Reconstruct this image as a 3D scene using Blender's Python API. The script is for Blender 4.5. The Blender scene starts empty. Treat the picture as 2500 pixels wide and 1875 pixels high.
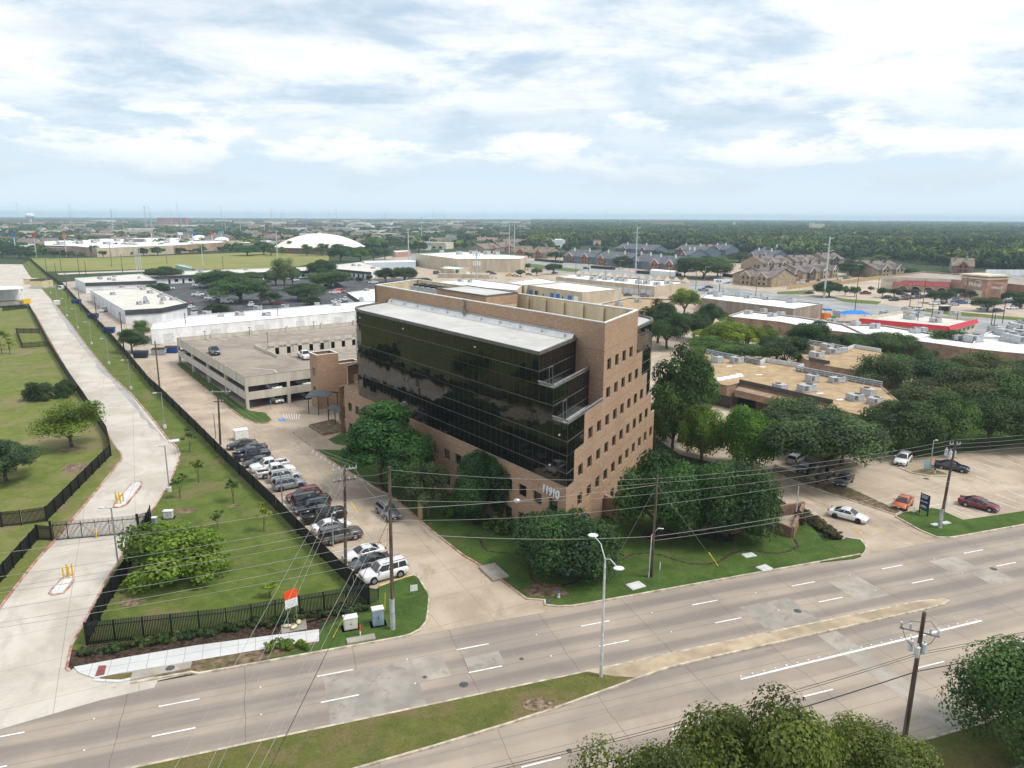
import bpy, bmesh, math, random
import numpy as np
from mathutils import Vector, Matrix
rnd = random.Random(11)
C = bpy.context.scene.collection
SC = bpy.context.scene
# ---------------------------------------------------------------- camera, sky, sun, exposure
FPX, CX, CY, TILT, ROLL, H = 1794., 1250., 937.5, math.radians(12.81), 0.0048, 38.5
cam_d = bpy.data.cameras.new('camera'); cam = bpy.data.objects.new('camera', cam_d); C.objects.link(cam)
cam_d.sensor_width = 36; cam_d.lens = 36 * FPX / 2500; cam_d.clip_end = 60000; cam_d.clip_start = 0.5
cam.matrix_world = Matrix.Translation((0, 0, H)) @ Matrix.Rotation(math.pi / 2 - TILT, 4, 'X') @ Matrix.Rotation(ROLL, 4, 'Z')
SC.camera = cam
SC.view_settings.view_transform = 'Standard'; SC.view_settings.look = 'None'
SC.view_settings.exposure = 0.33; SC.view_settings.gamma = 1
SC.cycles.max_bounces = 6; SC.cycles.diffuse_bounces = 3; SC.cycles.glossy_bounces = 3; SC.cycles.transmission_bounces = 4
SC.cycles.volume_bounces = 1; SC.cycles.transparent_max_bounces = 8
SC.cycles.use_denoising = True
SUN_EL, SUN_AZ = math.radians(56), math.radians(-14)      # azimuth measured from +X towards +Y
sun_d = bpy.data.lights.new('sun', 'SUN'); sun = bpy.data.objects.new('sun', sun_d); C.objects.link(sun)
sun_d.energy = 2.5; sun_d.angle = math.radians(18); sun_d.color = (1, .95, .87)
sd = Vector((math.cos(SUN_EL) * math.cos(SUN_AZ), math.cos(SUN_EL) * math.sin(SUN_AZ), math.sin(SUN_EL)))
sun.rotation_euler = sd.to_track_quat('Z', 'Y').to_euler(); sun.location = (0, 0, 200)

class NT:
    """small helper to write node trees"""
    def __init__(s, tree): s.t = tree; s.n = tree.nodes; s.l = tree.links
    def new(s, typ, **kw):
        n = s.n.new(typ)
        for k, v in kw.items(): setattr(n, k, v)
        return n
    def link(s, a, b): s.l.new(a, b)
    def put(s, sock, v):
        if hasattr(v, 'is_output') or isinstance(v, bpy.types.NodeSocket): s.l.new(v, sock)
        else: sock.default_value = v
    def math(s, op, a, b=0., c=None, clamp=False):
        n = s.n.new('ShaderNodeMath'); n.operation = op; n.use_clamp = clamp
        s.put(n.inputs[0], a); s.put(n.inputs[1], b)
        if c is not None: s.put(n.inputs[2], c)
        return n.outputs[0]
    def vmath(s, op, a, b=(0, 0, 0)):
        n = s.n.new('ShaderNodeVectorMath'); n.operation = op
        s.put(n.inputs[0], a); s.put(n.inputs[1], b)
        return n.outputs[0]
    def noise(s, vec, scale, detail=4, rough=.55, dist=0.):
        n = s.n.new('ShaderNodeTexNoise'); s.put(n.inputs['Vector'], vec)
        n.inputs['Scale'].default_value = scale; n.inputs['Detail'].default_value = detail
        n.inputs['Roughness'].default_value = rough; n.inputs['Distortion'].default_value = dist
        return n.outputs['Fac']
    def ramp(s, fac, stops, interp='LINEAR'):
        n = s.n.new('ShaderNodeValToRGB'); cr = n.color_ramp; cr.interpolation = interp
        while len(cr.elements) < len(stops): cr.elements.new(.5)
        for e, (p, c) in zip(cr.elements, stops):
            e.position = p; e.color = (c, c, c, 1) if not hasattr(c, '__len__') else (*c, 1)
        s.put(n.inputs[0], fac); return n.outputs[0]
    def mix(s, fac, a, b, typ='MIX'):
        n = s.n.new('ShaderNodeMix'); n.data_type = 'RGBA'; n.blend_type = typ
        s.put(n.inputs[0], fac)
        for i, v in ((6, a), (7, b)): s.put(n.inputs[i], (*v, 1) if hasattr(v, '__len__') and len(v) == 3 else v)
        return n.outputs[2]
    def mrange(s, v, a, b, c=0., d=1., smooth=True):
        n = s.n.new('ShaderNodeMapRange'); n.interpolation_type = 'SMOOTHSTEP' if smooth else 'LINEAR'
        s.put(n.inputs[0], v)
        for i, q in enumerate((a, b, c, d)): n.inputs[i + 1].default_value = q
        return n.outputs[0]

def make_world():
    w = bpy.data.worlds.new('World'); SC.world = w; w.use_nodes = True
    t = NT(w.node_tree); w.node_tree.nodes.clear()
    out = t.new('ShaderNodeOutputWorld'); bg = t.new('ShaderNodeBackground'); bg.inputs[1].default_value = .1
    sky = t.new('ShaderNodeTexSky'); sky.sky_type = 'NISHITA'; sky.sun_disc = False
    sky.sun_elevation = SUN_EL; sky.sun_rotation = math.pi / 2 - SUN_AZ; sky.altitude = 200
    tc = t.new('ShaderNodeTexCoord'); D = tc.outputs['Generated']
    sp = t.new('ShaderNodeSeparateXYZ'); t.link(D, sp.inputs[0]); z = t.math('MAXIMUM', sp.outputs[2], 0.)
    inv = t.math('DIVIDE', 1., t.math('ADD', z, .17))
    cb = t.new('ShaderNodeCombineXYZ'); t.link(t.math('MULTIPLY', sp.outputs[0], inv), cb.inputs[0]); t.link(t.math('MULTIPLY', sp.outputs[1], inv), cb.inputs[1])
    P = cb.outputs[0]
    n1 = t.noise(t.vmath('MULTIPLY', P, (.85, 1.15, 1)), 1.3, 10, .6, .45)
    n2 = t.noise(t.vmath('ADD', P, (3.1, 7.7, 2)), 3.2, 9, .62, .3)
    n3 = t.noise(t.vmath('ADD', t.vmath('MULTIPLY', P, (1, .55, 1)), (13, 2, 0)), .55, 3, .5)
    m = t.math('ADD', t.math('ADD', t.math('MULTIPLY', n1, .62), t.math('MULTIPLY', n2, .2)), t.math('MULTIPLY', n3, .30))
    cov = t.mrange(m, .468, .605)                        # 0 = thin blue-grey veil, 1 = bright cloud top
    veil = t.mix(t.mrange(n2, .35, .65), (4.7, 5.9, 7.0), (5.9, 7.0, 7.9))
    bright = t.mix(t.mrange(n2, .32, .55), (7.6, 8.3, 8.9), (9.1, 9.2, 9.4))
    cl = t.mix(cov, veil, bright)
    # grey-blue undersides of the low cloud deck, towards the middle elevations
    low = t.math('MULTIPLY', t.mrange(z, .05, .13), t.mrange(z, .40, .20))
    sh = t.math('MULTIPLY', t.mrange(t.noise(t.vmath('MULTIPLY', P, (.42, .95, 1)), .9, 7, .58, .4), .47, .66), low)
    cl = t.mix(t.math('MULTIPLY', sh, .75), cl, (4.7, 5.8, 6.8))
    # pale band above the horizon with small cumulus
    hz = t.mrange(z, .17, .05)
    band = t.mix(t.mrange(z, 0., .09), (6.3, 7.5, 8.5), (5.6, 6.8, 7.8))
    cl = t.mix(hz, cl, band)
    cu = t.noise(t.vmath('ADD', t.vmath('MULTIPLY', D, (6.5, 6.5, 21)), (4, 1, .3)), 1., 10, .64, .15)
    thr = t.math('ADD', cu, t.math('MULTIPLY', t.math('ABSOLUTE', t.math('SUBTRACT', z, .068)), -2.2))
    puff = t.mrange(thr, .40, .52)
    puff = t.math('MULTIPLY', puff, t.mrange(z, .018, .045))
    pc = t.mix(t.mrange(t.math('ADD', z, t.math('MULTIPLY', cu, .10)), .095, .145), (5.7, 6.7, 7.6), (9.0, 9.2, 9.4))
    cl = t.mix(t.math('MULTIPLY', puff, .9), cl, pc)
    col = t.mix(.90, sky.outputs[0], cl)
    t.link(col, bg.inputs[0]); t.link(bg.outputs[0], out.inputs[0])
make_world()

# ---------------------------------------------------------------- surveying: photo pixel (2500 x 1875) -> point on the ground
_c, _s, _ct, _st = math.cos(ROLL), math.sin(ROLL), math.cos(TILT), math.sin(TILT)
def ray(px, py):
    u, v = px - CX, py - CY
    u, v = u * _c - v * _s, v * _c + u * _s
    return Vector((u / FPX, _ct - v / FPX * _st, -_st - v / FPX * _ct))
def G(px, py, z=0.):
    d = ray(px, py); t = (z - H) / d.z
    return Vector((d.x * t, d.y * t, z))
def Q(c, r, x, y): return (625 * c + x / 3.53, (500, 970, 1405)[r] + y / 3.53)
def g(c, r, x, y, z=0.): return G(*Q(c, r, x, y), z)
def up(px, py, b):
    """height of pixel px,py on the vertical through ground point b"""
    d = ray(px, py); t = math.hypot(b[0], b[1]) / math.hypot(d.x, d.y); return H + d.z * t
RA = math.radians(19.2); RE = Vector((math.cos(RA), math.sin(RA), 0)); RN = Vector((-RE.y, RE.x, 0))
def RW(e, n, z=0.): v = RE * e + RN * n; v.z = z; return v

# ---------------------------------------------------------------- mesh building
class MB:
    def __init__(s): s.v = []; s.f = []; s.mi = []; s.cur = 0
    def add(s, vs, fs):
        o = len(s.v); s.v += [tuple(p) for p in vs]
        for f in fs: s.f.append(tuple(i + o for i in f)); s.mi.append(s.cur)
        return s
    def box(s, x0, x1, y0, y1, z0, z1, M=None):
        vs = [Vector((x, y, z)) for z in (z0, z1) for y in (y0, y1) for x in (x0, x1)]
        if M is not None: vs = [M @ v for v in vs]
        return s.add(vs, [(0, 2, 3, 1), (4, 5, 7, 6), (0, 1, 5, 4), (1, 3, 7, 5), (3, 2, 6, 7), (2, 0, 4, 6)])
    def hexa(s, b, t):
        """four bottom points, four top points (counter-clockwise)"""
        return s.add(list(b) + list(t), [(3, 2, 1, 0), (4, 5, 6, 7), (0, 1, 5, 4), (1, 2, 6, 5), (2, 3, 7, 6), (3, 0, 4, 7)])
    def prism(s, pts, z0, z1, top=True, bottom=False):
        pts = [Vector((p[0], p[1])) for p in pts]; n = len(pts)
        if sum(pts[i].x * pts[(i + 1) % n].y - pts[(i + 1) % n].x * pts[i].y for i in range(n)) < 0: pts.reverse()
        vs = [(p.x, p.y, z0) for p in pts] + [(p.x, p.y, z1) for p in pts]
        fs = [(i, (i + 1) % n, n + (i + 1) % n, n + i) for i in range(n)]
        if top: fs.append(tuple(range(n, 2 * n)))
        if bottom: fs.append(tuple(range(n - 1, -1, -1)))
        return s.add(vs, fs)
    def sheet(s, pts, z):
        pts = [Vector((p[0], p[1])) for p in pts]; n = len(pts)
        if sum(pts[i].x * pts[(i + 1) % n].y - pts[(i + 1) % n].x * pts[i].y for i in range(n)) < 0: pts.reverse()
        return s.add([(p.x, p.y, z) for p in pts], [tuple(range(n))])
    def strip(s, pts, w, z0, z1, closed=False, side=0.):
        """box-section ribbon along a polyline; side shifts it sideways"""
        pts = [Vector((p[0], p[1])) for p in pts]; n = len(pts); L = []
        for i, p in enumerate(pts):
            a = pts[i - 1] if (i or closed) else None; b = pts[(i + 1) % n] if (i < n - 1 or closed) else None
            d = ((p - a).normalized() if a is not None else Vector((0, 0))) + ((b - p).normalized() if b is not None else Vector((0, 0)))
            d = d.normalized() if d.length > 1e-6 else Vector((1, 0)); nn = Vector((-d.y, d.x))
            L.append((p + nn * (side - w / 2), p + nn * (side + w / 2)))
        o = len(s.v)
        for a, b in L: s.v += [(a.x, a.y, z0), (a.x, a.y, z1), (b.x, b.y, z1), (b.x, b.y, z0)]
        m = n if closed else n - 1
        for i in range(m):
            p, q = o + 4 * i, o + 4 * ((i + 1) % n)
            for k in range(3): s.f.append((p + k, p + k + 1, q + k + 1, q + k)[::-1]); s.mi.append(s.cur)
        if not closed:
            s.f.append((o + 3, o + 2, o + 1, o)); s.f.append((o + 4 * n - 4, o + 4 * n - 3, o + 4 * n - 2, o + 4 * n - 1)); s.mi += [s.cur] * 2
        return s
    def tube(s, pts, rs, n=8, cap=True):
        pts = [Vector(p) for p in pts]
        if not hasattr(rs, '__len__'): rs = [rs] * len(pts)
        o = len(s.v); ref = Vector((0, 0, 1))
        for i, p in enumerate(pts):
            d = (pts[min(i + 1, len(pts) - 1)] - pts[max(i - 1, 0)]).normalized()
            if abs(d.dot(ref)) > .95: r2 = Vector((1, 0, 0))
            else: r2 = ref
            a = d.cross(r2).normalized(); b = a.cross(d).normalized()
            for k in range(n):
                an = 2 * math.pi * k / n; s.v.append(tuple(p + (a * math.cos(an) + b * math.sin(an)) * rs[i]))
        for i in range(len(pts) - 1):
            for k in range(n):
                a0, a1 = o + i * n + k, o + i * n + (k + 1) % n; s.f.append((a0, a0 + n, a1 + n, a1)); s.mi.append(s.cur)
        if cap:
            s.f.append(tuple(o + k for k in range(n))); s.f.append(tuple(o + (len(pts) - 1) * n + k for k in range(n - 1, -1, -1))); s.mi += [s.cur] * 2
        return s
    def cyl(s, x, y, z0, z1, r, n=12, r2=None): return s.tube([(x, y, z0), (x, y, z1)], [r, r if r2 is None else r2], n)
    def ball(s, c, r, sq=(1, 1, 1), n=8, m=5):
        o = len(s.v)
        for j in range(m + 1):
            th = math.pi * j / m
            for k in range(n):
                ph = 2 * math.pi * k / n
                s.v.append((c[0] + r * sq[0] * math.sin(th) * math.cos(ph), c[1] + r * sq[1] * math.sin(th) * math.sin(ph), c[2] + r * sq[2] * math.cos(th)))
        for j in range(m):
            for k in range(n):
                a, b = o + j * n + k, o + j * n + (k + 1) % n; s.f.append((a, a + n, b + n, b)); s.mi.append(s.cur)
        return s
    def mesh(s, name, mats, smooth=False):
        me = bpy.data.meshes.new(name); me.from_pydata(s.v, [], s.f); me.update()
        if not isinstance(mats, (list, tuple)): mats = [mats]
        for m in mats: me.materials.append(m)
        if len(mats) > 1: me.polygons.foreach_set('material_index', s.mi)
        if smooth: me.polygons.foreach_set('use_smooth', [True] * len(me.polygons))
        return me
    def build(s, name, mats, parent=None, smooth=False):
        return link(name, s.mesh(name, mats, smooth), parent)
def link(name, data, parent=None):
    o = bpy.data.objects.new(name, data); C.objects.link(o)
    if parent is not None:
        o.parent = parent; o.matrix_parent_inverse = wm(parent).inverted()
    return o
def wm(o):
    return (wm(o.parent) @ o.matrix_parent_inverse @ o.matrix_basis) if o.parent else o.matrix_basis.copy()
def tag(o, label=None, cat=None, group=None, kind=None):
    for k, v in (('label', label), ('category', cat), ('group', group), ('kind', kind)):
        if v: o[k] = v
    return o
def thing(name, label, cat, loc=(0, 0, 0), rz=0, group=None):
    o = bpy.data.objects.new(name, None); C.objects.link(o); o.empty_display_size = .3
    o.location = (loc[0], loc[1], loc[2] if len(loc) > 2 else 0); o.rotation_euler = (0, 0, rz)
    return tag(o, label, cat, group)
def ground(name, mb, m): return tag(mb.build(name, m), kind='structure')
KIDS = {}
def dup(root, loc=None, rz=None, label=None, group=None, color=None):
    """copy of a thing with copies of its parts and sub-parts"""
    if root.name not in KIDS: KIDS[root.name] = [o for o in C.objects if o.parent == root]
    r = root.copy(); C.objects.link(r)
    if loc is not None: r.location = loc
    if rz is not None: r.rotation_euler = (0, 0, rz)
    if label: r['label'] = label
    if group: r['group'] = group
    if color: r.color = color
    for ch in KIDS[root.name]:
        c = ch.copy(); C.objects.link(c); c.parent = r
        if color: c.color = color
        if ch.name not in KIDS: KIDS[ch.name] = [o for o in C.objects if o.parent == ch]
        for gch in KIDS[ch.name]:
            d = gch.copy(); C.objects.link(d); d.parent = c
            if color: d.color = color
    return r

# ---------------------------------------------------------------- materials
MATS = {}
def mat(name, col, rough=.8, var=.12, scale=1., detail=4, col2=None, stretch=(1, 1, 1), metal=0., spec=.3, coord='pos', bump=0., big=None):
    """base colour with procedural variation in world or object space"""
    if name in MATS: return MATS[name]
    m = bpy.data.materials.new(name); m.use_nodes = True; t = NT(m.node_tree); b = m.node_tree.nodes['Principled BSDF']
    b.inputs['Roughness'].default_value = rough; b.inputs['Metallic'].default_value = metal; b.inputs['Specular IOR Level'].default_value = spec
    if coord == 'pos': v = t.new('ShaderNodeNewGeometry').outputs['Position']
    else: v = t.new('ShaderNodeTexCoord').outputs['Object']
    v = t.vmath('MULTIPLY', v, stretch); n = t.noise(v, scale, detail, .6)
    c2 = col2 or tuple(max(0, c * (1 - 2.2 * var)) for c in col); c1 = col if col2 else tuple(min(1, c * (1 + var * 1.6)) for c in col)
    out = t.mix(t.mrange(n, .3, .7), c2, c1)
    if big:                                       # broad patches of another colour
        bs, bc, lo, hi = big
        out = t.mix(t.mrange(t.noise(v, bs, 5, .6, .4), lo, hi), out, bc)
    t.link(out, b.inputs['Base Color'])
    if bump:
        bp = t.new('ShaderNodeBump'); bp.inputs['Strength'].default_value = bump; bp.inputs['Distance'].default_value = .05
        t.link(n, bp.inputs['Height']); t.link(bp.outputs[0], b.inputs['Normal'])
    MATS[name] = m; return m
# ---------------------------------------------------------------- ground materials
def road_mat():
    m = bpy.data.materials.new('road_concrete'); m.use_nodes = True; t = NT(m.node_tree); b = m.node_tree.nodes['Principled BSDF']
    b.inputs['Roughness'].default_value = .85; b.inputs['Specular IOR Level'].default_value = .25
    P = t.new('ShaderNodeNewGeometry').outputs['Position']
    mp = t.new('ShaderNodeMapping'); mp.inputs['Rotation'].default_value = (0, 0, -RA); t.link(P, mp.inputs[0])
    R = mp.outputs[0]; sp = t.new('ShaderNodeSeparateXYZ'); t.link(R, sp.inputs[0])
    base = t.mix(t.mrange(t.noise(P, .09, 5, .6, .4), .33, .68), (.295, .248, .208), (.405, .335, .268))
    # wheel paths: darker rubber bands along every lane (3.65 m)
    ph = t.math('MULTIPLY', t.math('ADD', sp.outputs[1], -58.2 + .10), 2 * math.pi / 3.62)
    band = t.math('MULTIPLY', t.math('ADD', t.math('COSINE', ph), 1.), .5)
    st = t.noise(t.vmath('MULTIPLY', R, (.035, .9, 1)), 1., 5, .62)
    wear = t.math('MULTIPLY', t.mrange(t.math('ADD', t.math('MULTIPLY', band, -.6), t.math('MULTIPLY', st, 1.35)), .18, .72), .62)
    base = t.mix(wear, base, (.175, .150, .138))
    south = t.math('MULTIPLY', t.mrange(sp.outputs[1], 47.2, 45.5), t.mrange(t.noise(P, .16, 5, .6), .25, .6)); base = t.mix(t.math('MULTIPLY', south, .38), base, (.46, .375, .285))
    oil = t.mrange(t.noise(t.vmath('MULTIPLY', R, (.18, 1.1, 1)), .9, 7, .7, .8), .60, .74); base = t.mix(t.math('MULTIPLY', oil, .35), base, (.13, .11, .10))
    fine = t.noise(P, 2.2, 5, .7); base = t.mix(t.math('MULTIPLY', t.mrange(fine, .55, .75), .18), base, (.5, .46, .41))
    # crack-filled joints between the slabs
    def joint(coord, pitch, off, w):
        f = t.math('FRACT', t.math('DIVIDE', t.math('ADD', coord, off), pitch)); return t.math('LESS_THAN', t.math('MULTIPLY', t.math('ABSOLUTE', t.math('SUBTRACT', f, .5)), pitch), w)
    wob = t.math('MULTIPLY', t.math('SUBTRACT', t.noise(P, .4, 3), .5), .5)
    j = t.math('MAXIMUM', joint(t.math('ADD', sp.outputs[0], wob), 9.15, 3.1 + 4.57, .022), t.math('MULTIPLY', joint(sp.outputs[1], 3.65, -58.2 + 1.83, .025), .7))
    base = t.mix(t.math('MULTIPLY', j, .75), base, (.075, .066, .06))
    t.link(base, b.inputs['Base Color']); return m
def paving_mat(name, c1, c2, stain, pitch, rot, jw=.03, jcol=(.16, .13, .11), amt=.55):
    m = bpy.data.materials.new(name); m.use_nodes = True; t = NT(m.node_tree); b = m.node_tree.nodes['Principled BSDF']
    b.inputs['Roughness'].default_value = .88; b.inputs['Specular IOR Level'].default_value = .2
    P = t.new('ShaderNodeNewGeometry').outputs['Position']
    mp = t.new('ShaderNodeMapping'); mp.inputs['Rotation'].default_value = (0, 0, -rot); t.link(P, mp.inputs[0])
    R = mp.outputs[0]; sp = t.new('ShaderNodeSeparateXYZ'); t.link(R, sp.inputs[0])
    base = t.mix(t.mrange(t.noise(P, .13, 6, .62, .6), .33, .67), c1, c2)
    s2 = t.mrange(t.noise(t.vmath('MULTIPLY', R, (.5, 1, 1)), .22, 8, .68, 1.2), .53, .70)
    base = t.mix(t.math('MULTIPLY', s2, amt), base, stain)
    base = t.mix(t.math('MULTIPLY', t.mrange(t.noise(P, 1.9, 5, .7), .52, .75), .22), base, tuple(min(1, c * 1.35) for c in c2))
    def joint(coord):
        f = t.math('FRACT', t.math('DIVIDE', coord, pitch)); return t.math('LESS_THAN', t.math('MULTIPLY', t.math('ABSOLUTE', t.math('SUBTRACT', f, .5)), pitch), jw)
    base = t.mix(t.math('MULTIPLY', t.math('MAXIMUM', joint(sp.outputs[0]), joint(sp.outputs[1])), .5), base, jcol)
    t.link(base, b.inputs['Base Color']); return m
def grass_mat(name, c1, c2, dry, lo=.5, hi=.7, big=.06):
    m = bpy.data.materials.new(name); m.use_nodes = True; t = NT(m.node_tree); b = m.node_tree.nodes['Principled BSDF']
    b.inputs['Roughness'].default_value = .95; b.inputs['Specular IOR Level'].default_value = .1
    P = t.new('ShaderNodeNewGeometry').outputs['Position']
    base = t.mix(t.mrange(t.noise(P, .35, 6, .7, .5), .35, .65), c1, c2)
    base = t.mix(t.mrange(t.noise(P, big, 7, .66, .7), lo, hi), base, dry)
    f = t.noise(P, 5.5, 4, .75); base = t.mix(t.math('MULTIPLY', t.mrange(f, .42, .66), .42), base, tuple(c * .42 for c in c1))
    h = t.noise(P, 1.4, 5, .7); base = t.mix(t.math('MULTIPLY', t.mrange(h, .55, .72), .35), base, tuple(min(1, c * 1.5) for c in c2))
    bp = t.new('ShaderNodeBump'); bp.inputs['Strength'].default_value = .8; bp.inputs['Distance'].default_value = .08
    t.link(f, bp.inputs['Height']); t.link(bp.outputs[0], b.inputs['Normal'])
    t.link(base, b.inputs['Base Color']); return m
M_road = road_mat()
M_drive = paving_mat('pale_concrete', (.44, .395, .335), (.575, .53, .465), (.30, .26, .215), 6.1, math.radians(117), amt=.35)
M_lot = paving_mat('tan_concrete', (.36, .285, .215), (.50, .41, .315), (.235, .175, .13), 5.2, math.radians(117.5), amt=.6)
M_alley = paving_mat('old_alley_concrete', (.36, .30, .245), (.47, .40, .33), (.20, .165, .14), 7, math.radians(120), amt=.7)
M_walk = paving_mat('white_sidewalk_concrete', (.54, .54, .53), (.63, .625, .61), (.42, .41, .39), 1.5, RA, amt=.35)
M_bwalk = paving_mat('brown_aggregate_walk', (.34, .27, .19), (.42, .335, .24), (.25, .19, .13), 1.5, RA, amt=.3)
M_asph = mat('dark_asphalt', (.085, .085, .09), .9, .25, .3, 6)
M_blvd = mat('grey_boulevard', (.30, .30, .295), .88, .12, .08, 6)
M_kerb = mat('kerb_concrete', (.50, .43, .34), .9, .18, 1.2, 6)
M_kerbr = mat('faded_red_kerb', (.40, .17, .14), .85, .2, 1.5, 6, big=(.7, (.50, .37, .31), .44, .58))
M_grass = grass_mat('lawn_grass', (.088, .126, .026), (.140, .178, .042), (.185, .165, .070), .50, .66, .13)
M_lawn = grass_mat('front_lawn_grass', (.053, .096, .022), (.088, .140, .032), (.100, .098, .042), .56, .72, .16)
M_dry = grass_mat('dry_lawn_grass', (.130, .165, .036), (.195, .210, .060), (.245, .200, .110), .46, .62, .075)
M_median = grass_mat('median_grass', (.100, .118, .030), (.150, .148, .045), (.18, .140, .065), .46, .62, .16)
M_field = grass_mat('yellow_meadow', (.225, .225, .065), (.30, .275, .095), (.20, .225, .07), .45, .6, .012)
M_base = grass_mat('far_ground', (.036, .058, .024), (.055, .078, .030), (.11, .11, .07), .58, .72, .004)
M_soil = mat('dark_mulch', (.055, .034, .024), .95, .4, 3, 6, big=(6., (.14, .10, .075), .58, .7))
M_dirt = mat('brown_dirt', (.17, .12, .075), .95, .3, 1.5, 6, big=(.5, (.11, .105, .035), .5, .62))
M_white = mat('white_road_paint', (.80, .80, .78), .7, .10, 2., 5)
M_yellow = mat('yellow_road_paint', (.72, .50, .07), .7, .15, 2., 5)
M_patch = mat('grey_concrete_patch', (.315, .287, .25), .88, .10, .35, 7, big=(.9, (.25, .22, .19), .50, .68))
M_patch2 = mat('pale_concrete_patch', (.36, .322, .275), .88, .10, .35, 7, big=(.8, (.29, .255, .215), .50, .70))
M_nose = mat('tan_median_concrete', (.42, .33, .225), .88, .12, .35, 6)
M_black = mat('black_steel', (.012, .013, .014), .5, .2)
M_dkgrn = mat('green_black_mesh', (.016, .022, .020), .6, .2)

# ---------------------------------------------------------------- the ground
def slab(name, pts, m, top, bottom=-.06): return ground(name, MB().prism(pts, bottom, top), m)
_zk = [0]
def sheet(name, pts, m, z):
    _zk[0] += 1; z = z + (_zk[0] * .0008 if z > -.05 else 0); return ground(name, MB().sheet(pts, z), m)
def kerb(name, pts, m=None, w=.22, h=.15, closed=False, side=0.): return ground(name, MB().strip(pts, w, -.03, h, closed, side), m or M_kerb)
sheet('ground', [(-9000, -300), (9000, -300), (12000, 11000), (-12000, 11000)], M_base, -.06)

# main road: one slab of concrete, markings 4 mm above
sheet('main_road', [RW(-260, 35.3), RW(420, 35.3), RW(420, 61.8), RW(-260, 61.8)], M_road, 0)
mk = MB()
def dash(e, n, L=3.05, w=.16): mk.sheet([RW(e, n - w / 2), RW(e + L, n - w / 2), RW(e + L, n + w / 2), RW(e, n + w / 2)], .03)
for k in range(-6, 14):
    dash(2.85 - .15 + 12.36 * k, 58.18); dash(2.7 + 12.45 * k, 54.52); dash(3.3 + 12.35 * k, 42.5); dash(3.3 + 12.35 * k - .6, 38.8)
mk.sheet([RW(36.9, 46.05), RW(65.2, 46.35), RW(65.2, 46.6), RW(36.9, 46.3)], .03)
for k in range(24): q = RW(37.2 + 1.2 * k, 46.5 + .0125 * k); mk.box(q.x - .07, q.x + .07, q.y - .06, q.y + .06, 0, .05)
for k in range(-4, 13):
    for n_ in (58.18, 54.52): q = RW(-1.9 + 12.36 * k, n_); mk.box(q.x - .06, q.x + .06, q.y - .06, q.y + .06, 0, .05)
ground('lane_marking', mk, M_white)
for i, (e0, e1, n0, n1, m) in enumerate([(3.2, 10.8, 51.4, 58.05, M_patch), (10.85, 13.6, 54.6, 58.1, M_patch2), (44.1, 50.2, 51.4, 56.3, M_patch), (56.6, 60.6, 53.3, 57.6, M_patch2),
                                       (48.0, 50.3, 35.4, 49.6, M_patch2), (47.4, 51.5, 35.5, 38.6, M_patch2), (71.2, 75.2, 54.6, 58.0, M_patch2), (15.3, 18.6, 54.7, 56.8, M_patch), (73, 76.6, 51.4, 54.5, M_patch2)]):
    sheet('road_patch', [RW(e0, n0), RW(e1, n0), RW(e1, n1), RW(e0, n1)], m, .004)
# median with its grass and concrete nose
med_s = [(-260, 43.6), (-60, 43.6), (-6, 45.0), (1, 45.8), (5.3, 46.2), (10.2, 46.55), (16.3, 47.15), (21.5, 47.85), (26.1, 48.6), (28.6, 49.05)]
nose_s = [(31.6, 49.5), (36, 49.66), (42.2, 49.7), (62.1, 49.86), (64.3, 50.0), (65.4, 50.35)]
med_n = [(65.2, 50.75), (62.3, 51.22), (47, 51.3)]
slab('median_grass', [RW(*p) for p in med_s] + [RW(26.6, 50.0), RW(24.9, 51.2), RW(-260, 51.2)], M_median, .13, 0)
slab('median_concrete', [RW(26.6, 50.0), RW(28.6, 49.05)] + [RW(*p) for p in nose_s + med_n] + [RW(24.9, 51.2)], M_nose, .14, 0)
kerb('median_kerb', [RW(*p) for p in med_s + nose_s + med_n] + [RW(-260, 51.2)], M_kerb, .2, .155)

# north kerbs
kerb('road_kerb', [RW(-12.2, 62.2), RW(-7.5, 62.2), RW(-6.9, 61.8), RW(10.9, 61.8), RW(11.6, 61.95), RW(12.6, 62.5), RW(13.5, 63.7), RW(14.1, 65.6), RW(14.9, 68.6), G(1026, 1413), G(1015, 1408), G(1000, 1412), G(930, 1436)])
lotk = [RW(58, 61.8), RW(30, 61.8), RW(28.2, 61.85), RW(26.8, 62.2), RW(25.6, 62.9), G(1335, 1466), G(1290, 1463), G(1250, 1433), G(1177, 1382), G(1135, 1358), G(1058, 1299), G(965, 1219), G(894, 1180), G(823, 1140), G(772, 1103), G(716, 1061)]
kerb('lot_kerb', lotk[6:], M_kerbr, .2); 
fr = [(58, 61.8), (64.2, 61.8)]
rk = [G(2089, 1357), G(2106, 1351), G(2117, 1340), G(2119, 1328), G(2105, 1311), G(2071, 1306), G(2008, 1267), G(1965, 1247), G(1945, 1238)]
kerb('front_lawn_kerb', [RW(65, 61.8), RW(58, 61.8)] + lotk[1:7]); kerb('front_lawn_kerb', [RW(64.9, 61.8)] + rk[1:6])
front = lotk[::-1] + rk + [G(1900, 1190), G(1760, 1130), G(1640, 1140), G(1560, 1190)] + [G(1383, 1300), G(1100, 1160), G(900, 1060), G(860, 1068), G(775, 1090)]
slab('front_lawn', [G(772, 1103)] + lotk[-3::-1] + rk[:6] + [G(2060, 1312), G(2012, 1315), G(1985, 1280), G(1950, 1255), G(1900, 1225), G(1800, 1160), G(1700, 1130), G(1530, 1190), G(1383, 1250), G(1300, 1180), G(900, 1080), G(800, 1098)], M_lawn, .12)

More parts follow.
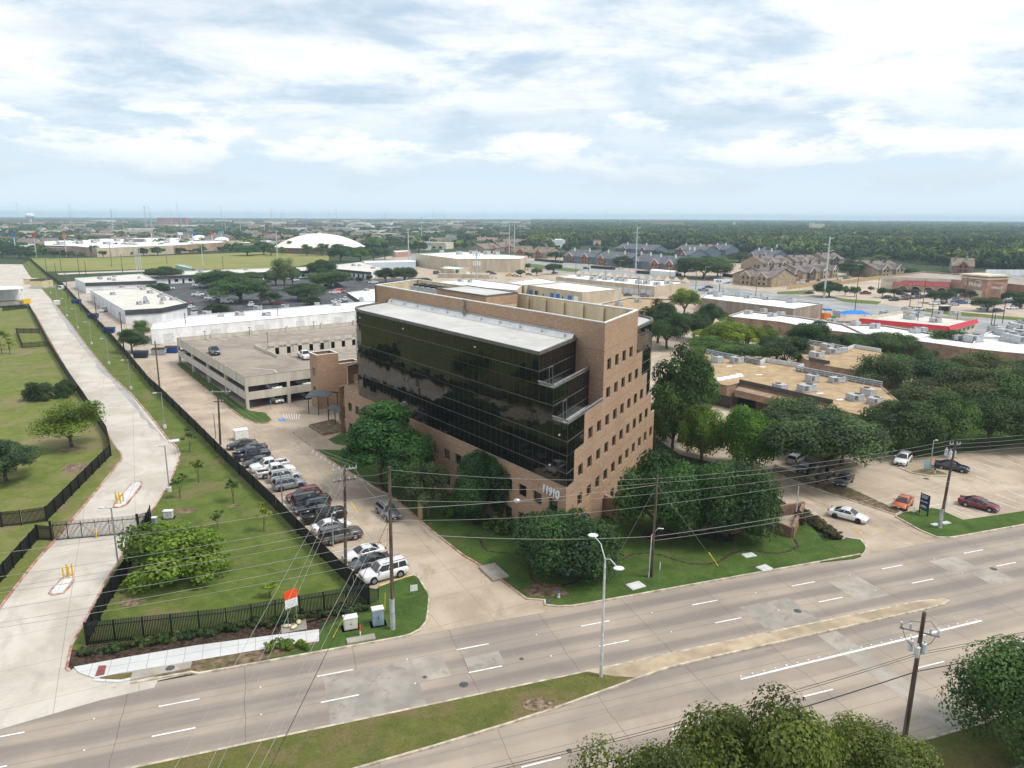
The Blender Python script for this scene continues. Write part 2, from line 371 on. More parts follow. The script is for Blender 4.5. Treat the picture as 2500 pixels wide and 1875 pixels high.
# right car park, its drive and lawn
sheet('right_car_park', [RW(66, 61.8), RW(420, 61.8), RW(420, 160), RW(80, 170), g(2, 1, 1230, 100), g(2, 1, 1230, 330), g(2, 1, 1450, 480), g(2, 1, 2206, 660), g(3, 1, 60, 820), g(3, 1, 400, 1050)], M_lot, .002)
rl = [RW(80.6, 61.85), RW(79, 61.95), RW(77.6, 62.5), g(3, 1, 1330, 1120), g(3, 1, 1110, 1000), g(3, 1, 1180, 965)]
rlb = [g(3, 1, 1420, 925), g(3, 1, 1480, 935), g(3, 1, 1690, 1025), g(3, 1, 2206, 945), RW(420, 66.8), RW(420, 61.8)]
slab('right_lawn', rl + rlb, M_lawn, .12); kerb('right_lawn_kerb', [RW(420, 61.8)] + rl[:5])
bed = [g(3, 1, 1110, 985), g(3, 1, 1160, 960), g(3, 1, 720, 760), g(3, 1, 390, 690), g(3, 1, 60, 560), g(3, 1, 30, 620), g(3, 1, 340, 740), g(3, 1, 560, 810)]
slab('mulch_strip', bed, M_dirt, .10); kerb('mulch_kerb', bed, closed=True)
isl = [g(3, 1, 1140, 580), g(3, 1, 1240, 500), g(3, 1, 1460, 480), g(3, 1, 1560, 590), g(3, 1, 1640, 630), g(3, 1, 1560, 650), g(3, 1, 1370, 645), g(3, 1, 1240, 620)]
slab('parking_island', isl, M_bwalk, .12); kerb('island_kerb', isl, closed=True)
slab('parking_island', [g(3, 1, 1240, 615), g(3, 1, 1400, 570), g(3, 1, 1560, 635), g(3, 1, 1400, 640)], M_dirt, .126)
far_lawn = [g(3, 1, 880, 430), g(3, 1, 1260, 505), g(3, 1, 1800, 430), g(3, 1, 2206, 360), RW(420, 120), RW(420, 190), g(3, 0, 2206, 1480), g(3, 1, 700, 200)]
slab('garden_ground', far_lawn, M_lawn, .10)
slab('garden_walk', [g(3, 1, 1460, 480), g(3, 1, 1640, 490), g(3, 1, 2206, 405), RW(420, 123), RW(420, 128), g(3, 1, 2206, 365), g(3, 1, 1800, 430)], M_bwalk, .13)
pm = MB()
def line(a, b, w=.11, z=.008, bld=None):
    a, b = Vector(a[:2]), Vector(b[:2]); d = (b - a).normalized(); nn = Vector((-d.y, d.x)) * w / 2; z = z if z > .02 else .036
    (bld or pm).sheet([a - nn, b - nn, b + nn, a + nn], z)
for a, b in [((1560, 910), (1780, 1000)), ((1620, 865), (1905, 970)), ((1900, 835), (2180, 925)), ((1970, 795), (2206, 880)), ((2085, 770), (2206, 815)), ((1700, 545), (1885, 600)), ((1750, 500), (1985, 580)), ((1850, 485), (2085, 565)), ((1960, 475), (2185, 545)), ((2060, 455), (2206, 500)),
             ((640, 765), (780, 735)), ((1005, 888), (1080, 872)), ((1395, 905), (1510, 885)), ((1800, 640), (1920, 690)), ((1965, 700), (2070, 740))]:
    line(g(3, 1, *a), g(3, 1, *b))

# left drive: pale concrete, its yard, red kerbs
dl = [RW(-75, 64), G(0, 1504), G(48, 1439), G(93, 1381), G(136, 1333), G(181, 1279), G(241, 1205), G(300, 1131), G(297, 1118), G(272, 1083), G(241, 1032), G(204, 970), G(170, 925), G(125, 848), G(85, 778), G(69, 762)]
dr = [G(170, 1643), G(181, 1589), G(210, 1535), G(258, 1439), G(330, 1321), G(371, 1262), G(419, 1185), G(439, 1132), G(441, 1115), G(432, 1098), G(411, 1080), G(365, 1021), G(320, 970), G(269, 925), G(215, 860), G(170, 800), G(118, 736), G(93, 709), G(69, 683), G(52, 657)]
apron = [G(325, 1695), G(240, 1683), G(200, 1668), G(177, 1650)]
yard = [G(0, 657), G(-400, 657), G(-400, 765), G(0, 765)]
sheet('pale_drive', [RW(-200, 61.8), RW(-200, 66)] + dl + [G(62, 757), G(0, 757), G(-700, 757), G(-700, 657), G(0, 657)] + dr[::-1] + apron[::-1] + [RW(-12, 61.8)], M_drive, .002)
sheet('drive_apron', [RW(-200, 58.6), RW(-22, 58.9), RW(-14.2, 60.6), RW(-10.3, 61.0), RW(-10.1, 62), RW(-200, 62)], M_drive, .004)
kerb('drive_kerb', [RW(-75, 64)] + dl[1:8] + dl[8:], M_kerbr); kerb('drive_kerb', [G(177, 1650)] + dr[:18], M_kerbr)
isd = lambda pts: [g(0, *p) for p in pts]
for pts in ([(1, 990, 985), (1, 1010, 940), (1, 1150, 775), (1, 1200, 760), (1, 1228, 770), (1, 1225, 800), (1, 1100, 960), (1, 1040, 985)], [(2, 445, 195), (2, 460, 170), (2, 560, 65), (2, 640, 40), (2, 650, 80), (2, 620, 130), (2, 560, 195), (2, 480, 210)]):
    p2 = isd(pts); slab('drive_island', p2, M_walk, .13); kerb('island_kerb', p2, M_kerbr, .22, .16, True)
# wedge lawn, far-left lawn
fl = [G(908, 1481), G(857, 1435), G(788, 1367), G(731, 1310), G(677, 1253), G(623, 1202), G(555, 1137), G(482, 1063), G(394, 976), G(368, 953), G(312, 885), G(255, 820), G(198, 761), G(156, 715), G(113, 684), G(71, 647)]
slab('wedge_lawn', fl[::-1] + [G(908, 1487), G(560, 1549), G(222, 1589), G(190, 1600), G(181, 1600)] + dr[1:], M_grass, .12)
slab('left_lawn', [RW(-75, 64)] + dl[1:] + [G(0, 765), G(-900, 765), G(-900, 1000), RW(-120, 66)], M_dry, .12)
slab('mulch_bed', [G(181, 1600), G(177, 1650), G(187, 1640), G(310, 1617), G(482, 1588), G(625, 1566), G(785, 1543), G(790, 1523), G(930, 1470), G(908, 1483), G(560, 1549), G(222, 1589)], M_soil, .10)
slab('sidewalk', [G(240, 1668), G(200, 1655), G(187, 1641), G(310, 1617), G(482, 1586), G(628, 1565), G(785, 1543), G(785, 1572), G(625, 1597), G(476, 1624), G(300, 1655)], M_walk, .12)
slab('verge_dirt', [G(476, 1624), G(625, 1597), G(785, 1572), G(790, 1588), RW(-6.9, 61.85), RW(-7.4, 62.1), RW(-11, 62.2)], M_dirt, .10)
slab('storm_drain_slab', [G(331, 1651), G(476, 1624), G(472, 1641), G(325, 1672)], M_patch2, .13)
sheet('tactile_strip', [G(239, 1665), G(262, 1660), G(267, 1637), G(248, 1638)], mat('brick_red_tile', (.25, .08, .07), .8, .15, 4), .128)
slab('corner_lawn', [G(785, 1545), G(930, 1470)] + [G(930, 1437), G(1000, 1412), G(1015, 1408)] + [G(1026, 1413), RW(14.9, 68.6), RW(14.1, 65.6), RW(13.5, 63.7), RW(12.6, 62.5), RW(11.6, 61.95), RW(10.9, 61.8), RW(-1.5, 61.8), G(785, 1575)], M_lawn, .12)
ky = MB(); line(G(930, 1438), G(1003, 1411), .15, .17, ky); ground('yellow_kerb_line', ky, M_yellow)

# lot and alleys
alley = [G(3, 700)]
sheet('lot_paving', [RW(10.9, 61.8), RW(14.1, 65.6), RW(14.9, 68.6), G(1010, 1411), G(922, 1441)] + [G(p[0], p[1]) for p in [(868, 1434), (799, 1367), (742, 1310), (688, 1253), (634, 1202), (566, 1137), (493, 1063), (405, 976), (379, 953), (322, 885), (264, 820), (206, 761), (164, 715), (150, 700)]] +
      [G(240, 690), G(760, 745), G(960, 830), G(960, 1010), G(880, 1090), G(1000, 1200), G(1180, 1360), G(1300, 1440)] + [RW(26.3, 61.8)], M_lot, .002)
sheet('warehouse_yard', [G(150, 700), G(206, 755), G(300, 865), G(430, 900), G(560, 840), G(460, 770), G(330, 690)], M_alley, .006)
sheet('asphalt_lot', [G(440, 785), G(560, 800), G(860, 790), G(1000, 770), G(1060, 700), G(1040, 680), G(640, 690), G(400, 695), G(390, 715)], M_asph, .008)
sheet('business_park_paving', [G(880, 745), G(1300, 900), G(1900, 900), G(2700, 900), G(2900, 740), G(2300, 690), G(1900, 640), G(1500, 628), G(1000, 620), G(880, 640)], M_lot, 0.)
sheet('boulevard', [G(x, y) for x, y in [(1000, 622), (1250, 633), (1400, 641), (1530, 659), (1690, 682), (1875, 712), (2010, 720), (2215, 743), (2390, 765), (2560, 775), (2900, 800), (2900, 845), (2500, 812), (2150, 757), (2160, 762), (2008, 750), (1875, 728), (1700, 712), (1500, 680), (1360, 664), (1250, 655), (1000, 637)]], M_blvd, .012)
sheet('boulevard_branch', [G(x, y) for x, y in [(1650, 690), (1700, 690), (1900, 735), (2060, 757), (2180, 760), (2300, 800), (2600, 860), (2600, 800), (2240, 770), (2000, 720), (1800, 700)]], M_blvd, .010)
for pts in ([(1255, 638), (1330, 648), (1420, 657), (1400, 663), (1310, 655), (1255, 646)], [(2215, 738), (2300, 748), (2500, 765), (2500, 772), (2300, 757), (2215, 744)], [(1895, 707), (1990, 700), (1975, 712), (1895, 712)], [(2025, 718), (2060, 722), (2150, 728), (2140, 735), (2060, 730)]):
    slab('boulevard_verge', [G(*p) for p in pts], M_grass, .12)
sheet('shop_car_park', [G(x, y) for x, y in [(1900, 700), (2000, 690), (2140, 672), (2300, 690), (2560, 720), (2700, 760), (2560, 772), (2390, 765), (2215, 743), (2010, 720)]], mat('shop_lot_concrete', (.46, .38, .30), .9, .12, .05, 6), .014)
sheet('meadow', [g(0, 0, 250, 500), g(0, 0, 640, 495), g(0, 0, 1100, 480), g(0, 0, 2206, 430), G(800, 628), G(800, 640), G(640, 672), g(0, 0, 1500, 575), g(0, 0, 850, 600), g(0, 0, 360, 615)], M_field, .02)
sheet('meadow_lane', [g(0, 0, 500, 640), g(0, 0, 1240, 605), g(0, 0, 1240, 592), g(0, 0, 480, 628)], M_drive, .024)
# marks and stall lines in the lot beside the fence
for k in range(20):
    a = G(868, 1434) + (G(405, 976) - G(868, 1434)) * (k * 2.95 / (G(405, 976) - G(868, 1434)).length) ; d = Vector((math.cos(math.radians(32)), math.sin(math.radians(32)), 0))
    if k < 18: line(a + d * .4, a + d * 5.4)
for x in range(9): line(g(1, 1, 510 + 40 * x, 455 + 12 * x), g(1, 1, 545 + 38 * x - 60, 490 + 22 * x + 10))
line(g(1, 1, 480, 445), g(1, 1, 740, 615)); line(g(1, 1, 740, 615), g(1, 1, 860, 690))
for x in range(7): line(G(400 + (1290 + 30 * x) / 4.424, 780 + 1045 / 4.424), G(400 + (1380 + 22 * x) / 4.424 - 12, 780 + 1100 / 4.424))
ground('parking_marking', pm, M_white)
pm = MB(); line(g(1, 1, 585, 660), g(1, 1, 690, 630), .15); line(g(1, 1, 825, 910), g(1, 1, 885, 1005), .15); line(g(3, 1, 740, 1095), g(3, 1, 820, 1150), .2); line(g(3, 1, 940, 1090), g(3, 1, 1000, 1130), .16); ground('drive_arrow', pm, M_yellow)
bl = MB(); bl.sheet([G(400 + x / 4.424, 780 + y / 4.424) for x, y in [(1235, 1100), (1310, 1092), (1325, 1118), (1250, 1128)]], .037); ground('accessible_bay_marking', bl, mat('blue_road_paint', (.10, .27, .60), .7, .1, 3))
# islands by the entrance and under the garage edge
ei = [G(716, 1061), G(722, 1056), G(755, 1046), G(800, 1038), G(845, 1055), G(850, 1090), G(846, 1105), G(772, 1103)]
slab('entrance_walk', ei, M_bwalk, .13); slab('entrance_grass', [G(803, 1079), G(845, 1058), G(870, 1075), G(880, 1095), G(846, 1094), G(820, 1090)], M_lawn, .15)
gi = [G(430, 898), G(440, 890), G(612, 1010), G(650, 1015), G(664, 1030), G(655, 1040), G(627, 1040), G(595, 1028), G(556, 1000), G(500, 955)]
slab('garage_grass_strip', gi, M_lawn, .12); kerb('garage_kerb', gi, M_kerbr, .2, .15, True)

# grey damp-stained edge of the pale drive, bed edging and bare soil of the front lawn
gs_ = [Q(0, 0, *p) for p in [(425, 845), (560, 985), (690, 1130), (800, 1260), (960, 1450), (1110, 1640)]] + [Q(0, 1, *p) for p in [(1250, 190), (1400, 360), (1440, 405), (1390, 400), (1370, 330), (1290, 290), (1265, 230), (1215, 210), (1195, 150), (1140, 95), (1095, 45)]] + [Q(0, 0, *p) for p in [(1010, 1610), (960, 1545), (900, 1500), (820, 1430), (830, 1400), (770, 1340), (720, 1270), (690, 1250), (640, 1170), (590, 1130), (560, 1060), (500, 990), (450, 900)]]
sheet('damp_concrete_edge', [G(*p) for p in gs_], mat('grey_stained_concrete', (.38, .36, .35), .9, .10, .25, 7, big=(.5, (.30, .28, .265), .5, .68)), .006)
ed = [(1100 + x / 7.34, 1130 + y / 7.34) for x, y in [(250, 1290), (430, 1340), (550, 1375), (590, 1460), (610, 1520), (700, 1580), (850, 1605), (1200, 1625)]] + [Q(2, 1, *p) for p in [(60, 1350), (120, 1370), (165, 1450), (185, 1560), (260, 1620), (420, 1625), (560, 1590), (680, 1480), (800, 1425), (960, 1390), (1060, 1340), (1200, 1330), (1300, 1348), (1430, 1390), (1550, 1420), (1700, 1422), (1800, 1400), (1900, 1330), (2000, 1302), (2100, 1300), (2206, 1318)]] + [Q(3, 1, *p) for p in [(100, 1322), (200, 1300), (275, 1262), (240, 1200)]]
m_ = MB(); m_.strip([G(*p, .12) for p in ed], .34, .10, .129); ground('bed_edging', m_, M_soil)
def blob(name, c, r, m, z, sq=.7, seed=0):
    q = random.Random(seed); ph = [q.uniform(.75, 1.15) for _ in range(14)]; sheet(name, [c + Vector((r * ph[k] * math.cos(k * math.pi / 7), r * sq * ph[k] * math.sin(k * math.pi / 7), 0)) for k in range(14)], m, z)
M_straw = mat('dry_leaf_litter', (.20, .145, .095), .95, .35, 3.5, 6)
for k, (p, r, m) in enumerate([(Q(2, 1, 500, 1450), 2.6, M_straw), (Q(2, 1, 1800, 1190), 2.2, M_soil), (Q(0, 1, 620, 480), 2.6, M_dirt), (Q(0, 1, 1600, 1000), 1.8, M_dirt), (Q(0, 1, 1720, 770), .7, M_dirt), (Q(0, 1, 2025, 960), .8, M_dirt), (Q(0, 2, 1150, 260), 1.3, M_straw), (Q(2, 2, 300, 130), 2.6, M_dirt), (Q(2, 2, 250, 1110), 1.4, M_straw), (Q(1, 1, 1980, 1080), 1.8, M_soil), (Q(0, 1, 700, 640), 3.2, M_straw), (Q(2, 1, 1280, 1170), 2.4, M_soil)]): blob('bare_soil', G(*p, .12), r, m, .123 if k != 8 else .133, .7, k)

sheet('kerb_filler', [RW(48, 61.7), RW(82, 61.7), RW(82, 64), RW(48, 64)], M_lot, -.02); sheet('kerb_filler', [RW(9, 61.7), RW(32, 61.7), RW(32, 63.6), RW(9, 63.6)], M_lot, -.02)
sheet('apron_filler', [G(170, 1640), G(178, 1662), G(205, 1680), G(240, 1692), G(330, 1685), G(480, 1650), G(480, 1615), G(200, 1645)], M_drive, -.015)
slab('apron_grass', [G(250, 1665), G(262, 1662), G(331, 1652), G(327, 1665), G(300, 1671), G(262, 1671)], M_median, .10); kerb('apron_kerb', [G(236, 1671), G(262, 1673), G(300, 1674), G(327, 1668)], M_walk, .3, .12)
slab('south_verge', [RW(-260, 14), RW(420, 14), RW(420, 35.2), RW(-260, 35.2)], M_median, .10); kerb('south_kerb', [RW(-260, 35.25), RW(420, 35.25)])
slab('south_sidewalk', [RW(-260, 29.2), RW(420, 29.2), RW(420, 31.0), RW(-260, 31.0)], M_patch, .125)
# ---------------------------------------------------------------- the office building (oblique plan: t along the glass front, s along the brick end wall)
def brick_mat(name, c1, c2, c3):
    m = bpy.data.materials.new(name); m.use_nodes = True; t = NT(m.node_tree); b = m.node_tree.nodes['Principled BSDF']
    b.inputs['Roughness'].default_value = .9; b.inputs['Specular IOR Level'].default_value = .2
    P = t.new('ShaderNodeNewGeometry').outputs['Position']
    big = t.noise(P, .18, 5, .6, .4); course = t.noise(t.vmath('MULTIPLY', P, (1.3, 1.3, 7.5)), 1.1, 6, .7); cell = t.noise(t.vmath('MULTIPLY', P, (4, 4, 14)), 1., 2, .6)
    base = t.mix(t.mrange(course, .32, .68), c1, c2)
    base = t.mix(t.math('MULTIPLY', t.mrange(cell, .50, .70), .6), base, c3)
    base = t.mix(t.math('MULTIPLY', t.mrange(big, .45, .7), .3), base, tuple(c * .78 for c in c1))
    sp = t.new('ShaderNodeSeparateXYZ'); t.link(P, sp.inputs[0])
    fr = t.math('FRACT', t.math('DIVIDE', t.math('SUBTRACT', sp.outputs[2], 7.55), 3.7))       # joint line under every floor
    base = t.mix(t.math('MULTIPLY', t.math('LESS_THAN', fr, .028), .45), base, tuple(c * .55 for c in c1))
    t.link(base, b.inputs['Base Color'])
    bp = t.new('ShaderNodeBump'); bp.inputs['Strength'].default_value = .35; bp.inputs['Distance'].default_value = .02
    t.link(course, bp.inputs['Height']); t.link(bp.outputs[0], b.inputs['Normal']); return m
def glass_mat(name, col=(.006, .006, .005), panel=1.232, rough=.03, wav=.12):
    """dark mirror glazing: every pane leans a little differently, as real curtain-wall panes do"""
    m = bpy.data.materials.new(name); m.use_nodes = True; t = NT(m.node_tree); b = m.node_tree.nodes['Principled BSDF']
    b.inputs['Base Color'].default_value = (*col, 1); b.inputs['Roughness'].default_value = rough; b.inputs['IOR'].default_value = 1.44; b.inputs['Specular Tint'].default_value = (1., .95, .91, 1)
    gN = t.new('ShaderNodeNewGeometry'); P = gN.outputs['Position']
    uv = t.new('ShaderNodeUVMap'); fl = t.vmath('FLOOR', uv.outputs[0]); wn = t.new('ShaderNodeTexWhiteNoise'); wn.noise_dimensions = '2D'; t.link(fl, wn.inputs['Vector'])
    off = t.vmath('MULTIPLY', t.vmath('SUBTRACT', wn.outputs['Color'], (.5, .5, .5)), (.016, .016, .016))
    n = t.new('ShaderNodeTexNoise'); n.inputs['Scale'].default_value = .8; t.link(P, n.inputs['Vector'])
    off2 = t.vmath('MULTIPLY', t.vmath('SUBTRACT', n.outputs['Color'], (.5, .5, .5)), (.012, .012, .02))
    nn = t.vmath('NORMALIZE', t.vmath('ADD', gN.outputs['Normal'], t.vmath('ADD', off, off2)))
    t.link(nn, b.inputs['Normal']); return m
M_brick = brick_mat('brown_brick', (.322, .203, .131), (.48, .325, .220), (.215, .132, .085))
M_glass = glass_mat('black_mirror_glass')
M_win = mat('dark_window_glass', (.012, .011, .010), .08, .3, .6, 3, spec=.6)
_t = NT(M_win.node_tree); _oi = _t.new('ShaderNodeObjectInfo'); _t.link(_t.ramp(_oi.outputs['Random'], [(0, (.004, .004, .004)), (.6, (.009, .008, .007)), (.85, (.02, .017, .014)), (.97, (.06, .05, .04))]), M_win.node_tree.nodes['Principled BSDF'].inputs['Base Color'])   # blinds differ from window to window
M_mull = mat('bronze_mullion', (.115, .11, .10), .5, .1, spec=.5)
M_coping = mat('white_coping', (.74, .74, .72), .6, .06, 1.)
M_roofw = paving_mat('white_membrane_roof', (.44, .43, .41), (.56, .55, .53), (.33, .315, .29), 5.9, math.radians(127), .05, (.45, .44, .42), .55)
M_roofw2 = paving_mat('bright_membrane_roof', (.74, .74, .73), (.83, .83, .82), (.58, .56, .53), 6.5, math.radians(12), .07, (.52, .51, .5), .5)
M_tanwall = mat('beige_stucco', (.52, .43, .29), .9, .08, .4, 6, stretch=(1, 1, .25), big=(.5, (.38, .31, .21), .56, .72))
M_metal = mat('galvanised_metal', (.42, .43, .44), .45, .12, 2., metal=.6)
M_grey = mat('grey_paint', (.40, .42, .43), .6, .12, 2.)
M_lgrey = mat('light_grey_paint', (.60, .61, .61), .6, .10, 2.)
M_whitep = mat('white_paint', (.78, .78, .77), .6, .05, 1.)
BN = G(1383, 1363); fv = Vector((-.59768, .80174, 0)).normalized(); ev = Vector((.42959, .90301, 0)).normalized()
def BP(t, s, z=0.): v = BN + fv * t + ev * s; v.z = z; return v
TC, SCN = 31.1, 19.1                                   # the plan repeats itself turned by half a circle about (31.1, 19.1)
off_b = thing('office_building', 'brown brick and black glass office building stepping up to a windowless brick spine, numbered 11910', 'building', BN)
def wall_with_holes(mb, P0, dv, nv, s0, s1, z0, z1, holes, depth=.24):
    """flat wall from s0 to s1 along dv with rectangular holes (a0,a1,b0,b1) and reveals going in against nv"""
    ss = sorted(set([s0, s1] + [h[0] for h in holes] + [h[1] for h in holes])); zs = sorted(set([z0, z1] + [h[2] for h in holes] + [h[3] for h in holes]))
    ss = [x for x in ss if s0 <= x <= s1]; zs = [x for x in zs if z0 <= x <= z1]
    pt = lambda s, z, d=0.: P0 + dv * s + Vector((0, 0, z)) - nv * d
    flip = dv.cross(Vector((0, 0, 1))).dot(nv) < 0
    def quad(a, b, c, d): mb.add([a, b, c, d], [(3, 2, 1, 0) if flip else (0, 1, 2, 3)])
    for i in range(len(ss) - 1):
        for j in range(len(zs) - 1):
            cs, cz = (ss[i] + ss[i + 1]) / 2, (zs[j] + zs[j + 1]) / 2
            if any(h[0] < cs < h[1] and h[2] < cz < h[3] for h in holes): continue
            quad(pt(ss[i], zs[j]), pt(ss[i + 1], zs[j]), pt(ss[i + 1], zs[j + 1]), pt(ss[i], zs[j + 1]))
    for a, b, c, d in holes:
        quad(pt(a, c), pt(a, c, depth), pt(a, d, depth), pt(a, d)); quad(pt(b, c, depth), pt(b, c), pt(b, d), pt(b, d, depth))
        quad(pt(a, c), pt(b, c), pt(b, c, depth), pt(a, c, depth)); quad(pt(a, d, depth), pt(b, d, depth), pt(b, d), pt(a, d))
nF = Vector((-fv.y, fv.x, 0)) ;  nF = nF if nF.dot(ev) < 0 else -nF      # outward of the glass front
nE = Vector((-ev.y, ev.x, 0)) ;  nE = nE if nE.dot(fv) < 0 else -nE      # outward of the end wall
Z6 = [(.95, 2.65), (4.92, 6.42), (8.62, 10.12), (12.32, 13.82), (16.0, 17.46), (19.65, 21.16)]
tops = [(0, 2.35, 8.66), (2.35, 5.45, 12.3), (5.45, 12.0, 16.05), (12.0, 26.5, 25.85), (26.5, 29.65, 19.5), (29.65, 32.75, 15.75), (32.75, 35.85, 12.05), (35.85, 38.2, 8.66)]
top_at = lambda s: next(z for a, b, z in tops if a <= s <= b)
holes = []
for k in range(11):
    s = 3.72 + 3.2 * k
    for r, (z0, z1) in enumerate(Z6):
        lo, hi = min(top_at(s - .4), top_at(s + 1.98)), 0
        if z1 < lo - .3 and (r > 0 or s > 16) and not (r >= 4 and s < 12): holes.append((s, s + 1.58, z0, z1))
holes.append((13.3, 15.4, 0.02, 2.7))
def office_half(turn):
    f_, e_, P = (fv, ev, lambda t, s, z=0.: BP(t, s, z)) if not turn else (-fv, -ev, lambda t, s, z=0.: BP(2 * TC - t, 2 * SCN - s, z))
    nf, ne = (nF, nE) if not turn else (-nF, -nE)
    br = MB(); O = P(0, 0)
    # end wall: panel by panel so that each step keeps its own top
    zr = [(a, b, z) for a, b, z in tops]
    for a, b, z in zr:
        hs = [(max(h[0], a), min(h[1], b), h[2], h[3]) for h in holes if h[1] > a and h[0] < b]
        ss = [(h[0], h[1], h[2], h[3]) for h in hs]
        wall_with_holes(br, O, e_, ne, a, b, 0, z, ss)
    for (a, b, z), (a2, b2, z2) in zip(zr, zr[1:]):                     # returns at the steps
        lo, hi = min(z, z2), max(z, z2)
        if b not in (12.0, 26.5): br.prism([P(0, b), P(.5, b), P(.5, b + (.002 if z2 > z else -.002)), P(0, b + (.002 if z2 > z else -.002))], lo, hi)
    # low brick front with two rows of windows
    fh = []
    for k in range(-1, 19):
        t0 = 4.42 + 2.927 * k
        for z0, z1 in ((1.2, 2.86), (5.05, 6.57)): fh.append((t0, t0 + 1.56, z0, z1))
    wall_with_holes(br, O, f_, nf, 0, 60.1, 0, 8.66, [h for h in fh])
    br.hexa([P(60.1, 0, 0), P(62.2, 1.6, 0), P(62.19, 1.61, 0), P(60.09, .01, 0)], [P(60.1, 0, 8.66), P(62.2, 1.6, 8.66), P(62.19, 1.61, 8.66), P(60.09, .01, 8.66)])
    br.sheet([P(0, 0), P(60.1, 0), P(62.2, 1.6), P(62.2, 12), P(0, 12)], 8.655)   # ledge on which the glazing stands
    # side of the brick spine
    wall_with_holes(br, P(0, 12.0), f_, nf, 0, 62.2, 8.6, 25.85, [])
    br.build('brick_wall', M_brick, off_b)
    # windows of both walls: one pane in a thin frame each
    def window(P0, dv, nv, h, door=False):
        a, b, z0, z1 = h; fr = MB(); fr.cur = 0
        pt = lambda s, z, d: P0 + dv * s + Vector((0, 0, z)) - nv * d
        fr.hexa([pt(a, z0, .22), pt(b, z0, .22), pt(b, z0, .26), pt(a, z0, .26)], [pt(a, z1, .22), pt(b, z1, .22), pt(b, z1, .26), pt(a, z1, .26)])
        fr.cur = 1
        for q0, q1, w0, w1 in ((a, a + .07, z0, z1), (b - .07, b, z0, z1), (a + .07, b - .07, z1 - .07, z1), (a + .07, b - .07, z0, z0 + .07)) + (((a + b) / 2 - .04, (a + b) / 2 + .04, z0 + .07, z1 - .07),) * (1 if door else 0):
            fr.hexa([pt(q0, w0, .18), pt(q1, w0, .18), pt(q1, w0, .219), pt(q0, w0, .219)], [pt(q0, w1, .18), pt(q1, w1, .18), pt(q1, w1, .219), pt(q0, w1, .219)])
        fr.build('entrance_door' if door else 'window', [M_win, M_mull], off_b)
    if not turn:
        for h in holes: window(O, e_, ne, h, h[3] == 2.7)
        for h in fh: window(O, f_, nf, h)
    # glazing: stepped storeys, one sheet per face with a pane grid in its UVs
    ZB = 8.66; lines = [8.66, 10.3, 12.4, 14.05, 16.1, 17.66, 19.7, 21.2, 23.43]
    gl = MB(); uvs = []; mu = MB()
    def face(a, b, z0, z1, n_out):
        L = (b - a).length; n = max(1, round(L / 1.232)); d = (b - a) / L
        o = len(gl.v); vs = [a + Vector((0, 0, z0)), b + Vector((0, 0, z0)), b + Vector((0, 0, z1)), a + Vector((0, 0, z1))]
        ok = d.cross(Vector((0, 0, 1))).dot(n_out) > 0
        zz = [z for z in lines if z0 - .01 <= z <= z1 + .01]
        u0 = rnd.randint(0, 500)
        for j in range(len(zz) - 1):
            for i in range(n):
                p, q = a + (b - a) * (i / n), a + (b - a) * ((i + 1) / n)
                vv = [Vector((p.x, p.y, zz[j])), Vector((q.x, q.y, zz[j])), Vector((q.x, q.y, zz[j + 1])), Vector((p.x, p.y, zz[j + 1]))]
                gl.add(vv, [(0, 1, 2, 3) if ok else (3, 2, 1, 0)]); uvs.append((u0 + i + .5, j + .5))
        nv = n_out.normalized()
        for z in zz:
            mu.hexa([a + nv * .003 + Vector((0, 0, z - .03)), b + nv * .003 + Vector((0, 0, z - .03)), b + nv * .05 + Vector((0, 0, z - .03)), a + nv * .05 + Vector((0, 0, z - .03))],
                    [a + nv * .003 + Vector((0, 0, z + .03)), b + nv * .003 + Vector((0, 0, z + .03)), b + nv * .05 + Vector((0, 0, z + .03)), a + nv * .05 + Vector((0, 0, z + .03))])
        for i in range(n + 1):
            p = a + (b - a) * (i / n); e = d * .006
            mu.hexa([p - e + nv * .003 + Vector((0, 0, z0)), p + e + nv * .003 + Vector((0, 0, z0)), p + e + nv * .012 + Vector((0, 0, z0)), p - e + nv * .012 + Vector((0, 0, z0))],
                    [p - e + nv * .003 + Vector((0, 0, z1)), p + e + nv * .003 + Vector((0, 0, z1)), p + e + nv * .012 + Vector((0, 0, z1)), p - e + nv * .012 + Vector((0, 0, z1))])
    si = .08                                            # glass stands just behind the brick line
    E_ = 62.08 if turn else 56.7; te = E_ - 4.4
    for t0, z0, z1 in ((0.06, 8.66, 16.1), (2.62, 16.1, 19.7), (5.26, 19.7, 23.43)): face(P(t0, si), P(te, si), z0, z1, nf)
    rc = [P(te, si), P(E_ - 2.6, .3), P(E_ - 1.2, 1.0), P(E_ - .35, 2.2), P(E_, 3.9)]
    for p, q in zip(rc, rc[1:]): face(p, q, 8.66, 23.43, nf - ne)
    face(P(E_, 3.9), P(E_, 12.0), 8.66, 23.43, -ne)
    for t0, s1, z0, z1 in ((.06, 2.35, 8.66, 12.4), (.06, 5.45, 12.4, 16.1), (2.62, 12, 14.05, 19.7), (5.26, 12, 17.66, 23.43)): face(P(t0, si), P(t0, s1 - .01), z0, z1, ne)
    go = gl.build('glass_curtain_wall', M_glass, off_b); uvl = go.data.uv_layers.new(name='UVMap')
    for i, p in enumerate(go.data.polygons):
        for li in p.loop_indices: uvl.data[li].uv = uvs[i]
    mu.build('mullion_grid', M_mull, off_b)
    # roof, terraces and their rails
    rf = MB(); outl = [P(5.5, .3), P(te, .3), P(E_ - 2.7, .55), P(E_ - 1.4, 1.2), P(E_ - .6, 2.4), P(E_ - .3, 3.9), P(E_ - .3, 11.9), P(5.5, 11.9)]
    rf.sheet(outl, 23.2); rf.build('glass_wing_roof', M_roofw, off_b)
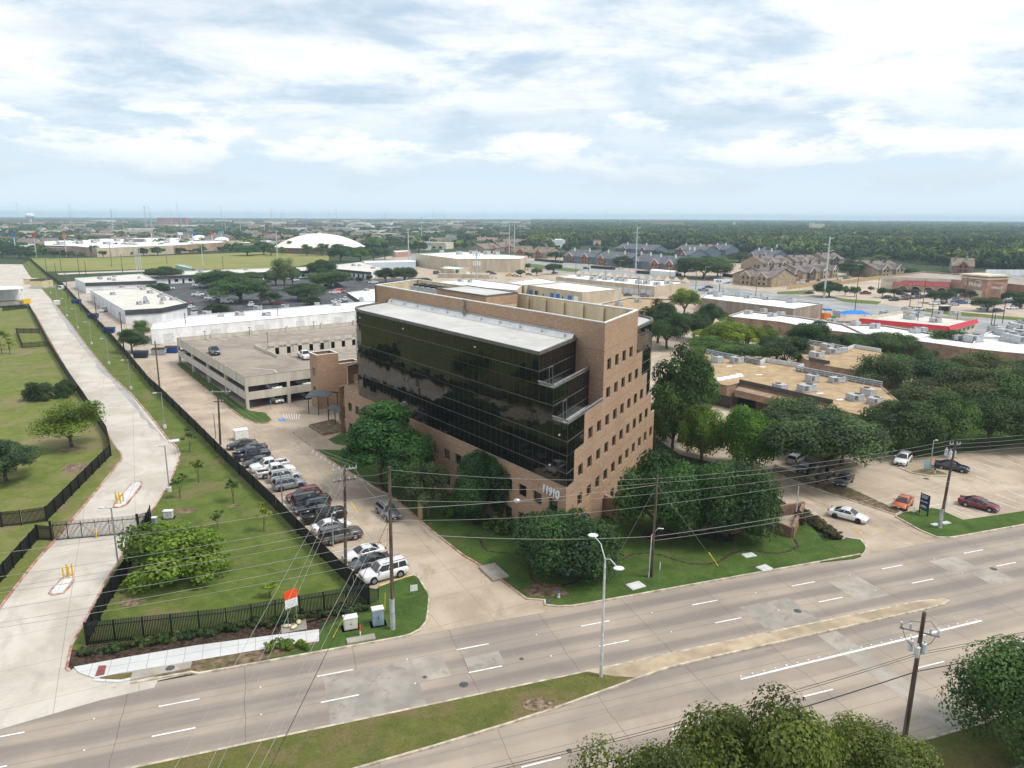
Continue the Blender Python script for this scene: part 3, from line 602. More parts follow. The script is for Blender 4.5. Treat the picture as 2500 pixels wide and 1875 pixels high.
    ck = MB(); ck.strip([P(5.3, 11.9), P(5.3, .12), P(te, .12), P(E_ - 2.65, .4), P(E_ - 1.25, 1.1), P(E_ - .42, 2.25), P(E_ - .1, 3.9), P(E_ - .1, 11.9)], .32, 23.1, 23.5)
    ck.build('roof_edge_trim', M_mull, off_b)
    st = MB(); st.add([P(5.6, 10.9, 23.22), P(E_ - .4, 10.9, 23.22), P(E_ - .4, 11.93, 23.85), P(5.6, 11.93, 23.85)], [(0, 1, 2, 3) if not turn else (0, 1, 2, 3)])
    st.build('wall_flashing', M_coping, off_b)
    pr = MB()
    pr.tube([P(6, 11.8, 24.0), P(E_ - 1, 11.8, 24.0)], .07, 6)
    for k in range(11): q = P(7 + 4.8 * k, 11.2); pr.box(q.x - .11, q.x + .11, q.y - .11, q.y + .11, 23.2, 23.75)
    pr.build('roof_rail', M_metal, off_b)
    for t0, t1, sL, zf in ((.06, 2.62, 5.45, 15.1), (2.62, 5.26, 12, 18.7)):
        tf = MB(); tf.sheet([P(t0 + .1, .1), P(t1, .1), P(t1, 11.98), P(t0 + .1, 11.98)], zf); tf.build('terrace_floor', M_grey, off_b)
        rl_ = MB(); ztop = 16.1 if t0 < 1 else 19.7
        rl_.strip([P(t1, .1), P(t0 + .05, .1), P(t0 + .05, 11.9)], .26, ztop, ztop + .1)
        rl_.tube([P(t1, .0, ztop + .38), P(t0, .0, ztop + .38), P(t0, 11.8, ztop + .38)], .13, 7)
        for q in (P(t1 - .4, 0), P(t0, 0), P(t0, 3), P(t0, 6), P(t0, 9)): rl_.cyl(q.x, q.y, ztop + .1, ztop + .38, .05, 5)
        rl_.build('terrace_rail', mat('dull_aluminium', (.26, .26, .25), .45, .1, 2, metal=.5), off_b)
        dr_ = MB(); pt = lambda s, z, d: P(t1, s) + ne * d + Vector((0, 0, z))
        for a, b in ((2.95, 3.03), (4.05, 4.13)): dr_.hexa([pt(a, zf, .02), pt(b, zf, .02), pt(b, zf, .1), pt(a, zf, .1)], [pt(a, zf + 2.4, .02), pt(b, zf + 2.4, .02), pt(b, zf + 2.4, .1), pt(a, zf + 2.4, .1)])
        dr_.hexa([pt(2.95, zf + 2.4, .02), pt(4.13, zf + 2.4, .02), pt(4.13, zf + 2.4, .1), pt(2.95, zf + 2.4, .1)], [pt(2.95, zf + 2.48, .02), pt(4.13, zf + 2.48, .02), pt(4.13, zf + 2.48, .1), pt(2.95, zf + 2.48, .1)])
        dr_.build('terrace_door_frame', MATS['dull_aluminium'], off_b)
    cp = MB(); cp.strip([P(.15, 5.45), P(.15, 12)], .34, 16.05, 16.12); cp.strip([P(.15, 2.35), P(.15, 5.45)], .34, 12.3, 12.36)
    for a, b, z in tops[4:]: cp.strip([P(.15, a), P(.15, b)], .34, z, z + .05)
    cp.strip([P(0, .06), P(60, .06)], .22, 8.66, 8.72); cp.build('wall_coping', mat('brick_cap', (.40, .30, .22), .8, .1), off_b)
office_half(False); office_half(True)
# spine roof inside its parapet
sp_in = MB(); A = [BP(.45, 12.4), BP(61.8, 12.4), BP(61.8, 26.1), BP(.45, 26.1)]
for i in range(4):
    a, b = A[i], A[(i + 1) % 4]; sp_in.add([a + Vector((0, 0, 22.4)), b + Vector((0, 0, 22.4)), b + Vector((0, 0, 25.8)), a + Vector((0, 0, 25.8))], [(0, 1, 2, 3)])
for k in range(14):
    q = BP(2.5 + 4.45 * k, 26.0)
    sp_in.hexa([q + fv * a + ev * b + Vector((0, 0, 22.4)) for a, b in ((-.35, 0), (.35, 0), (.35, -.35), (-.35, -.35))], [q + fv * a + ev * b + Vector((0, 0, 25.6)) for a, b in ((-.35, 0), (.35, 0), (.35, -.35), (-.35, -.35))])
sp_in.build('parapet_inner_wall', M_tanwall, off_b)
MB().sheet(A, 22.42).build('spine_roof', M_roofw, off_b)
MB().strip([BP(.2, 12.2), BP(62, 12.2), BP(62, 26.3), BP(.2, 26.3)], .48, 25.85, 25.98, True).build('spine_coping', M_coping, off_b)
ph = MB(); pq = [BP(29.3, 16.5), BP(44.1, 16.5), BP(42, 24.85), BP(26.9, 24.85)]
ph.prism(pq, 22.4, 24.6, False); ph.build('penthouse_wall', M_tanwall, off_b)
pb = MB(); pb.prism([p + (p - BP(35.5, 20.7)).normalized() * .06 for p in pq], 24.6, 26.15, False); pb.build('penthouse_brick_band', M_brick, off_b)
MB().sheet(pq, 26.2).build('penthouse_roof', M_roofw, off_b)
MB().strip(pq, .3, 26.1, 26.35, True).build('penthouse_trim', M_mull, off_b)
for k_, ch_ in enumerate('11910'):
    num = bpy.data.curves.new('numeral', 'FONT'); num.body = ch_; num.size = 1.38; num.extrude = .09; num.align_x = 'CENTER'; num.offset = .025
    no = link('numeral', num); num.materials.append(M_whitep); no.matrix_world = Matrix.Translation(BP(3.82 - .62 * k_, 0, 6.98) + nF * .12) @ Matrix((-fv, Vector((0, 0, 1)), nF)).transposed().to_4x4()
    no.parent = off_b; no.matrix_parent_inverse = wm(off_b).inverted()
for t_, z_ in ((52.2, 22.2), (37.5, 22.2), (18.3, 22.2), (1.3, 14.6), (2.9, 10.6)):
    l_ = MB(); q = BP(t_, .08, z_) + nF * .12; l_.ball(q, .13, n=6, m=4); l_.build('facade_lamp', M_whitep, off_b)
vp = MB(); q = BP(31.5, 11.7); vp.cyl(q.x, q.y, 23.2, 26.0, .2, 8); q = BP(31, 11.5); vp.cyl(q.x, q.y, 23.2, 24.7, .12, 6); vp.build('roof_pipe', mat('grey_green_pipe', (.22, .23, .20), .6, .2, 2), off_b)

# roof plant on the spine: chiller and box units
def ac_unit(name, label, loc, rz, L=2.4, W=1.7, Hh=1.3, kind=0, group='rooftop air conditioners'):
    o = thing(name, label, 'air conditioner', loc, rz, group)
    M = None
    b = MB(); b.box(-L / 2, L / 2, -W / 2, W / 2, .18, Hh); b.build('housing', mat('grey_unit_paint', (.43, .44, .45), .6, .12, 1.5, 4, coord='obj'), None).parent = o
    c = MB(); c.box(-L / 2 - .12, L / 2 + .12, -W / 2 - .12, W / 2 + .12, 0, .18); c.build('curb', M_metal, None).parent = o
    f = MB(); f.cyl(L * .22, 0, Hh, Hh + .07, W * .33, 12); f.build('fan', M_black, None).parent = o
    p = MB()
    for k in range(5): p.box(-L * .44 + k * .16, -L * .44 + k * .16 + .1, -W / 2 - .02, -W / 2, .3, Hh - .15)
    p.build('grille', mat('dark_grille', (.12, .125, .13), .6, .2, 3), None).parent = o
    return o
ch = thing('roof_chiller', 'long grey chiller with a row of dark fans behind the brick parapet', 'chiller', BP(49.0, 19.0, 22.75), math.atan2(fv.y, fv.x))
c1 = MB(); c1.box(-5, 5, -1.5, 1.5, 1.5, 3.2)
c1.build('casing', M_grey).parent = ch
c2 = MB()
for k in range(5):
    for y in (-.7, .7): c2.cyl(-4 + 2 * k, y, 3.2, 3.5, .62, 12)
c2.build('fan_row', M_black).parent = ch
c3 = MB()
for k in range(5): c3.prism([(-4.6 + 2 * k, -1.4), (-3.4 + 2 * k, -1.4), (-3.4 + 2 * k, 1.4), (-4.6 + 2 * k, 1.4)], 0, 1.5)
c3.build('coil_bank', M_black).parent = ch
AC0 = ac_unit('air_conditioner', 'grey box unit beside the penthouse on the brick spine roof', BP(25.0, 22.5, 22.42), .9)

# ---------------------------------------------------------------- parking garage
M_gar = mat('stained_precast_concrete', (.54, .50, .425), .9, .07, .5, 6, stretch=(1, 1, .22), big=(.35, (.40, .36, .29), .54, .72))
M_deck = paving_mat('garage_deck', (.245, .20, .165), (.335, .285, .235), (.165, .13, .11), 7.5, math.radians(30), amt=.6)
z3 = lambda x, y: (400 + x / 4.424, 780 + y / 4.424)
gA = G(*z3(905, 985)); zt = 6.7; gtop = G(*z3(875, 655), zt); gA.x, gA.y = gtop.x, gtop.y
gL = G(*z3(135, 235), zt); gR = G(*z3(1565, 560), zt); gR = gA + (gR - gA).normalized() * 62; gA.z = 0
gu = (gL - gA); gu.z = 0; gLn = gu.length; gu.normalize(); gw = (gR - gA); gw.z = 0; gw.normalize()
gar = thing('parking_garage', 'stained beige open-deck parking garage with a ramped roof behind the glass building', 'garage', gA)
def GP(a, b, z=0.): v = gA + gu * a + gw * b; v.z = z; return v
def bar(mb, a0, a1, b0, b1, z0, z1): mb.hexa([GP(a0, b0, z0), GP(a1, b0, z0), GP(a1, b1, z0), GP(a0, b1, z0)][::-1], [GP(a0, b0, z1), GP(a1, b0, z1), GP(a1, b1, z1), GP(a0, b1, z1)][::-1])
W_ = 62.
dk = MB()
well0, well1, wb = gLn * .36, gLn * .64, 14.
dk.prism([GP(.3, .3), GP(gLn - .3, .3), GP(gLn - .3, wb), GP(.3, wb)], 5.55, 5.75); dk.prism([GP(.3, wb), GP(well0, wb), GP(well0, W_), GP(.3, W_)], 5.55, 5.75)
dk.prism([GP(well1, wb), GP(gLn - .3, wb), GP(gLn - .3, W_), GP(well1, W_)], 5.55, 5.75)
dk.hexa([GP(well0, wb, 2.4), GP(well1, wb, 2.4), GP(well1, W_, 4.2), GP(well0, W_, 4.2)], [GP(well0, wb, 2.6), GP(well1, wb, 2.6), GP(well1, W_, 4.4), GP(well0, W_, 4.4)])
dk.build('roof_deck', M_deck, gar)
d2 = MB(); d2.prism([GP(.3, .3), GP(gLn - .3, .3), GP(gLn - .3, W_), GP(.3, W_)], 2.35, 2.58, True, True); d2.build('lower_deck', M_deck, gar)
sheet('garage_floor', [GP(.3, .3), GP(gLn - .3, .3), GP(gLn - .3, W_), GP(.3, W_)], M_deck, .01)
spn = MB()
for z0, z1 in ((4.75, 6.7), (1.95, 3.55)):
    bar(spn, 0, gLn, -.02, .24, z0, z1); bar(spn, 0, .24, .24, W_, z0, z1); bar(spn, gLn - .24, gLn, .24, W_, z0, z1)
spn.build('spandrel', M_gar, gar)
MB().strip([GP(.1, W_), GP(.1, .1), GP(gLn - .1, .1), GP(gLn - .1, W_)], .34, 6.7, 6.78).build('parapet_cap', mat('weathered_cap', (.30, .255, .20), .9, .15, 1), gar)
def colm(*a): m_ = MB(); bar(m_, *a); m_.build('column', M_gar, gar)
for a in np.linspace(.02, gLn - .55, 5): colm(a, a + .55, -.06, .5, 0, 6.7)
for b in np.linspace(8.6, W_ - .5, 6): colm(-.06, .5, b, b + .6, 0, 6.7); colm(gLn - .5, gLn + .06, b, b + .6, 0, 7.3)
for a in (gLn * .36, gLn * .64):
    for b in (14, 24, 34, 44, 54): colm(a - .25, a + .25, b, b + .5, 0, 5.5)
wl = MB()                                              # walls of the sunken ramp: solid near wall, slotted far wall
bar(wl, well0 - .12, well0 + .12, wb, W_, 5.5, 6.55); bar(wl, well0, well1, wb - .12, wb + .12, 2.5, 6.55)
for k in range(16): bar(wl, well1 - .12, well1 + .12, wb + 3.1 * k, wb + 3.1 * k + 2.05, 2.5, 6.5)
bar(wl, well1 - .12, well1 + .12, wb, W_, 5.2, 5.75); bar(wl, well1 - .12, well1 + .12, wb, W_, 2.5, 3.0)
wl.build('ramp_wall', M_gar, gar)
gm = MB()
for k in range(19):
    b = 5 + 2.75 * k; line(GP(gLn - .6, b), GP(gLn - 5.4, b + 1.2), .12, 5.757, gm)
    if b > wb + 1: line(GP(well0 - .6, b), GP(well0 - 5, b + 1.0), .12, 5.757, gm); line(GP(.6, b), GP(4.4, b - .8), .12, 5.757, gm)
line(GP(14, 5), GP(8.5, 8.8), .15, 5.757, gm); line(GP(8.5, 8.8), GP(3.5, 8.2), .15, 5.757, gm); line(GP(well1 - 1, 10), GP(well1 - 5, 12.5), .15, 5.757, gm)
gm.build('stall_marking', M_white, gar)
for a, b in ((gLn * .62, 17.), (gLn * .45, 27.), (gLn - 1, 19), (gLn - 1, 38), (gLn - 1, 7)):
    lp = thing('garage_lamp', 'thin dark light pole standing on the garage roof deck', 'light pole', GP(a, b, 5.75 if a != gLn * .45 else 3.0), 0, 'light poles on the garage roof')
    hh = 3.6 if a < gLn - 2 else 2.2
    m_ = MB(); m_.cyl(0, 0, 0, hh, .07, 6); m_.build('pole', M_mull).parent = lp; m_ = MB(); m_.box(-.35, .35, -.14, .14, hh, hh + .12); m_.build('lamp_head', M_mull).parent = lp
# brick stair towers in front of the garage
tw = thing('stair_tower', 'pair of brown brick stair towers with open square tops beside the garage', 'tower', G(*z3(1650, 960)))
t0 = G(*z3(1650, 410), 11.2); uu = gw; vv = gu
tl = MB(); tr = MB()
def tower(mb, o, w, d, z, lb):
    q = [o, o + uu * w, o + uu * w + vv * d, o + vv * d]; mb.prism(q, 0, z, False); mb.sheet(q, z - .9); mb.build('tower_shaft', M_brick, tw)
    MB().strip([p + (o + uu * w / 2 + vv * d / 2 - p).normalized() * .15 for p in q], .42, z, z + .1, True).build('tower_coping', M_coping, tw)
    return q
t0.z = 0; q1 = tower(tl, t0, 4.6, 4.2, 11.2, ''); q2 = tower(tr, t0 + uu * 4.65 + vv * .35, 5.0, 3.6, 8.8, '')
for z0 in (2.8, 6.8):
    w_ = MB(); p = t0 + vv * 1.6 - uu * .03
    w_.hexa([p, p + vv * 1.2, p + vv * 1.2 - uu * .02, p - uu * .02], [v + Vector((0, 0, 1.6)) for v in (p, p + vv * 1.2, p + vv * 1.2 - uu * .02, p - uu * .02)])
    w_.v = [(x, y, z + z0) for x, y, z in w_.v]; w_.build('window', M_win, tw)
# covered walk to the entrance: two dark standing-seam roofs on thin posts
M_seam = mat('dark_metal_roof', (.115, .125, .135), .45, .12, 2., metal=.35)
def canopy(name, label, A_, B_, w, z, slope, n):
    A_, B_ = Vector(A_), Vector(B_); A_.z = B_.z = 0; o = thing(name, label, 'canopy', (A_ + B_) / 2); d = (B_ - A_).normalized(); nn = Vector((-d.y, d.x, 0)); L = (B_ - A_).length
    r = MB()
    for sgn in (-1, 1):
        e0, e1 = A_ + nn * sgn * w / 2, B_ + nn * sgn * w / 2
        r.add([A_ + Vector((0, 0, z + slope)), B_ + Vector((0, 0, z + slope)), e1 + Vector((0, 0, z)), e0 + Vector((0, 0, z))], [(0, 1, 2, 3)])
        r.add([A_ + Vector((0, 0, z + slope - .15)), B_ + Vector((0, 0, z + slope - .15)), e1 + Vector((0, 0, z - .15)), e0 + Vector((0, 0, z - .15))], [(0, 1, 2, 3)])
        r.hexa([e0 + Vector((0, 0, z - .2)), e1 + Vector((0, 0, z - .2)), e1 + nn * sgn * .06 + Vector((0, 0, z - .2)), e0 + nn * sgn * .06 + Vector((0, 0, z - .2))], [e0 + Vector((0, 0, z + .02)), e1 + Vector((0, 0, z + .02)), e1 + nn * sgn * .06 + Vector((0, 0, z + .02)), e0 + nn * sgn * .06 + Vector((0, 0, z + .02))])
    for k in range(int(L / .45)):
        p = A_ + d * (k * .45 + .2)
        for sgn in (-1, 1): r.tube([p + Vector((0, 0, z + slope + .02)), p + nn * sgn * w / 2 + Vector((0, 0, z + .02))], .03, 4)
    r.build('canopy_roof', M_seam, o)
    for k in range(n):
        for sgn in (-1, 1):
            p = A_ + d * (L * (k + .08) / (n - .84)) + nn * sgn * (w / 2 - .25); m_ = MB(); m_.box(p.x - .07, p.x + .07, p.y - .07, p.y + .07, 0, z - .05); m_.build('post', M_black, o)
    return o
c_a = G(*z3(1610, 830), 3.9); c_b = G(*z3(1880, 820), 3.9)
canopy('entrance_canopy', 'larger dark metal gabled canopy by the stair tower', G(*z3(1600, 800), 4.2), G(*z3(1830, 815), 4.2) , 4.2, 3.9, .7, 3)
canopy('entrance_canopy', 'smaller dark metal gabled canopy meeting the brick building', G(*z3(1830, 935), 3.4), G(*z3(1990, 985), 3.4), 3.0, 3.0, .5, 3)
# ---------------------------------------------------------------- vehicles
def paint_mat():
    m = bpy.data.materials.new('car_paint'); m.use_nodes = True; t = NT(m.node_tree); b = m.node_tree.nodes['Principled BSDF']
    oi = t.new('ShaderNodeObjectInfo'); P = t.new('ShaderNodeTexCoord').outputs['Object']
    n = t.noise(P, 1.5, 4, .6); t.link(t.mix(t.math('MULTIPLY', t.mrange(n, .45, .7), .18), oi.outputs['Color'], (.25, .22, .18)), b.inputs['Base Color'])
    b.inputs['Roughness'].default_value = .32; b.inputs['Coat Weight'].default_value = .5; b.inputs['Coat Roughness'].default_value = .08; return m
M_paint = paint_mat()
M_cglass = mat('car_glass', (.018, .022, .026), .06, .2, .8, 2, spec=.7)
M_tyre = mat('tyre_rubber', (.018, .018, .018), .85, .2, 3, coord='obj')
M_rim = mat('alloy_rim', (.38, .38, .39), .4, .15, 3, metal=.6, coord='obj')
M_rimd = mat('black_rim', (.03, .03, .03), .5, .1, 3, coord='obj')
M_lamp = mat('headlight_lens', (.70, .72, .74), .15, .05, 3, spec=.7)
M_tail = mat('taillight_lens', (.38, .02, .02), .25, .1, 3)
M_plate = mat('number_plate', (.72, .73, .74), .5, .04, 3)
M_trim = mat('black_trim', (.02, .02, .021), .6, .2, 3)
KINDS_ = dict(
    sedan=dict(L=4.85, W=1.84, st=[(-2.42, .60, .80), (-2.36, .92, .88), (-2.1, 1.0, .91), (-1.5, 1.02, .92), (0, .98, .92), (.95, .96, .92), (1.6, .88, .91), (2.1, .78, .87), (2.34, .66, .80), (2.43, .5, .72)], gb=(-1.85, 1.05), gr=(-.85, .20), H=1.46, belt=.97, wb=1.40, wr=.335),
    hatch=dict(L=4.25, W=1.79, st=[(-2.10, .60, .80), (-2.05, .98, .88), (-1.7, 1.06, .90), (0, .98, .90), (.95, .96, .90), (1.5, .88, .88), (1.9, .78, .84), (2.05, .66, .78), (2.13, .5, .70)], gb=(-1.85, 1.15), gr=(-1.15, .15), H=1.42, belt=.99, wb=1.30, wr=.34),
    suv=dict(L=4.75, W=1.92, st=[(-2.36, .65, .84), (-2.32, 1.05, .92), (-1.9, 1.12, .95), (0, 1.08, .96), (.95, 1.07, .96), (1.6, 1.02, .94), (2.1, .93, .90), (2.31, .80, .84), (2.38, .55, .78)], gb=(-2.28, 1.10), gr=(-1.92, .32), H=1.70, belt=1.08, wb=1.40, wr=.37),
    bigsuv=dict(L=5.2, W=2.02, st=[(-2.58, .68, .90), (-2.56, 1.12, .97), (-2.2, 1.2, 1.0), (0, 1.18, 1.01), (1.1, 1.18, 1.01), (1.8, 1.15, .99), (2.3, 1.08, .96), (2.55, .98, .92), (2.62, .6, .86)], gb=(-2.54, 1.25), gr=(-2.36, .55), H=1.93, belt=1.18, wb=1.5, wr=.40),
    pickup=dict(L=5.75, W=2.02, st=[(-2.86, .62, .93), (-2.85, .80, 1.0), (-.92, .80, 1.01), (-.90, 1.2, 1.01), (1.3, 1.2, 1.01), (2.1, 1.17, 1.0), (2.55, 1.1, .97), (2.82, 1.0, .92), (2.89, .6, .86)], gb=(-.85, 1.40), gr=(-.68, .72), H=1.92, belt=1.2, wb=1.78, wr=.41, bed=True),
    van=dict(L=5.6, W=2.05, st=[(-2.78, .6, .96), (-2.77, 1.2, 1.0), (0, 1.22, 1.02), (1.4, 1.2, 1.02), (2.2, 1.1, .98), (2.7, .95, .92), (2.8, .6, .85)], gb=(-2.75, 1.75), gr=(-2.66, .85), H=2.35, belt=1.22, wb=1.7, wr=.37, panel=True))
def inset(q, mx0, mx1, my0, my1, off=.014):
    """a pane on quad q (a,b,c,d; a->b bottom) pulled in by fractions, lifted along the normal"""
    a, b, c, d = [Vector(p) for p in q]; n = (b - a).cross(d - a).normalized() * off
    pt = lambda u, v: (a * (1 - u) + b * u) * (1 - v) + (d * (1 - u) + c * u) * v + n
    return [pt(mx0, my0), pt(1 - mx1, my0), pt(1 - mx1, 1 - my1), pt(mx0, 1 - my1)]
def car_parts(kind, dark_rim=False):
    k = KINDS_[kind]; W = k['W'] / 2; P = []
    b = MB(); n = 0; rings = []
    for x, zt, w in k['st']:
        zb = .24 if abs(x) < k['L'] / 2 - .12 else .34; zm = zb + (zt - zb) * .55; rings.append([(x, .86 * w, zb), (x, w, zb + .13), (x, w, zm), (x, .965 * w, zt - .07), (x, .87 * w, zt)])
    vs = []
    for r in rings: vs += r + [(x, -y, z) for x, y, z in reversed(r)]
    m = 10; fs = []
    for i in range(len(rings) - 1):
        for j in range(m): fs.append((i * m + j, i * m + (j + 1) % m, (i + 1) * m + (j + 1) % m, (i + 1) * m + j))
    fs.append(tuple(range(m - 1, -1, -1))); fs.append(tuple((len(rings) - 1) * m + j for j in range(m)))
    b.add(vs, fs)
    (x0, x1), (r0, r1), zb, zr = k['gb'], k['gr'], k['belt'] - .02, k['H']; wb, wr_ = W * .90, W * .72 if kind != 'van' else W * .80
    Bq = [Vector((x0, -wb, zb)), Vector((x1, -wb, zb)), Vector((x1, wb, zb)), Vector((x0, wb, zb))]
    Rq = [Vector((r0, -wr_, zr - .05)), Vector((r1, -wr_, zr - .05)), Vector((r1, wr_, zr - .05)), Vector((r0, wr_, zr - .05))]
    b.hexa(Bq, Rq)
    cx_ = (r0 + r1) / 2
    b.hexa(Rq, [Vector((cx_ + (p.x - cx_) * .93, p.y * .86, zr)) for p in Rq])
    if k.get('bed'):
        for y in (-1, 1): b.box(-2.84, -.9, y * W - (.0 if y < 0 else .09), y * W + (.09 if y < 0 else .0), .78, 1.21)
        b.box(-2.88, -2.80, -W + .02, W - .02, .6, 1.20)
    P.append(('body', b, M_paint, True, None))
    sides = [(Bq[0], Bq[1], Rq[1], Rq[0]), (Bq[2], Bq[3], Rq[3], Rq[2])]
    P.append(('windscreen', MB().add(inset((Bq[1], Bq[2], Rq[2], Rq[1]), .06, .06, .06, .04), [(0, 1, 2, 3)]), M_cglass, False, None))
    rw = MB().add(inset((Bq[3], Bq[0], Rq[0], Rq[3]), .08, .08, .12 if kind != 'suv' else .2, .08), [(0, 1, 2, 3)]); P.append(('rear_window', rw, M_cglass, False, None))
    for si, q in enumerate(sides):
        w_ = MB(); cuts = [(.03, .50), (.53, .95)] if si else [(.05, .47), (.50, .97)]
        if k.get('bed'): cuts = [(.06, .46), (.50, .95)]
        if kind in ('bigsuv', 'suv'): cuts = [(.05, .30), (.33, .62), (.65, .96)] if not si else [(.04, .35), (.38, .67), (.70, .95)]
        if k.get('panel'): cuts = [(.74, .95)] if not si else [(.05, .26)]
        for a, c in cuts: w_.add(inset(q, a, 1 - c, .10, .10), [(0, 1, 2, 3)])
        P.append(('side_window', w_, M_cglass, False, None))
    if k.get('bed'):
        q = MB(); q.box(-2.78, -.95, -W + .10, W - .10, .81, .86); P.append(('bed_liner', q, M_trim, False, None))
    z_h = k['st'][-2][1]; xf = k['L'] / 2
    for y in (-1, 1):
        h = MB(); h.box(xf - .30, xf - .035, y * W * .70 - .19, y * W * .70 + .19, z_h - .16, z_h - .02); P.append(('headlight', h, M_lamp, False, None))
        h = MB(); h.box(-xf + .0, -xf + .16, y * W * .82 - .11, y * W * .82 + .11, .80, 1.0 if kind in ('sedan', 'hatch') else 1.12); P.append(('taillight', h, M_tail, False, None))
        h = MB(); h.box(x1 - .52, x1 - .32, y * (W + .08) - .10, y * (W + .08) + .10, zb + .04, zb + .18); P.append(('mirror', h, M_paint, False, None))
    gr = MB(); gr.box(xf - .2, xf + .012, -W * .45, W * .45, z_h - .32, z_h - .12); gr.box(xf - .25, xf + .01, -W * .66, W * .66, .36, .46); P.append(('grille', gr, M_trim, False, None))
    pl = MB(); pl.box(xf - .1, xf + .025, -.16, .16, .44, .54); pl.box(-xf - .025, -xf + .2, -.16, .16, .62, .74); P.append(('number_plate', pl, M_plate, False, None))
    r = k['wr']
    for x in (-k['wb'], k['wb']):
        for y in (-1, 1):
            yo = y * W * .985
            a = MB(); a.tube([(x, yo - y * .25, r + .04), (x, yo + y * .012, r + .04)], r + .07, 16); P.append(('wheel_arch', a, M_trim, False, None))
            a = MB(); a.tube([(x, yo - y * .22, r), (x, yo + y * .03, r)], r, 16); rim = MB(); rim.tube([(x, yo - y * .02, r), (x, yo + y * .045, r)], [r * .66, r * .60], 12)
            P.append(('wheel', a, M_tyre, False, ('rim', rim, M_rimd if dark_rim else M_rim)))
    if kind in ('suv', 'bigsuv'):
        for y in (-1, 1):
            a = MB(); a.tube([(r0 + .1, y * wr_ * .88, zr + .05), (r1 - .2, y * wr_ * .88, zr + .05)], .03, 5); P.append(('roof_rack', a, M_trim, False, None))
    return P
CARP = {}; CARF = {}; n_car = [0]
CAT = dict(sedan='car', hatch='car', suv='car', bigsuv='car', pickup='pickup truck', van='van')
def car(kind, loc, head, col, label, group=None, dark_rim=False, z=0.):
    """a car with all its parts; copies share mesh data"""
    key = (kind, dark_rim); c4 = (*col, 1); name = {'pickup': 'pickup_truck', 'van': 'delivery_van'}.get(kind, 'parked_car'); loc = Vector((loc[0], loc[1], z + .025))
    if key not in CARP:
        o = thing(name, label, CAT[kind], loc, head, group); CARP[key] = o; o.color = c4
        for nm, mb, m, smooth, sub in car_parts(kind, dark_rim):
            p = mb.build(nm, m, None, smooth); p.parent = o; p.color = c4
            if sub: s_ = sub[1].build(sub[0], sub[2]); s_.parent = p
        return o
    o = dup(CARP[key], loc, head, label, group, c4)
    if not group and 'group' in o: del o['group']
    return o
def far_car(kind, loc, head, col, label, group, z=0.):
    """a car too small in the picture to show its parts: one mesh of the same shapes"""
    c4 = (*col, 1)
    if kind not in CARF:
        mb = MB(); mats = []
        for nm, b, m, smooth, sub in car_parts(kind):
            for bb, mm in ((b, m),) + (((sub[1], sub[2]),) if sub else ()):
                if mm not in mats: mats.append(mm)
                mb.cur = mats.index(mm); mb.add(bb.v, bb.f)
        CARF[kind] = mb.mesh('small_car', mats)
    o = link({'pickup': 'pickup_truck', 'van': 'delivery_van'}.get(kind, 'parked_car'), CARF[kind]); o.location = (loc[0], loc[1], z + .02); o.rotation_euler = (0, 0, head); o.color = c4
    return tag(o, label, CAT[kind], group)
WHT, SIL, GRY, DGR, BLK, NAV, RED, ORG, BLU = (.78, .78, .78), (.42, .43, .44), (.17, .18, .19), (.055, .058, .062), (.012, .013, .015), (.016, .022, .042), (.16, .012, .02), (.50, .11, .025), (.04, .13, .32)
hd = math.radians(32); hb = hd + math.pi
z5 = lambda x, y: G(560 + x / 7.34, 1060 + y / 7.34)
LOT = 'cars parked along the black fence'
for args in [('sedan', z5(240, 290), hb, BLK, 'glossy black sedan next to the white equipment cabinet by the fence'),
             ('sedan', z5(420, 365), hb, NAV, 'dark sedan hidden between the black sedan and the navy pickup'),
             ('pickup', z5(420, 480), hd, NAV, 'navy blue pickup truck with its tail to the black fence'),
             ('sedan', z5(540, 600), hb, DGR, 'dark grey sedan squeezed between the navy and white pickups'),
             ('pickup', z5(735, 680), hb, WHT, 'white pickup parked nose to the fence with an open black bed'),
             ('pickup', z5(850, 780), hd, WHT, 'white pickup backed up to the fence beside the silver estate'),
             ('suv', z5(1015, 860), hd, SIL, 'silver SUV with red tail lights beside the white pickup'),
             ('suv', z5(1095, 1005), hd, (.20, .23, .27), 'slate blue coupe SUV with black wheels beside an empty bay', True),
             ('suv', z5(1360, 1210), hb, RED, 'dark red SUV parked nose to the fence'),
             ('bigsuv', z5(1490, 1310), hd, BLK, 'long black SUV with roof rails next to the red SUV'),
             ('suv', z5(1500, 1420), hb, NAV, 'dark blue SUV between the long black SUV and the black pickup'),
             ('pickup', z5(1720, 1560), hd, BLK, 'black pickup truck next to the white sedan with black trunk', True)]:
    car(args[0], args[1], args[2], args[3], args[4], LOT, len(args) > 5)
for args in [('sedan', g(1, 1, 665, 1160), hd, WHT, 'white sedan between the black pickup and the grey SUV'), ('bigsuv', g(1, 1, 745, 1245), hd, (.10, .095, .09), 'brown-grey SUV with a ribbed roof beside the wooden pole'),
             ('sedan', g(1, 1, 945, 1395), hb, WHT, 'white sedan with dark glass roof next to the charcoal sedan'), ('sedan', g(1, 1, 1000, 1475), hb, DGR, 'charcoal sedan with a silver sunshade in its windscreen'),
             ('bigsuv', g(1, 1, 1120, 1565), hb, WHT, 'large white SUV at the street end of the parking row')]:
    car(args[0], args[1], args[2], args[3], args[4], LOT)
a, b = g(1, 1, 1090, 985), g(1, 1, 1210, 1085); car('suv', (a + b) / 2, math.atan2((b - a).y, (b - a).x), GRY, 'grey SUV driving down the lot lane towards the street')
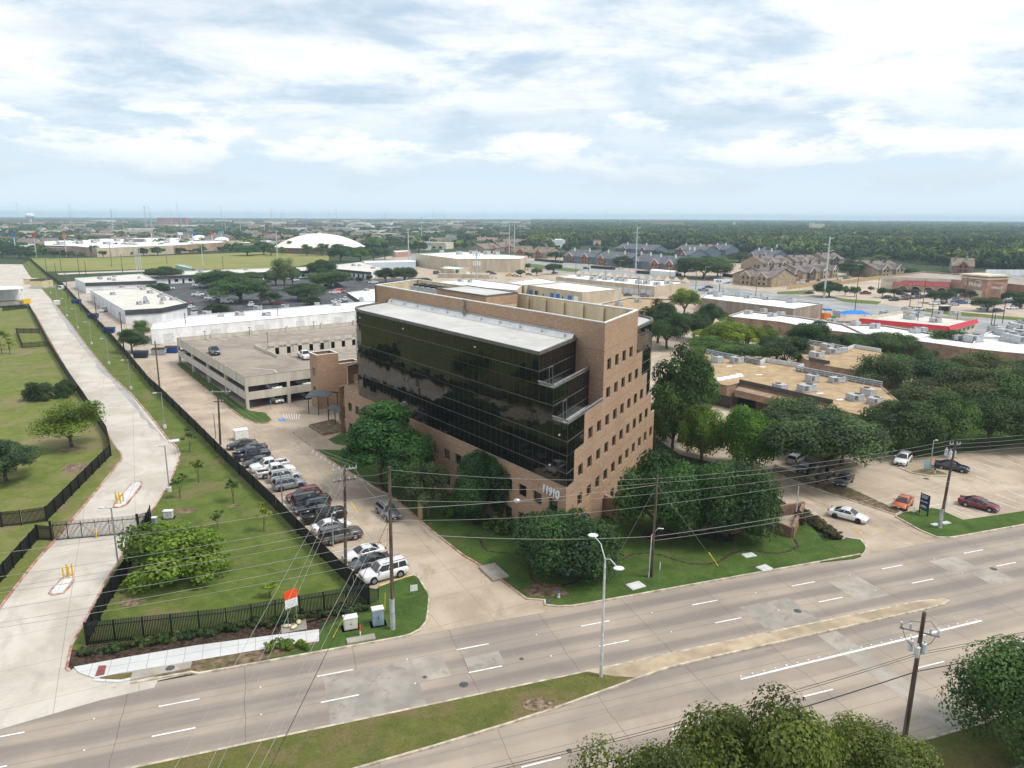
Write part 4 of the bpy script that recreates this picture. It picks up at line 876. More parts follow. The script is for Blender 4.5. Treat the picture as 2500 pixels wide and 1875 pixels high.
# right car park
a, b = g(3, 1, 545, 985), g(3, 1, 860, 1060); car('sedan', (a + b) / 2, math.atan2((b - a).y, (b - a).x), WHT, 'white sedan with black wheels turning out of the driveway', None, True)
car('hatch', g(3, 1, 1170, 910), math.radians(228), ORG, 'orange hatchback parked by the dark blue sign')
a, b = g(3, 1, 1665, 880), g(3, 1, 1985, 950); car('sedan', (a + b) / 2, math.atan2((b - a).y, (b - a).x), (.14, .012, .022), 'maroon sedan alone in the front row of bays')
car('suv', g(3, 1, 1165, 535), math.radians(230), WHT, 'white SUV with a panoramic roof under the dark oaks')
a, b = g(3, 1, 1460, 570), g(3, 1, 1720, 610); car('sedan', (a + b) / 2, math.atan2((b - a).y, (b - a).x), NAV, 'black sedan parked behind the planted island')
car('sedan', g(3, 1, 655, 715), math.radians(228), DGR, 'charcoal sedan half hidden under the spreading oak'); car('suv', g(3, 1, 500, 660), math.radians(228), BLK, 'black SUV in the shade of the spreading oak')
car('sedan', g(3, 1, 330, 610), math.radians(228), NAV, 'dark sedan in deep shade behind the oak trunk'); car('suv', g(3, 1, 250, 540), math.radians(48), SIL, 'silver SUV parked beside the light green maple')
# garage and its surroundings
deck = 5.76; dz = lambda x, y: G(400 + x / 4.424, 780 + y / 4.424, deck)
a, b = dz(500, 380), dz(590, 425); car('pickup', (a + b) / 2, math.radians(-60), (.035, .05, .07), 'dark blue pickup alone on the garage roof', None, True, deck)
car('pickup', dz(1520, 440), math.radians(-58), WHT, 'white pickup on the garage roof behind the stair tower', None, False, deck)
car('suv', GP(2.7, 7.0), math.atan2(-gu.y, -gu.x), WHT, 'white SUV facing out of the garage ground floor'); car('sedan', GP(2.7, 13.6), math.atan2(-gu.y, -gu.x), SIL, 'silver sedan facing out of the garage beside the white SUV')
for k, (a_, b_) in enumerate(((3.2, 6.6), (3.2, 13.2), (3.2, 21))): car('pickup', GP(a_, b_), math.atan2(gu.y, gu.x), WHT, 'white pickup tailgate showing on the garage middle level', 'white pickups on the middle level', False, 2.6)
car('sedan', GP(gLn - 5, 2.6), math.atan2(gw.y, gw.x), SIL, 'silver car on the garage middle level near its far corner', None, False, 2.6)

# ---------------------------------------------------------------- trees
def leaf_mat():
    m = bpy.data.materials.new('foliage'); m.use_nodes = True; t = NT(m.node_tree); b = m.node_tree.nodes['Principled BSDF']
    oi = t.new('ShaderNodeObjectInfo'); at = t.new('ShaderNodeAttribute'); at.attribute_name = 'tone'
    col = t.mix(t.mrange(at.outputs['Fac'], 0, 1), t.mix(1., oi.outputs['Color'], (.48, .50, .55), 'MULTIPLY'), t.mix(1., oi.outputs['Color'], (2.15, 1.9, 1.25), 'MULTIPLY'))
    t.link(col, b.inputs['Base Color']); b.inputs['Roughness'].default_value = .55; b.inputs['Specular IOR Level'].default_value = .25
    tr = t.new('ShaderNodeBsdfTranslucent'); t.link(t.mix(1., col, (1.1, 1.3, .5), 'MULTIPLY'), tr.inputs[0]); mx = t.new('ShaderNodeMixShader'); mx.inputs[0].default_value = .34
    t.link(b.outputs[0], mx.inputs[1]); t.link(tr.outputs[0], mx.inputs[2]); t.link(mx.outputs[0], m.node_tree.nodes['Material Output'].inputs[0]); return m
M_leaf = leaf_mat()
M_bark = mat('grey_brown_bark', (.12, .095, .075), .95, .3, 3, 5, coord='obj')
def make_crown(seed, R=4.5, Hc=6.5, z0=2.2, n=3200, leaf=.36, lobes=22, flat=.8, airy=0., low=-.45):
    """leaf clumps spread over uneven lobes; returns mesh and lobe centres"""
    r = np.random.RandomState(seed); L = []
    for i in range(lobes):
        th = r.uniform(0, 2 * math.pi); ph = math.acos(r.uniform(low, 1)); q = r.uniform(.55, .86) if i > 3 else r.uniform(.1, .4)
        c = np.array([math.sin(ph) * math.cos(th) * R * q, math.sin(ph) * math.sin(th) * R * q, z0 + Hc * (.40 + .44 * math.cos(ph) * q / .8)])
        L.append((c, R * r.uniform(.17, .43), r.uniform(0, 1)))
    kx = R / np.percentile([math.hypot(l[0][0], l[0][1]) + l[1] * .8 for l in L], 97); kz = (z0 + Hc) / max(l[0][2] + l[1] * flat * .9 for l in L); L = [(l[0] * np.array([kx, kx, kz]), l[1] * (kx + kz) / 2, l[2]) for l in L]
    w = np.array([l[1] ** 2 for l in L]); w /= w.sum(); ids = r.choice(len(L), n, p=w)
    d = r.normal(size=(n, 3)); d[:, 2] += .5; d /= np.linalg.norm(d, axis=1)[:, None]
    cen = np.array([L[i][0] for i in ids]); rad = np.array([L[i][1] for i in ids]); lt = np.array([L[i][2] for i in ids])
    rr = rad * (r.uniform(.62, 1.08, n) if not airy else r.uniform(.25, 1.25, n)); p = cen + d * rr[:, None] * np.array([1, 1, flat])
    nrm = d + np.array([0, 0, .25]) + r.normal(scale=.36, size=(n, 3)); nrm /= np.linalg.norm(nrm, axis=1)[:, None]
    a = np.cross(nrm, r.normal(size=(n, 3))); a /= np.linalg.norm(a, axis=1)[:, None] + 1e-9; b = np.cross(nrm, a)
    s = leaf * r.uniform(.6, 1.35, n)[:, None]; el = r.uniform(.55, .85, n)[:, None]
    V = np.stack([p - a * s, p - b * s * el + nrm * s * .15, p + a * s, p + b * s * el + nrm * s * .15], 1).reshape(-1, 3)
    me = bpy.data.meshes.new('crown'); me.from_pydata(V.tolist(), [], np.arange(4 * n).reshape(n, 4).tolist()); me.update(); me.materials.append(M_leaf)
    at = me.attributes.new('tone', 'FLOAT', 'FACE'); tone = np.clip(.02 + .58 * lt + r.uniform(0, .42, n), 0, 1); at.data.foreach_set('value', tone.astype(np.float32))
    return me, L
TREES = {}
TK = dict(round=dict(n=19000, leaf=.15, lobes=38), oak=dict(R=5.5, Hc=6.2, z0=2.0, n=25000, leaf=.155, lobes=52), tall=dict(R=3.6, Hc=9., z0=2.2, n=19000, leaf=.145, lobes=40), airy=dict(R=4.6, Hc=7, z0=2., n=9000, leaf=.155, lobes=24, airy=1.),
          vase=dict(R=4.2, Hc=5., z0=2.4, n=13000, leaf=.135, lobes=24), sapling=dict(R=.8, Hc=2.2, z0=.9, n=380, leaf=.10, lobes=8, airy=1), bush=dict(R=2., Hc=3.0, z0=-.3, n=7500, leaf=.085, lobes=26), canopy=dict(R=5.5, Hc=5.4, z0=3.6, n=25000, leaf=.155, lobes=52, low=.05), finedome=dict(R=5.5, Hc=7.4, z0=.5, n=42000, leaf=.105, lobes=64), dome=dict(R=5.5, Hc=7.0, z0=.5, n=30000, leaf=.15, lobes=64), fine=dict(R=5.5, Hc=6.2, z0=2.0, n=34000, leaf=.105, lobes=60),
          shrub=dict(R=.7, Hc=1.1, z0=-.2, n=500, leaf=.09, lobes=9), small=dict(R=3.4, Hc=4.6, z0=1.5, n=1300, leaf=.42, lobes=16), dist=dict(R=4.5, Hc=6, z0=1.6, n=420, leaf=.95, lobes=13))
def tree_mesh(kind, i):
    key = (kind, i)
    if key not in TREES:
        k = dict(TK[kind]); me, L = make_crown(hash(kind) % 1 + 17 * i + sum(map(ord, kind)), **k); R, Hc, z0 = k.get('R', 4.5), k.get('Hc', 6.5), k.get('z0', 2.2)
        tb = MB(); r = random.Random(i + 5); rr = R * .055
        fork = z0 * .55 + Hc * .12; tb.tube([(0, 0, -.1), (.03 * R, .01, fork * .5), (.02 * R, -.02 * R, fork)], [rr * 1.3, rr, rr * .85], 7)
        for c, rad, _ in sorted(L, key=lambda q: -q[1])[:7 if kind not in ('dist', 'sapling', 'shrub') else 3]:
            m = Vector((c[0] * .45, c[1] * .45, fork + (c[2] - fork) * .6)); tb.tube([(.02 * R, -.02 * R, fork - .1), m, Vector(c)], [rr * .6, rr * .38, rr * .12], 5, False)
        TREES[key] = (me, tb.mesh('trunk', M_bark), R, z0 + Hc)
    return TREES[key]
TGREEN = dict(dark=(.036, .070, .029), mid=(.049, .094, .033), green=(.064, .124, .035), light=(.098, .162, .030), lime=(.155, .225, .030), olive=(.066, .087, .040), blue=(.042, .080, .044))
def tree(base, R, Hh, kind, col, label, group=None, cat='tree', i=None, rz=None, name=None):
    i = rnd.randint(0, 2) if i is None else i; me, tm, R0, H0 = tree_mesh(kind, i)
    cc = TGREEN[col] if isinstance(col, str) else (1.55 * col[0], 1.66 * col[1], 1.75 * col[2]); j = rnd.uniform(.88, 1.14); cc = (cc[0] * j * rnd.uniform(.93, 1.08), cc[1] * j, cc[2] * j)
    o = thing(name or ('tree' if cat == 'tree' else 'shrub'), label, cat, (base[0], base[1], .05), rnd.uniform(0, 6.28) if rz is None else rz, group); o.scale = (R / R0, R / R0, Hh / H0)
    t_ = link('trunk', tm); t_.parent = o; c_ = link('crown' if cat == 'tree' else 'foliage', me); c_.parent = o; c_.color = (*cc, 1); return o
def tpx(base, xl, xr, top, kind, col, label, group=None, cat='tree', i=None):
    """tree measured in photo pixels: trunk foot, crown's two edges, crown top"""
    b = G(*base); dep = b.y * _ct - (0 - H) * _st * 0 + H * _st; R = (xr - xl) / 2 * dep / FPX; xm = (xl + xr) / 2
    Hh = up(base[0], top, b)                                        # crown top seen over its far side: take a little off
    Hh = max(1.2, Hh - R * .16)
    return tree(b, R * 1.12, Hh, kind, col, label, group, cat, i)
def tq(c, r, bx, by, xl, xr, yt, *a, **k): return tpx(Q(c, r, bx, by), 625 * c + xl / 3.53, 625 * c + xr / 3.53, Q(c, r, 0, yt)[1], *a, **k)
z9 = lambda x, y: (x / 7.34, 900 + y / 7.34)
tpx(z9(1310, 1500), 84, 226, 977, 'airy', 'light', 'light green wide tree with forked trunk on the dry lawn by the pale drive')
tpx((20, 1190), -80, 72, 1070, 'round', 'blue', 'dense blue-green tree cut by the picture edge on the dry lawn')
tpx(z9(680, 660), 52, 120, 938, 'bush', 'dark', 'dark green round bush on the dry lawn, the one away from the fence'); tpx(z9(1170, 590), 127, 181, 936, 'bush', 'dark', 'dark green round bush touching the black fence on the dry lawn')
tpx((440, 1418), 352, 568, 1270, 'bush', (.075, .120, .018), 'broad yellow-green bushy tree on the wedge lawn by the gate', i=0)
SAP = 'staked saplings on the wedge lawn'
for bx, by, yt, w, cl, lb in [(1645, 510, 290, 60, 'mid', 'thin young sapling highest up the wedge lawn'), (1722, 765, 545, 70, 'light', 'staked sapling abreast of the lamp post at the drive bend'), (1565, 905, 680, 70, 'green', 'sparse sapling near the drive between the lamp and the cabinets'), (2022, 945, 705, 70, 'green', 'sparse sapling in a mulch ring near the black fence'), (1890, 1165, 1000, 60, 'mid', 'thin sapling behind the broad bushy tree'), (1268, 1600, 1440, 60, 'mid', 'thin sapling in front of the broad bushy tree')]:
    tq(0, 1, bx, by, bx - w, bx + w, yt, 'sapling', cl, lb, SAP)
tq(1, 1, 85, 1190, 20, 150, 925, 'sapling', 'lime', 'bright lime sapling beside the fence and parked pickup', SAP); tq(1, 2, 140, 215, 40, 220, 70, 'sapling', 'lime', 'leafy young sapling behind the orange topped sign', SAP)
for x, y0, y1 in ((15, 1330, 1060), (75, 1290, 1110), (85, 1330, 1190)): tq(0, 0, x, y0, x - 45, x + 45, y1, 'sapling', 'lime', 'slim lime green young tree on the far lawn', 'slim young trees on the far lawn')
# around the office
tq(1, 1, 1090, 800, 775, 1420, 0, 'tall', (.026, .066, .020), 'tall deep green tree against the black glass front', i=1)
tq(1, 1, 1330, 880, 1090, 1580, 250, 'round', (.026, .062, .022), 'deep green tree leaning out beside the tall one at the brick front', i=0)
tq(1, 1, 1500, 1050, 1225, 1600, 540, 'airy', (.042, .060, .028), 'thin brownish crape tree at the brick pier')
tq(1, 1, 1980, 1060, 1590, 2090, 420, 'dome', (.025, .060, .023), 'two lobed green tree before the brick windows with pale trunk', i=2)
tq(2, 1, 470, 1490, 0, 850, 900, 'dome', (.024, .054, .020), 'big round holly tree standing by the 11910 corner', i=1)
tq(2, 1, 1290, 1180, 955, 1650, 415, 'dome', (.023, .055, .018), 'huge dome shaped oak touching the brick end wall', i=0)
tq(2, 1, 1850, 1180, 1560, 2310, 445, 'dome', (.024, .056, .019), 'huge dome shaped oak over the brick planter walls', i=1)
tq(2, 1, 1390, 430, 1215, 1600, -140, 'dome', 'green', 'tall green tree behind the brick end wall', i=0); tpx((1660, 1075), 1592, 1745, 828, 'round', 'mid', 'full dark tree over the beige roof edge behind the office', i=2)
tq(2, 1, 1640, 520, 1475, 1830, 20, 'dome', 'light', 'fresh green maple by the shaded car park lane', i=2); tq(2, 1, 2060, 600, 1800, 2290, 25, 'dome', (.052, .105, .018), 'fresh green broad maple beside the silver SUV', i=1)
tq(3, 1, 450, 720, 170, 1090, 60, 'canopy', (.034, .058, .024), 'wide spreading oak over the shaded parked cars', i=2); tq(3, 1, 300, 420, 60, 800, -40, 'oak', (.036, .058, .025), 'olive green oak in front of the beige flat roof', i=0)
tq(3, 1, 640, 560, 360, 900, 130, 'round', (.034, .056, .026), 'oak standing behind the spreading one near the beige wall', i=2)
for bx, by, xl, xr, yt, kd, cl, lb in [(1150, 440, 890, 1480, -60, 'oak', 'dark', 'dark oak with white SUV parked under it'), (1560, 420, 1300, 1780, -120, 'oak', 'mid', 'dark oak in the grove next to the garden walk'), (1900, 390, 1640, 2180, -100, 'oak', 'dark', 'dark oak in the grove beside the street wires'), (2230, 380, 1960, 2560, -60, 'oak', 'dark', 'dark oak at the picture edge over the garden walk'),
                                     (1250, 120, 900, 1500, -220, 'round', 'olive', 'olive oak rising beside the beige flat roof'), (1700, 100, 1420, 1980, -330, 'oak', 'olive', 'olive oak in the middle of the grove'), (2080, 120, 1830, 2400, -330, 'oak', 'mid', 'oak of the grove under the white flat roofs'), (1500, -20, 1280, 1750, -300, 'round', 'mid', 'oak of the grove with lighter crown')]:
    tq(3, 1, bx, by, xl, xr, yt, kd, cl, lb)
for bx, by, xl, xr, yt, kd, cl, lb in [(950, 1640, 770, 1190, 1215, 'airy', (.050, .068, .036), 'grey-green open tree beside the beige roof units'), (1300, 1560, 1050, 1700, 1200, 'oak', 'dark', 'dark spreading tree in front of the white strip roof'), (1800, 1520, 1560, 2060, 1180, 'oak', 'olive', 'broad tree below the white strip roof edge'), (2150, 1480, 1950, 2420, 1260, 'oak', 'dark', 'dark tree below the last white strip roof'),
                                     (140, 1390, -60, 350, 1080, 'round', 'dark', 'black-green round tree between the two beige roofs'), (370, 1230, 190, 560, 945, 'round', 'dark', 'dark pointed tree in front of the white strip building'), (520, 1260, 420, 600, 1080, 'round', 'dark', 'small dark tree by the brown strip wall'), (760, 1250, 590, 920, 1060, 'oak', 'mid', 'green tree along the brown strip wall'), (1060, 1260, 880, 1280, 1035, 'oak', 'mid', 'broad green tree along the brown strip wall'), (1560, 1240, 1380, 1740, 1010, 'airy', 'mid', 'airy tree with gaps before the red trimmed shop'), (1340, 1300, 1250, 1420, 1190, 'bush', 'mid', 'low green bush by the brown strip wall')]:
    tq(3, 0, bx, by, xl, xr, yt, kd, cl, lb)
for bx, by, xl, xr, yt, kd, cl, lb in [(1330, 1230, 1150, 1500, 880, 'oak', 'dark', 'dark tree behind the rounded black glass corner'), (1250, 1180, 1060, 1380, 780, 'round', 'dark', 'dark tree over the gravel roof of the low wing'), (1480, 950, 1345, 1620, 690, 'vase', 'light', 'light green umbrella shaped tree above the dark trees'), (1720, 1060, 1600, 1830, 810, 'round', 'dark', 'dark round tree before the tan warehouse wall'), (1560, 1150, 1420, 1700, 880, 'oak', 'dark', 'dark tree under the light green one'),
                                     (1790, 1250, 1590, 2010, 930, 'round', 'lime', 'bright lime green tree between the roofs'), (2020, 1250, 1880, 2200, 985, 'round', 'lime', 'second bright lime green tree near the brown strip wall'), (1700, 1290, 1480, 1860, 1080, 'round', 'green', 'mid green tree under the lime green pair'), (2150, 1230, 2060, 2310, 1000, 'round', 'light', 'fresh green tree at the end of the lime green row'), (1960, 1330, 1780, 2230, 1130, 'oak', 'green', 'green tree along the metal roof screen'), (2280, 1330, 2140, 2480, 1090, 'round', 'dark', 'dark rounded tree at the end of the metal roof screen')]:
    tq(2, 0, bx, by, xl, xr, yt, kd, cl, lb)
tq(2, 1, 1330, 260, 1200, 1590, -30, 'round', (.050, .110, .020), 'bright green crown low beside the brick end wall', i=1)
# street side crowns near the camera
def near_tree(px, top, n, R, col, label, i, kd='fine'):
    e = min(np.arange(-20, 90, .25), key=lambda e: abs(math.atan2(*RW(e, n)[:2]) - math.atan2(*(lambda d: (d.x, d.y))(ray(px, 1800))))); p = RW(e, n); return tree(p, R, up(px, top, p), kd, col, label, None, 'tree', i)
OLV = (.056, .072, .020)
near_tree(1880, 1700, 29.5, 5.6, OLV, 'olive green oak at the lower picture edge beside the wooden pole', 1); near_tree(1600, 1830, 28.5, 4.6, OLV, 'lower olive oak joined to the bigger one by the street', 0); near_tree(2130, 1765, 29.5, 4.6, OLV, 'olive oak between the bigger one and the dark pole', 2)
near_tree(2545, 1575, 30.5, 6.2, (.034, .062, .022), 'dark green tree with pale blossoms at the lower picture corner', 2, 'finedome')
# low shrubs
for x, y, lb in ((2150, 1180, 'olive shrub by the brick front'), (1700, 1040, 'dark shrub between the trunks at the brick front'), (2060, 1130, 'green shrub beside the brick wall foot'), (1850, 1060, 'dark shrub in the planting at the wall')): tq(1, 1, x, y, x - 95, x + 95, y - 150, 'shrub', 'mid', lb + ' on the lawn', 'shrubs at the brick front', 'shrub')
tpx((1680 + 760 / 4.424, 780 + 900 / 4.424), 1680 + 640 / 4.424, 1680 + 890 / 4.424, 780 + 740 / 4.424, 'bush', 'dark', 'dark bushy tree in the entrance court of the beige building')
for k in range(34):
    p = G(205, 1612).lerp(G(900, 1492), k / 33); p += RN * rnd.uniform(-.3, .35); tree(p, rnd.uniform(.45, .75), rnd.uniform(.55, .95), 'shrub', rnd.choice(['mid', 'olive', 'blue']), 'low grey-green shrub planted along the picket fence in dark mulch', 'shrubs along the picket fence', 'shrub')
for k in range(9):
    p = RW(-1.2 + rnd.uniform(0, 3.2), 62.6 + rnd.uniform(0, 1.3)); tree(p, .6, .75, 'shrub', 'light', 'clump of tall weeds by the kerb beside the cabinets', 'weed clumps by the kerb', 'weed')
for k in range(24):
    p = g(3, 1, 300, 990).lerp(g(3, 1, 600, 1190), k / 23); p += Vector((rnd.uniform(-.6, .6), rnd.uniform(-.6, .6), 0)); tree(p, .8, .8, 'shrub', (.045, .042, .026), 'low brownish shrub in the bed beside the driveway', 'brownish bed shrubs by the driveway', 'shrub')
tq(3, 1, 290, 1080, 235, 345, 960, 'shrub', (.04, .022, .022), 'rounded purple-red bush at the end of the brick ramp wall', None, 'shrub')
# ---------------------------------------------------------------- fences and gate
def picket_fence(name, label, pts, Hf=2.3, pitch=.135, post=2.45, pw=.044, mesh=False, z=.1, max_posts=95):
    pts = [Vector((p[0], p[1], 0)) for p in pts]; o = thing(name, label, 'fence', pts[0]); pk = MB(); rl_ = MB(); plen = sum((b - a).length for a, b in zip(pts, pts[1:]))
    post = max(post, plen / max_posts)
    for a, b in zip(pts, pts[1:]):
        d = (b - a).normalized(); n = Vector((-d.y, d.x, 0)); L = (b - a).length
        for k in range(int(L / pitch)):
            p = a + d * (k + .5) * pitch; q0, q1 = p - d * pw, p + d * pw; w = n * .012
            B = [q0 - w, q1 - w, q1 + w, q0 + w]; t1, t2 = Vector((0, 0, z + Hf - .3)), Vector((0, 0, z + Hf)) + n * .16
            pk.hexa([v + Vector((0, 0, z + .06)) for v in B], [v + t1 for v in B]); 
            pk.add([v + t1 for v in B] + [v + t2 for v in B], [(4, 5, 6, 7), (0, 1, 5, 4), (1, 2, 6, 5), (2, 3, 7, 6), (3, 0, 4, 7)])
        for zz in (.28, Hf - .45):
            rl_.hexa([a + n * .02 + Vector((0, 0, z + zz)), b + n * .02 + Vector((0, 0, z + zz)), b + n * .06 + Vector((0, 0, z + zz)), a + n * .06 + Vector((0, 0, z + zz))], [a + n * .02 + Vector((0, 0, z + zz + .07)), b + n * .02 + Vector((0, 0, z + zz + .07)), b + n * .06 + Vector((0, 0, z + zz + .07)), a + n * .06 + Vector((0, 0, z + zz + .07))])
        m = max(1, round(L / post))
        for k in range(m + 1):
            p = a + d * (L * k / m) + n * .09; c = MB(); c.box(-.06, .06, -.06, .06, z - .1, z + Hf + .02, Matrix.Translation(p) @ Matrix.Rotation(math.atan2(d.y, d.x), 4, 'Z')); c.build('fence_post', M_black, o)
    pk.build('picket_panel', M_black, o); rl_.build('fence_rail', M_black, o); return o
f0, f1, f2 = G(218, 1589), G(560, 1549), G(908, 1483)
picket_fence('picket_fence', 'black curved-top picket fence along the street behind the dark mulch', [f0, f1, f2])
longf = [G(908, 1481), G(868, 1445), G(788, 1367), G(731, 1310), G(677, 1253), G(623, 1202), G(555, 1137), G(482, 1063), G(394, 976), G(368, 953), G(312, 885), G(255, 820), G(198, 761), G(156, 715), G(113, 684), G(71, 647)]
picket_fence('picket_fence', 'long black fence between the parking row and the wedge lawn', longf, 2.2, .12)
picket_fence('picket_fence', 'black fence along the pale drive from the gate to the street', [G(371, 1285), G(312, 1420), G(262, 1500), G(218, 1589)], 2.3)
picket_fence('picket_fence', 'black fence between the dry lawn and the upper pale drive', [g(0, 0, 20, 960), g(0, 0, 245, 935), g(0, 0, 430, 1290), g(0, 0, 600, 1560), G(203, 990), G(262, 1080), g(0, 1, 960, 545), g(0, 1, 415, 1115)], 2.1, .13)
picket_fence('picket_fence', 'black fence running out of the picture beside the dry lawn below the gate', [g(0, 1, 415, 1115), g(0, 1, 200, 1150), g(0, 1, -300, 1200)], 2.1, .13)
picket_fence('picket_fence', 'black fence following the lower pale drive out of the picture', [g(0, 1, 465, 1280), g(0, 1, 340, 1275), g(0, 1, 130, 1520), g(0, 1, -100, 1800)], 2.0, .13)
picket_fence('picket_fence', 'low black fence pen around a patch on the far dry lawn', [g(0, 0, 340, 1150), g(0, 0, 140, 1150), g(0, 0, 190, 1280), g(0, 0, 415, 1260)], 1.7, .16)
gt = thing('sliding_gate', 'black picket sliding gate with diagonal braces across the pale drive', 'gate', g(0, 1, 480, 1275)); gpk = MB()
ga, gb_ = g(0, 1, 480, 1275), g(0, 1, 1200, 1205); d = (gb_ - ga).normalized(); n = Vector((-d.y, d.x, 0)); L = (gb_ - ga).length
for k in range(int(L / .14)):
    p = ga + d * (k + .5) * .14; gpk.box(-.025, .025, -.015, .015, .15, 2.15, Matrix.Translation(p) @ Matrix.Rotation(math.atan2(d.y, d.x), 4, 'Z'))
    gpk.tube([p + Vector((0, 0, 2.15)), p + n * .15 + Vector((0, 0, 2.4))], .025, 4)
gpk.build('picket_panel', M_black, gt); gf = MB()
for zz in (.12, 1.95): gf.tube([ga + Vector((0, 0, zz)) + n * .04, gb_ + Vector((0, 0, zz)) + n * .04], .045, 4)
gf.build('gate_rail', M_black, gt)
for k in range(7):
    p = ga + d * (L * k / 6) + n * .06; m_ = MB(); m_.tube([p + Vector((0, 0, .1)), p + Vector((0, 0, 2.2))], .05, 4); m_.build('gate_upright', M_black, gt)
    if k < 6: m_ = MB(); e = ga + d * (L * (k + 1) / 6) + n * .06; a_, b_ = (p, e) if k % 2 else (e, p); m_.tube([a_ + Vector((0, 0, .15)), b_ + Vector((0, 0, 1.9))], .022, 4); m_.build('diagonal_brace', M_black, gt)
for p in (ga - d * .2, gb_ + d * .1, g(0, 1, 1310, 1180)): m_ = MB(); m_.box(p.x - .1, p.x + .1, p.y - .1, p.y + .1, 0, 2.6); m_.build('gate_post', M_black, gt)
picket_fence('picket_fence', 'short black fence panel between the gate and the grey cabinets', [g(0, 1, 1205, 1195), g(0, 1, 1320, 1165)], 2.2)
# ---------------------------------------------------------------- bollards, cabinets, signs
M_ybol = mat('yellow_bollard_paint', (.68, .42, .02), .55, .12, 3)
def bollard(p, h, label, group): o = thing('bollard', label, 'bollard', p, 0, group); m_ = MB(); m_.cyl(0, 0, 0, h, .085, 10); m_.build('bollard_post', M_ybol).parent = o; m_ = MB(); m_.ball((0, 0, h), .085, (1, 1, .5), 8, 4); m_.build('bollard_cap', M_ybol).parent = o; return o
B1, B2 = 'yellow bollards on the inner drive island', 'yellow bollards on the outer drive island'
b0 = bollard(g(0, 1, 1022, 955), 1.35, 'yellow bollard in the cluster on the island inside the gate', B1)
for x, y in ((1052, 955), (1075, 935), (1040, 925), (1012, 930)): dup(b0, g(0, 1, x, y))
for x, y in ((568, 1605), (615, 1600), (600, 1575), (643, 1568)): dup(b0, g(0, 1, x, y), None, 'yellow bollard in the cluster on the island outside the gate', B2)
dup(b0, g(0, 1, 845, 1248), None, 'single yellow bollard standing against the sliding gate'); 
o_ = [o for o in C.objects if o.get('label', '').startswith('single yellow')][0]; del o_['group']
def cabinet(name, label, p, rz, sx, sy, h, m, cat='cabinet', plinth=True, group=None, vent=False):
    o = thing(name, label, cat, p, rz, group); m_ = MB()
    z0 = .12 if plinth else 0
    m_.box(-sx / 2, sx / 2, -sy / 2, sy / 2, z0, h); m_.build('housing', m).parent = o
    m_ = MB(); m_.box(-sx / 2 - .05, sx / 2 + .05, -sy / 2 - .05, sy / 2 + .05, h, h + .07); m_.build('lid', M_whitep if m is not M_grey else M_lgrey).parent = o
    if plinth: m_ = MB(); m_.box(-sx / 2 - .25, sx / 2 + .25, -sy / 2 - .25, sy / 2 + .25, -.02, .12); m_.build('plinth', M_patch).parent = o
    for s_ in (-1, 1): m_ = MB(); m_.box(s_ * sx * .24 - sx * .22, s_ * sx * .24 + sx * .22, -sy / 2 - .015, -sy / 2, z0 + .1, h - .08); m_.build('door', m).parent = o
    m_ = MB(); m_.box(-.03, .03, -sy / 2 - .05, -sy / 2 - .015, h * .5, h * .62); m_.build('handle', M_black).parent = o
    return o
M_cream = mat('cream_cabinet_paint', (.66, .63, .54), .6, .06, 2); M_bgrey = mat('blue_grey_cabinet_paint', (.30, .37, .44), .5, .08, 2)
cabinet('utility_cabinet', 'cream utility cabinet on a concrete plinth by the kerb weeds', G(640 + 1365 / 6.144, 1400 + 850 / 6.144), RA + .03, 1.25, .75, 1.25, M_cream)
cabinet('utility_cabinet', 'blue-grey utility cabinet beside the sleeve of the wooden pole', G(640 + 1775 / 6.144, 1400 + 790 / 6.144), RA, 1.05, .75, 1.75, M_bgrey)
cabinet('utility_cabinet', 'grey control cabinet on legs beside the gate motor', g(0, 1, 1465, 1075), .1, 1.1, .6, 1.1, M_lgrey); cabinet('utility_cabinet', 'small grey gate cabinet at the fence end', g(0, 1, 1345, 1130), .1, .55, .5, 1.0, M_bgrey)
cabinet('equipment_cabinet', 'tall white equipment cabinet with a fan grille next to the black sedan', g(0, 1, 2085, 385), hd, 2.2, 1.7, 1.8, M_whitep)
cabinet('transformer_box', 'pale transformer box on the verge of the upper pale drive', g(0, 0, 488, 900), .5, 2.4, 2.0, 1.9, M_cream)
def low_box(label, p, sx, sy, h, rz, m, nm='utility_box', cat='utility cover'):
    m_ = MB(); m_.box(-sx / 2, sx / 2, -sy / 2, sy / 2, -.05, h); m_.box(-sx * .42, sx * .42, -sy * .42, sy * .42, h, h + .02); o = m_.build(nm, m); o.location = p; o.rotation_euler = (0, 0, rz); return tag(o, label, cat)
low_box('white rounded utility slab on the front lawn near the street lamp', g(2, 2, 1083, 80, .12), 1.75, 1.3, .10, RA + .15, M_walk); low_box('white utility slab on the front lawn close to the driveway end', G(1640 + 1690 / 7.34, 1180 + 1480 / 7.34, .12), 1.5, 1.15, .1, RA + .15, M_walk)
low_box('grey utility plate set in the front lawn', G(1640 + 1415 / 7.34, 1180 + 1247 / 7.34, .12), 1.5, 1.0, .05, RA, M_lgrey); low_box('white handhole lid in the lawn left of the sleeved pole foot', G(2100 + 1365 / 7.34, 1150 + 887 / 7.34, .12), 1.0, .6, .06, RA, M_walk)
low_box('white double handhole lid behind the sleeved pole foot', G(2100 + 1550 / 7.34, 1150 + 855 / 7.34, .12), 1.3, .7, .06, RA, M_walk); low_box('broken concrete slab in the weeds by the kerb', G(640 + 1520 / 6.144, 1400 + 1010 / 6.144, .12), 2.6, .9, .12, RA, M_patch2, 'concrete_slab', 'slab')
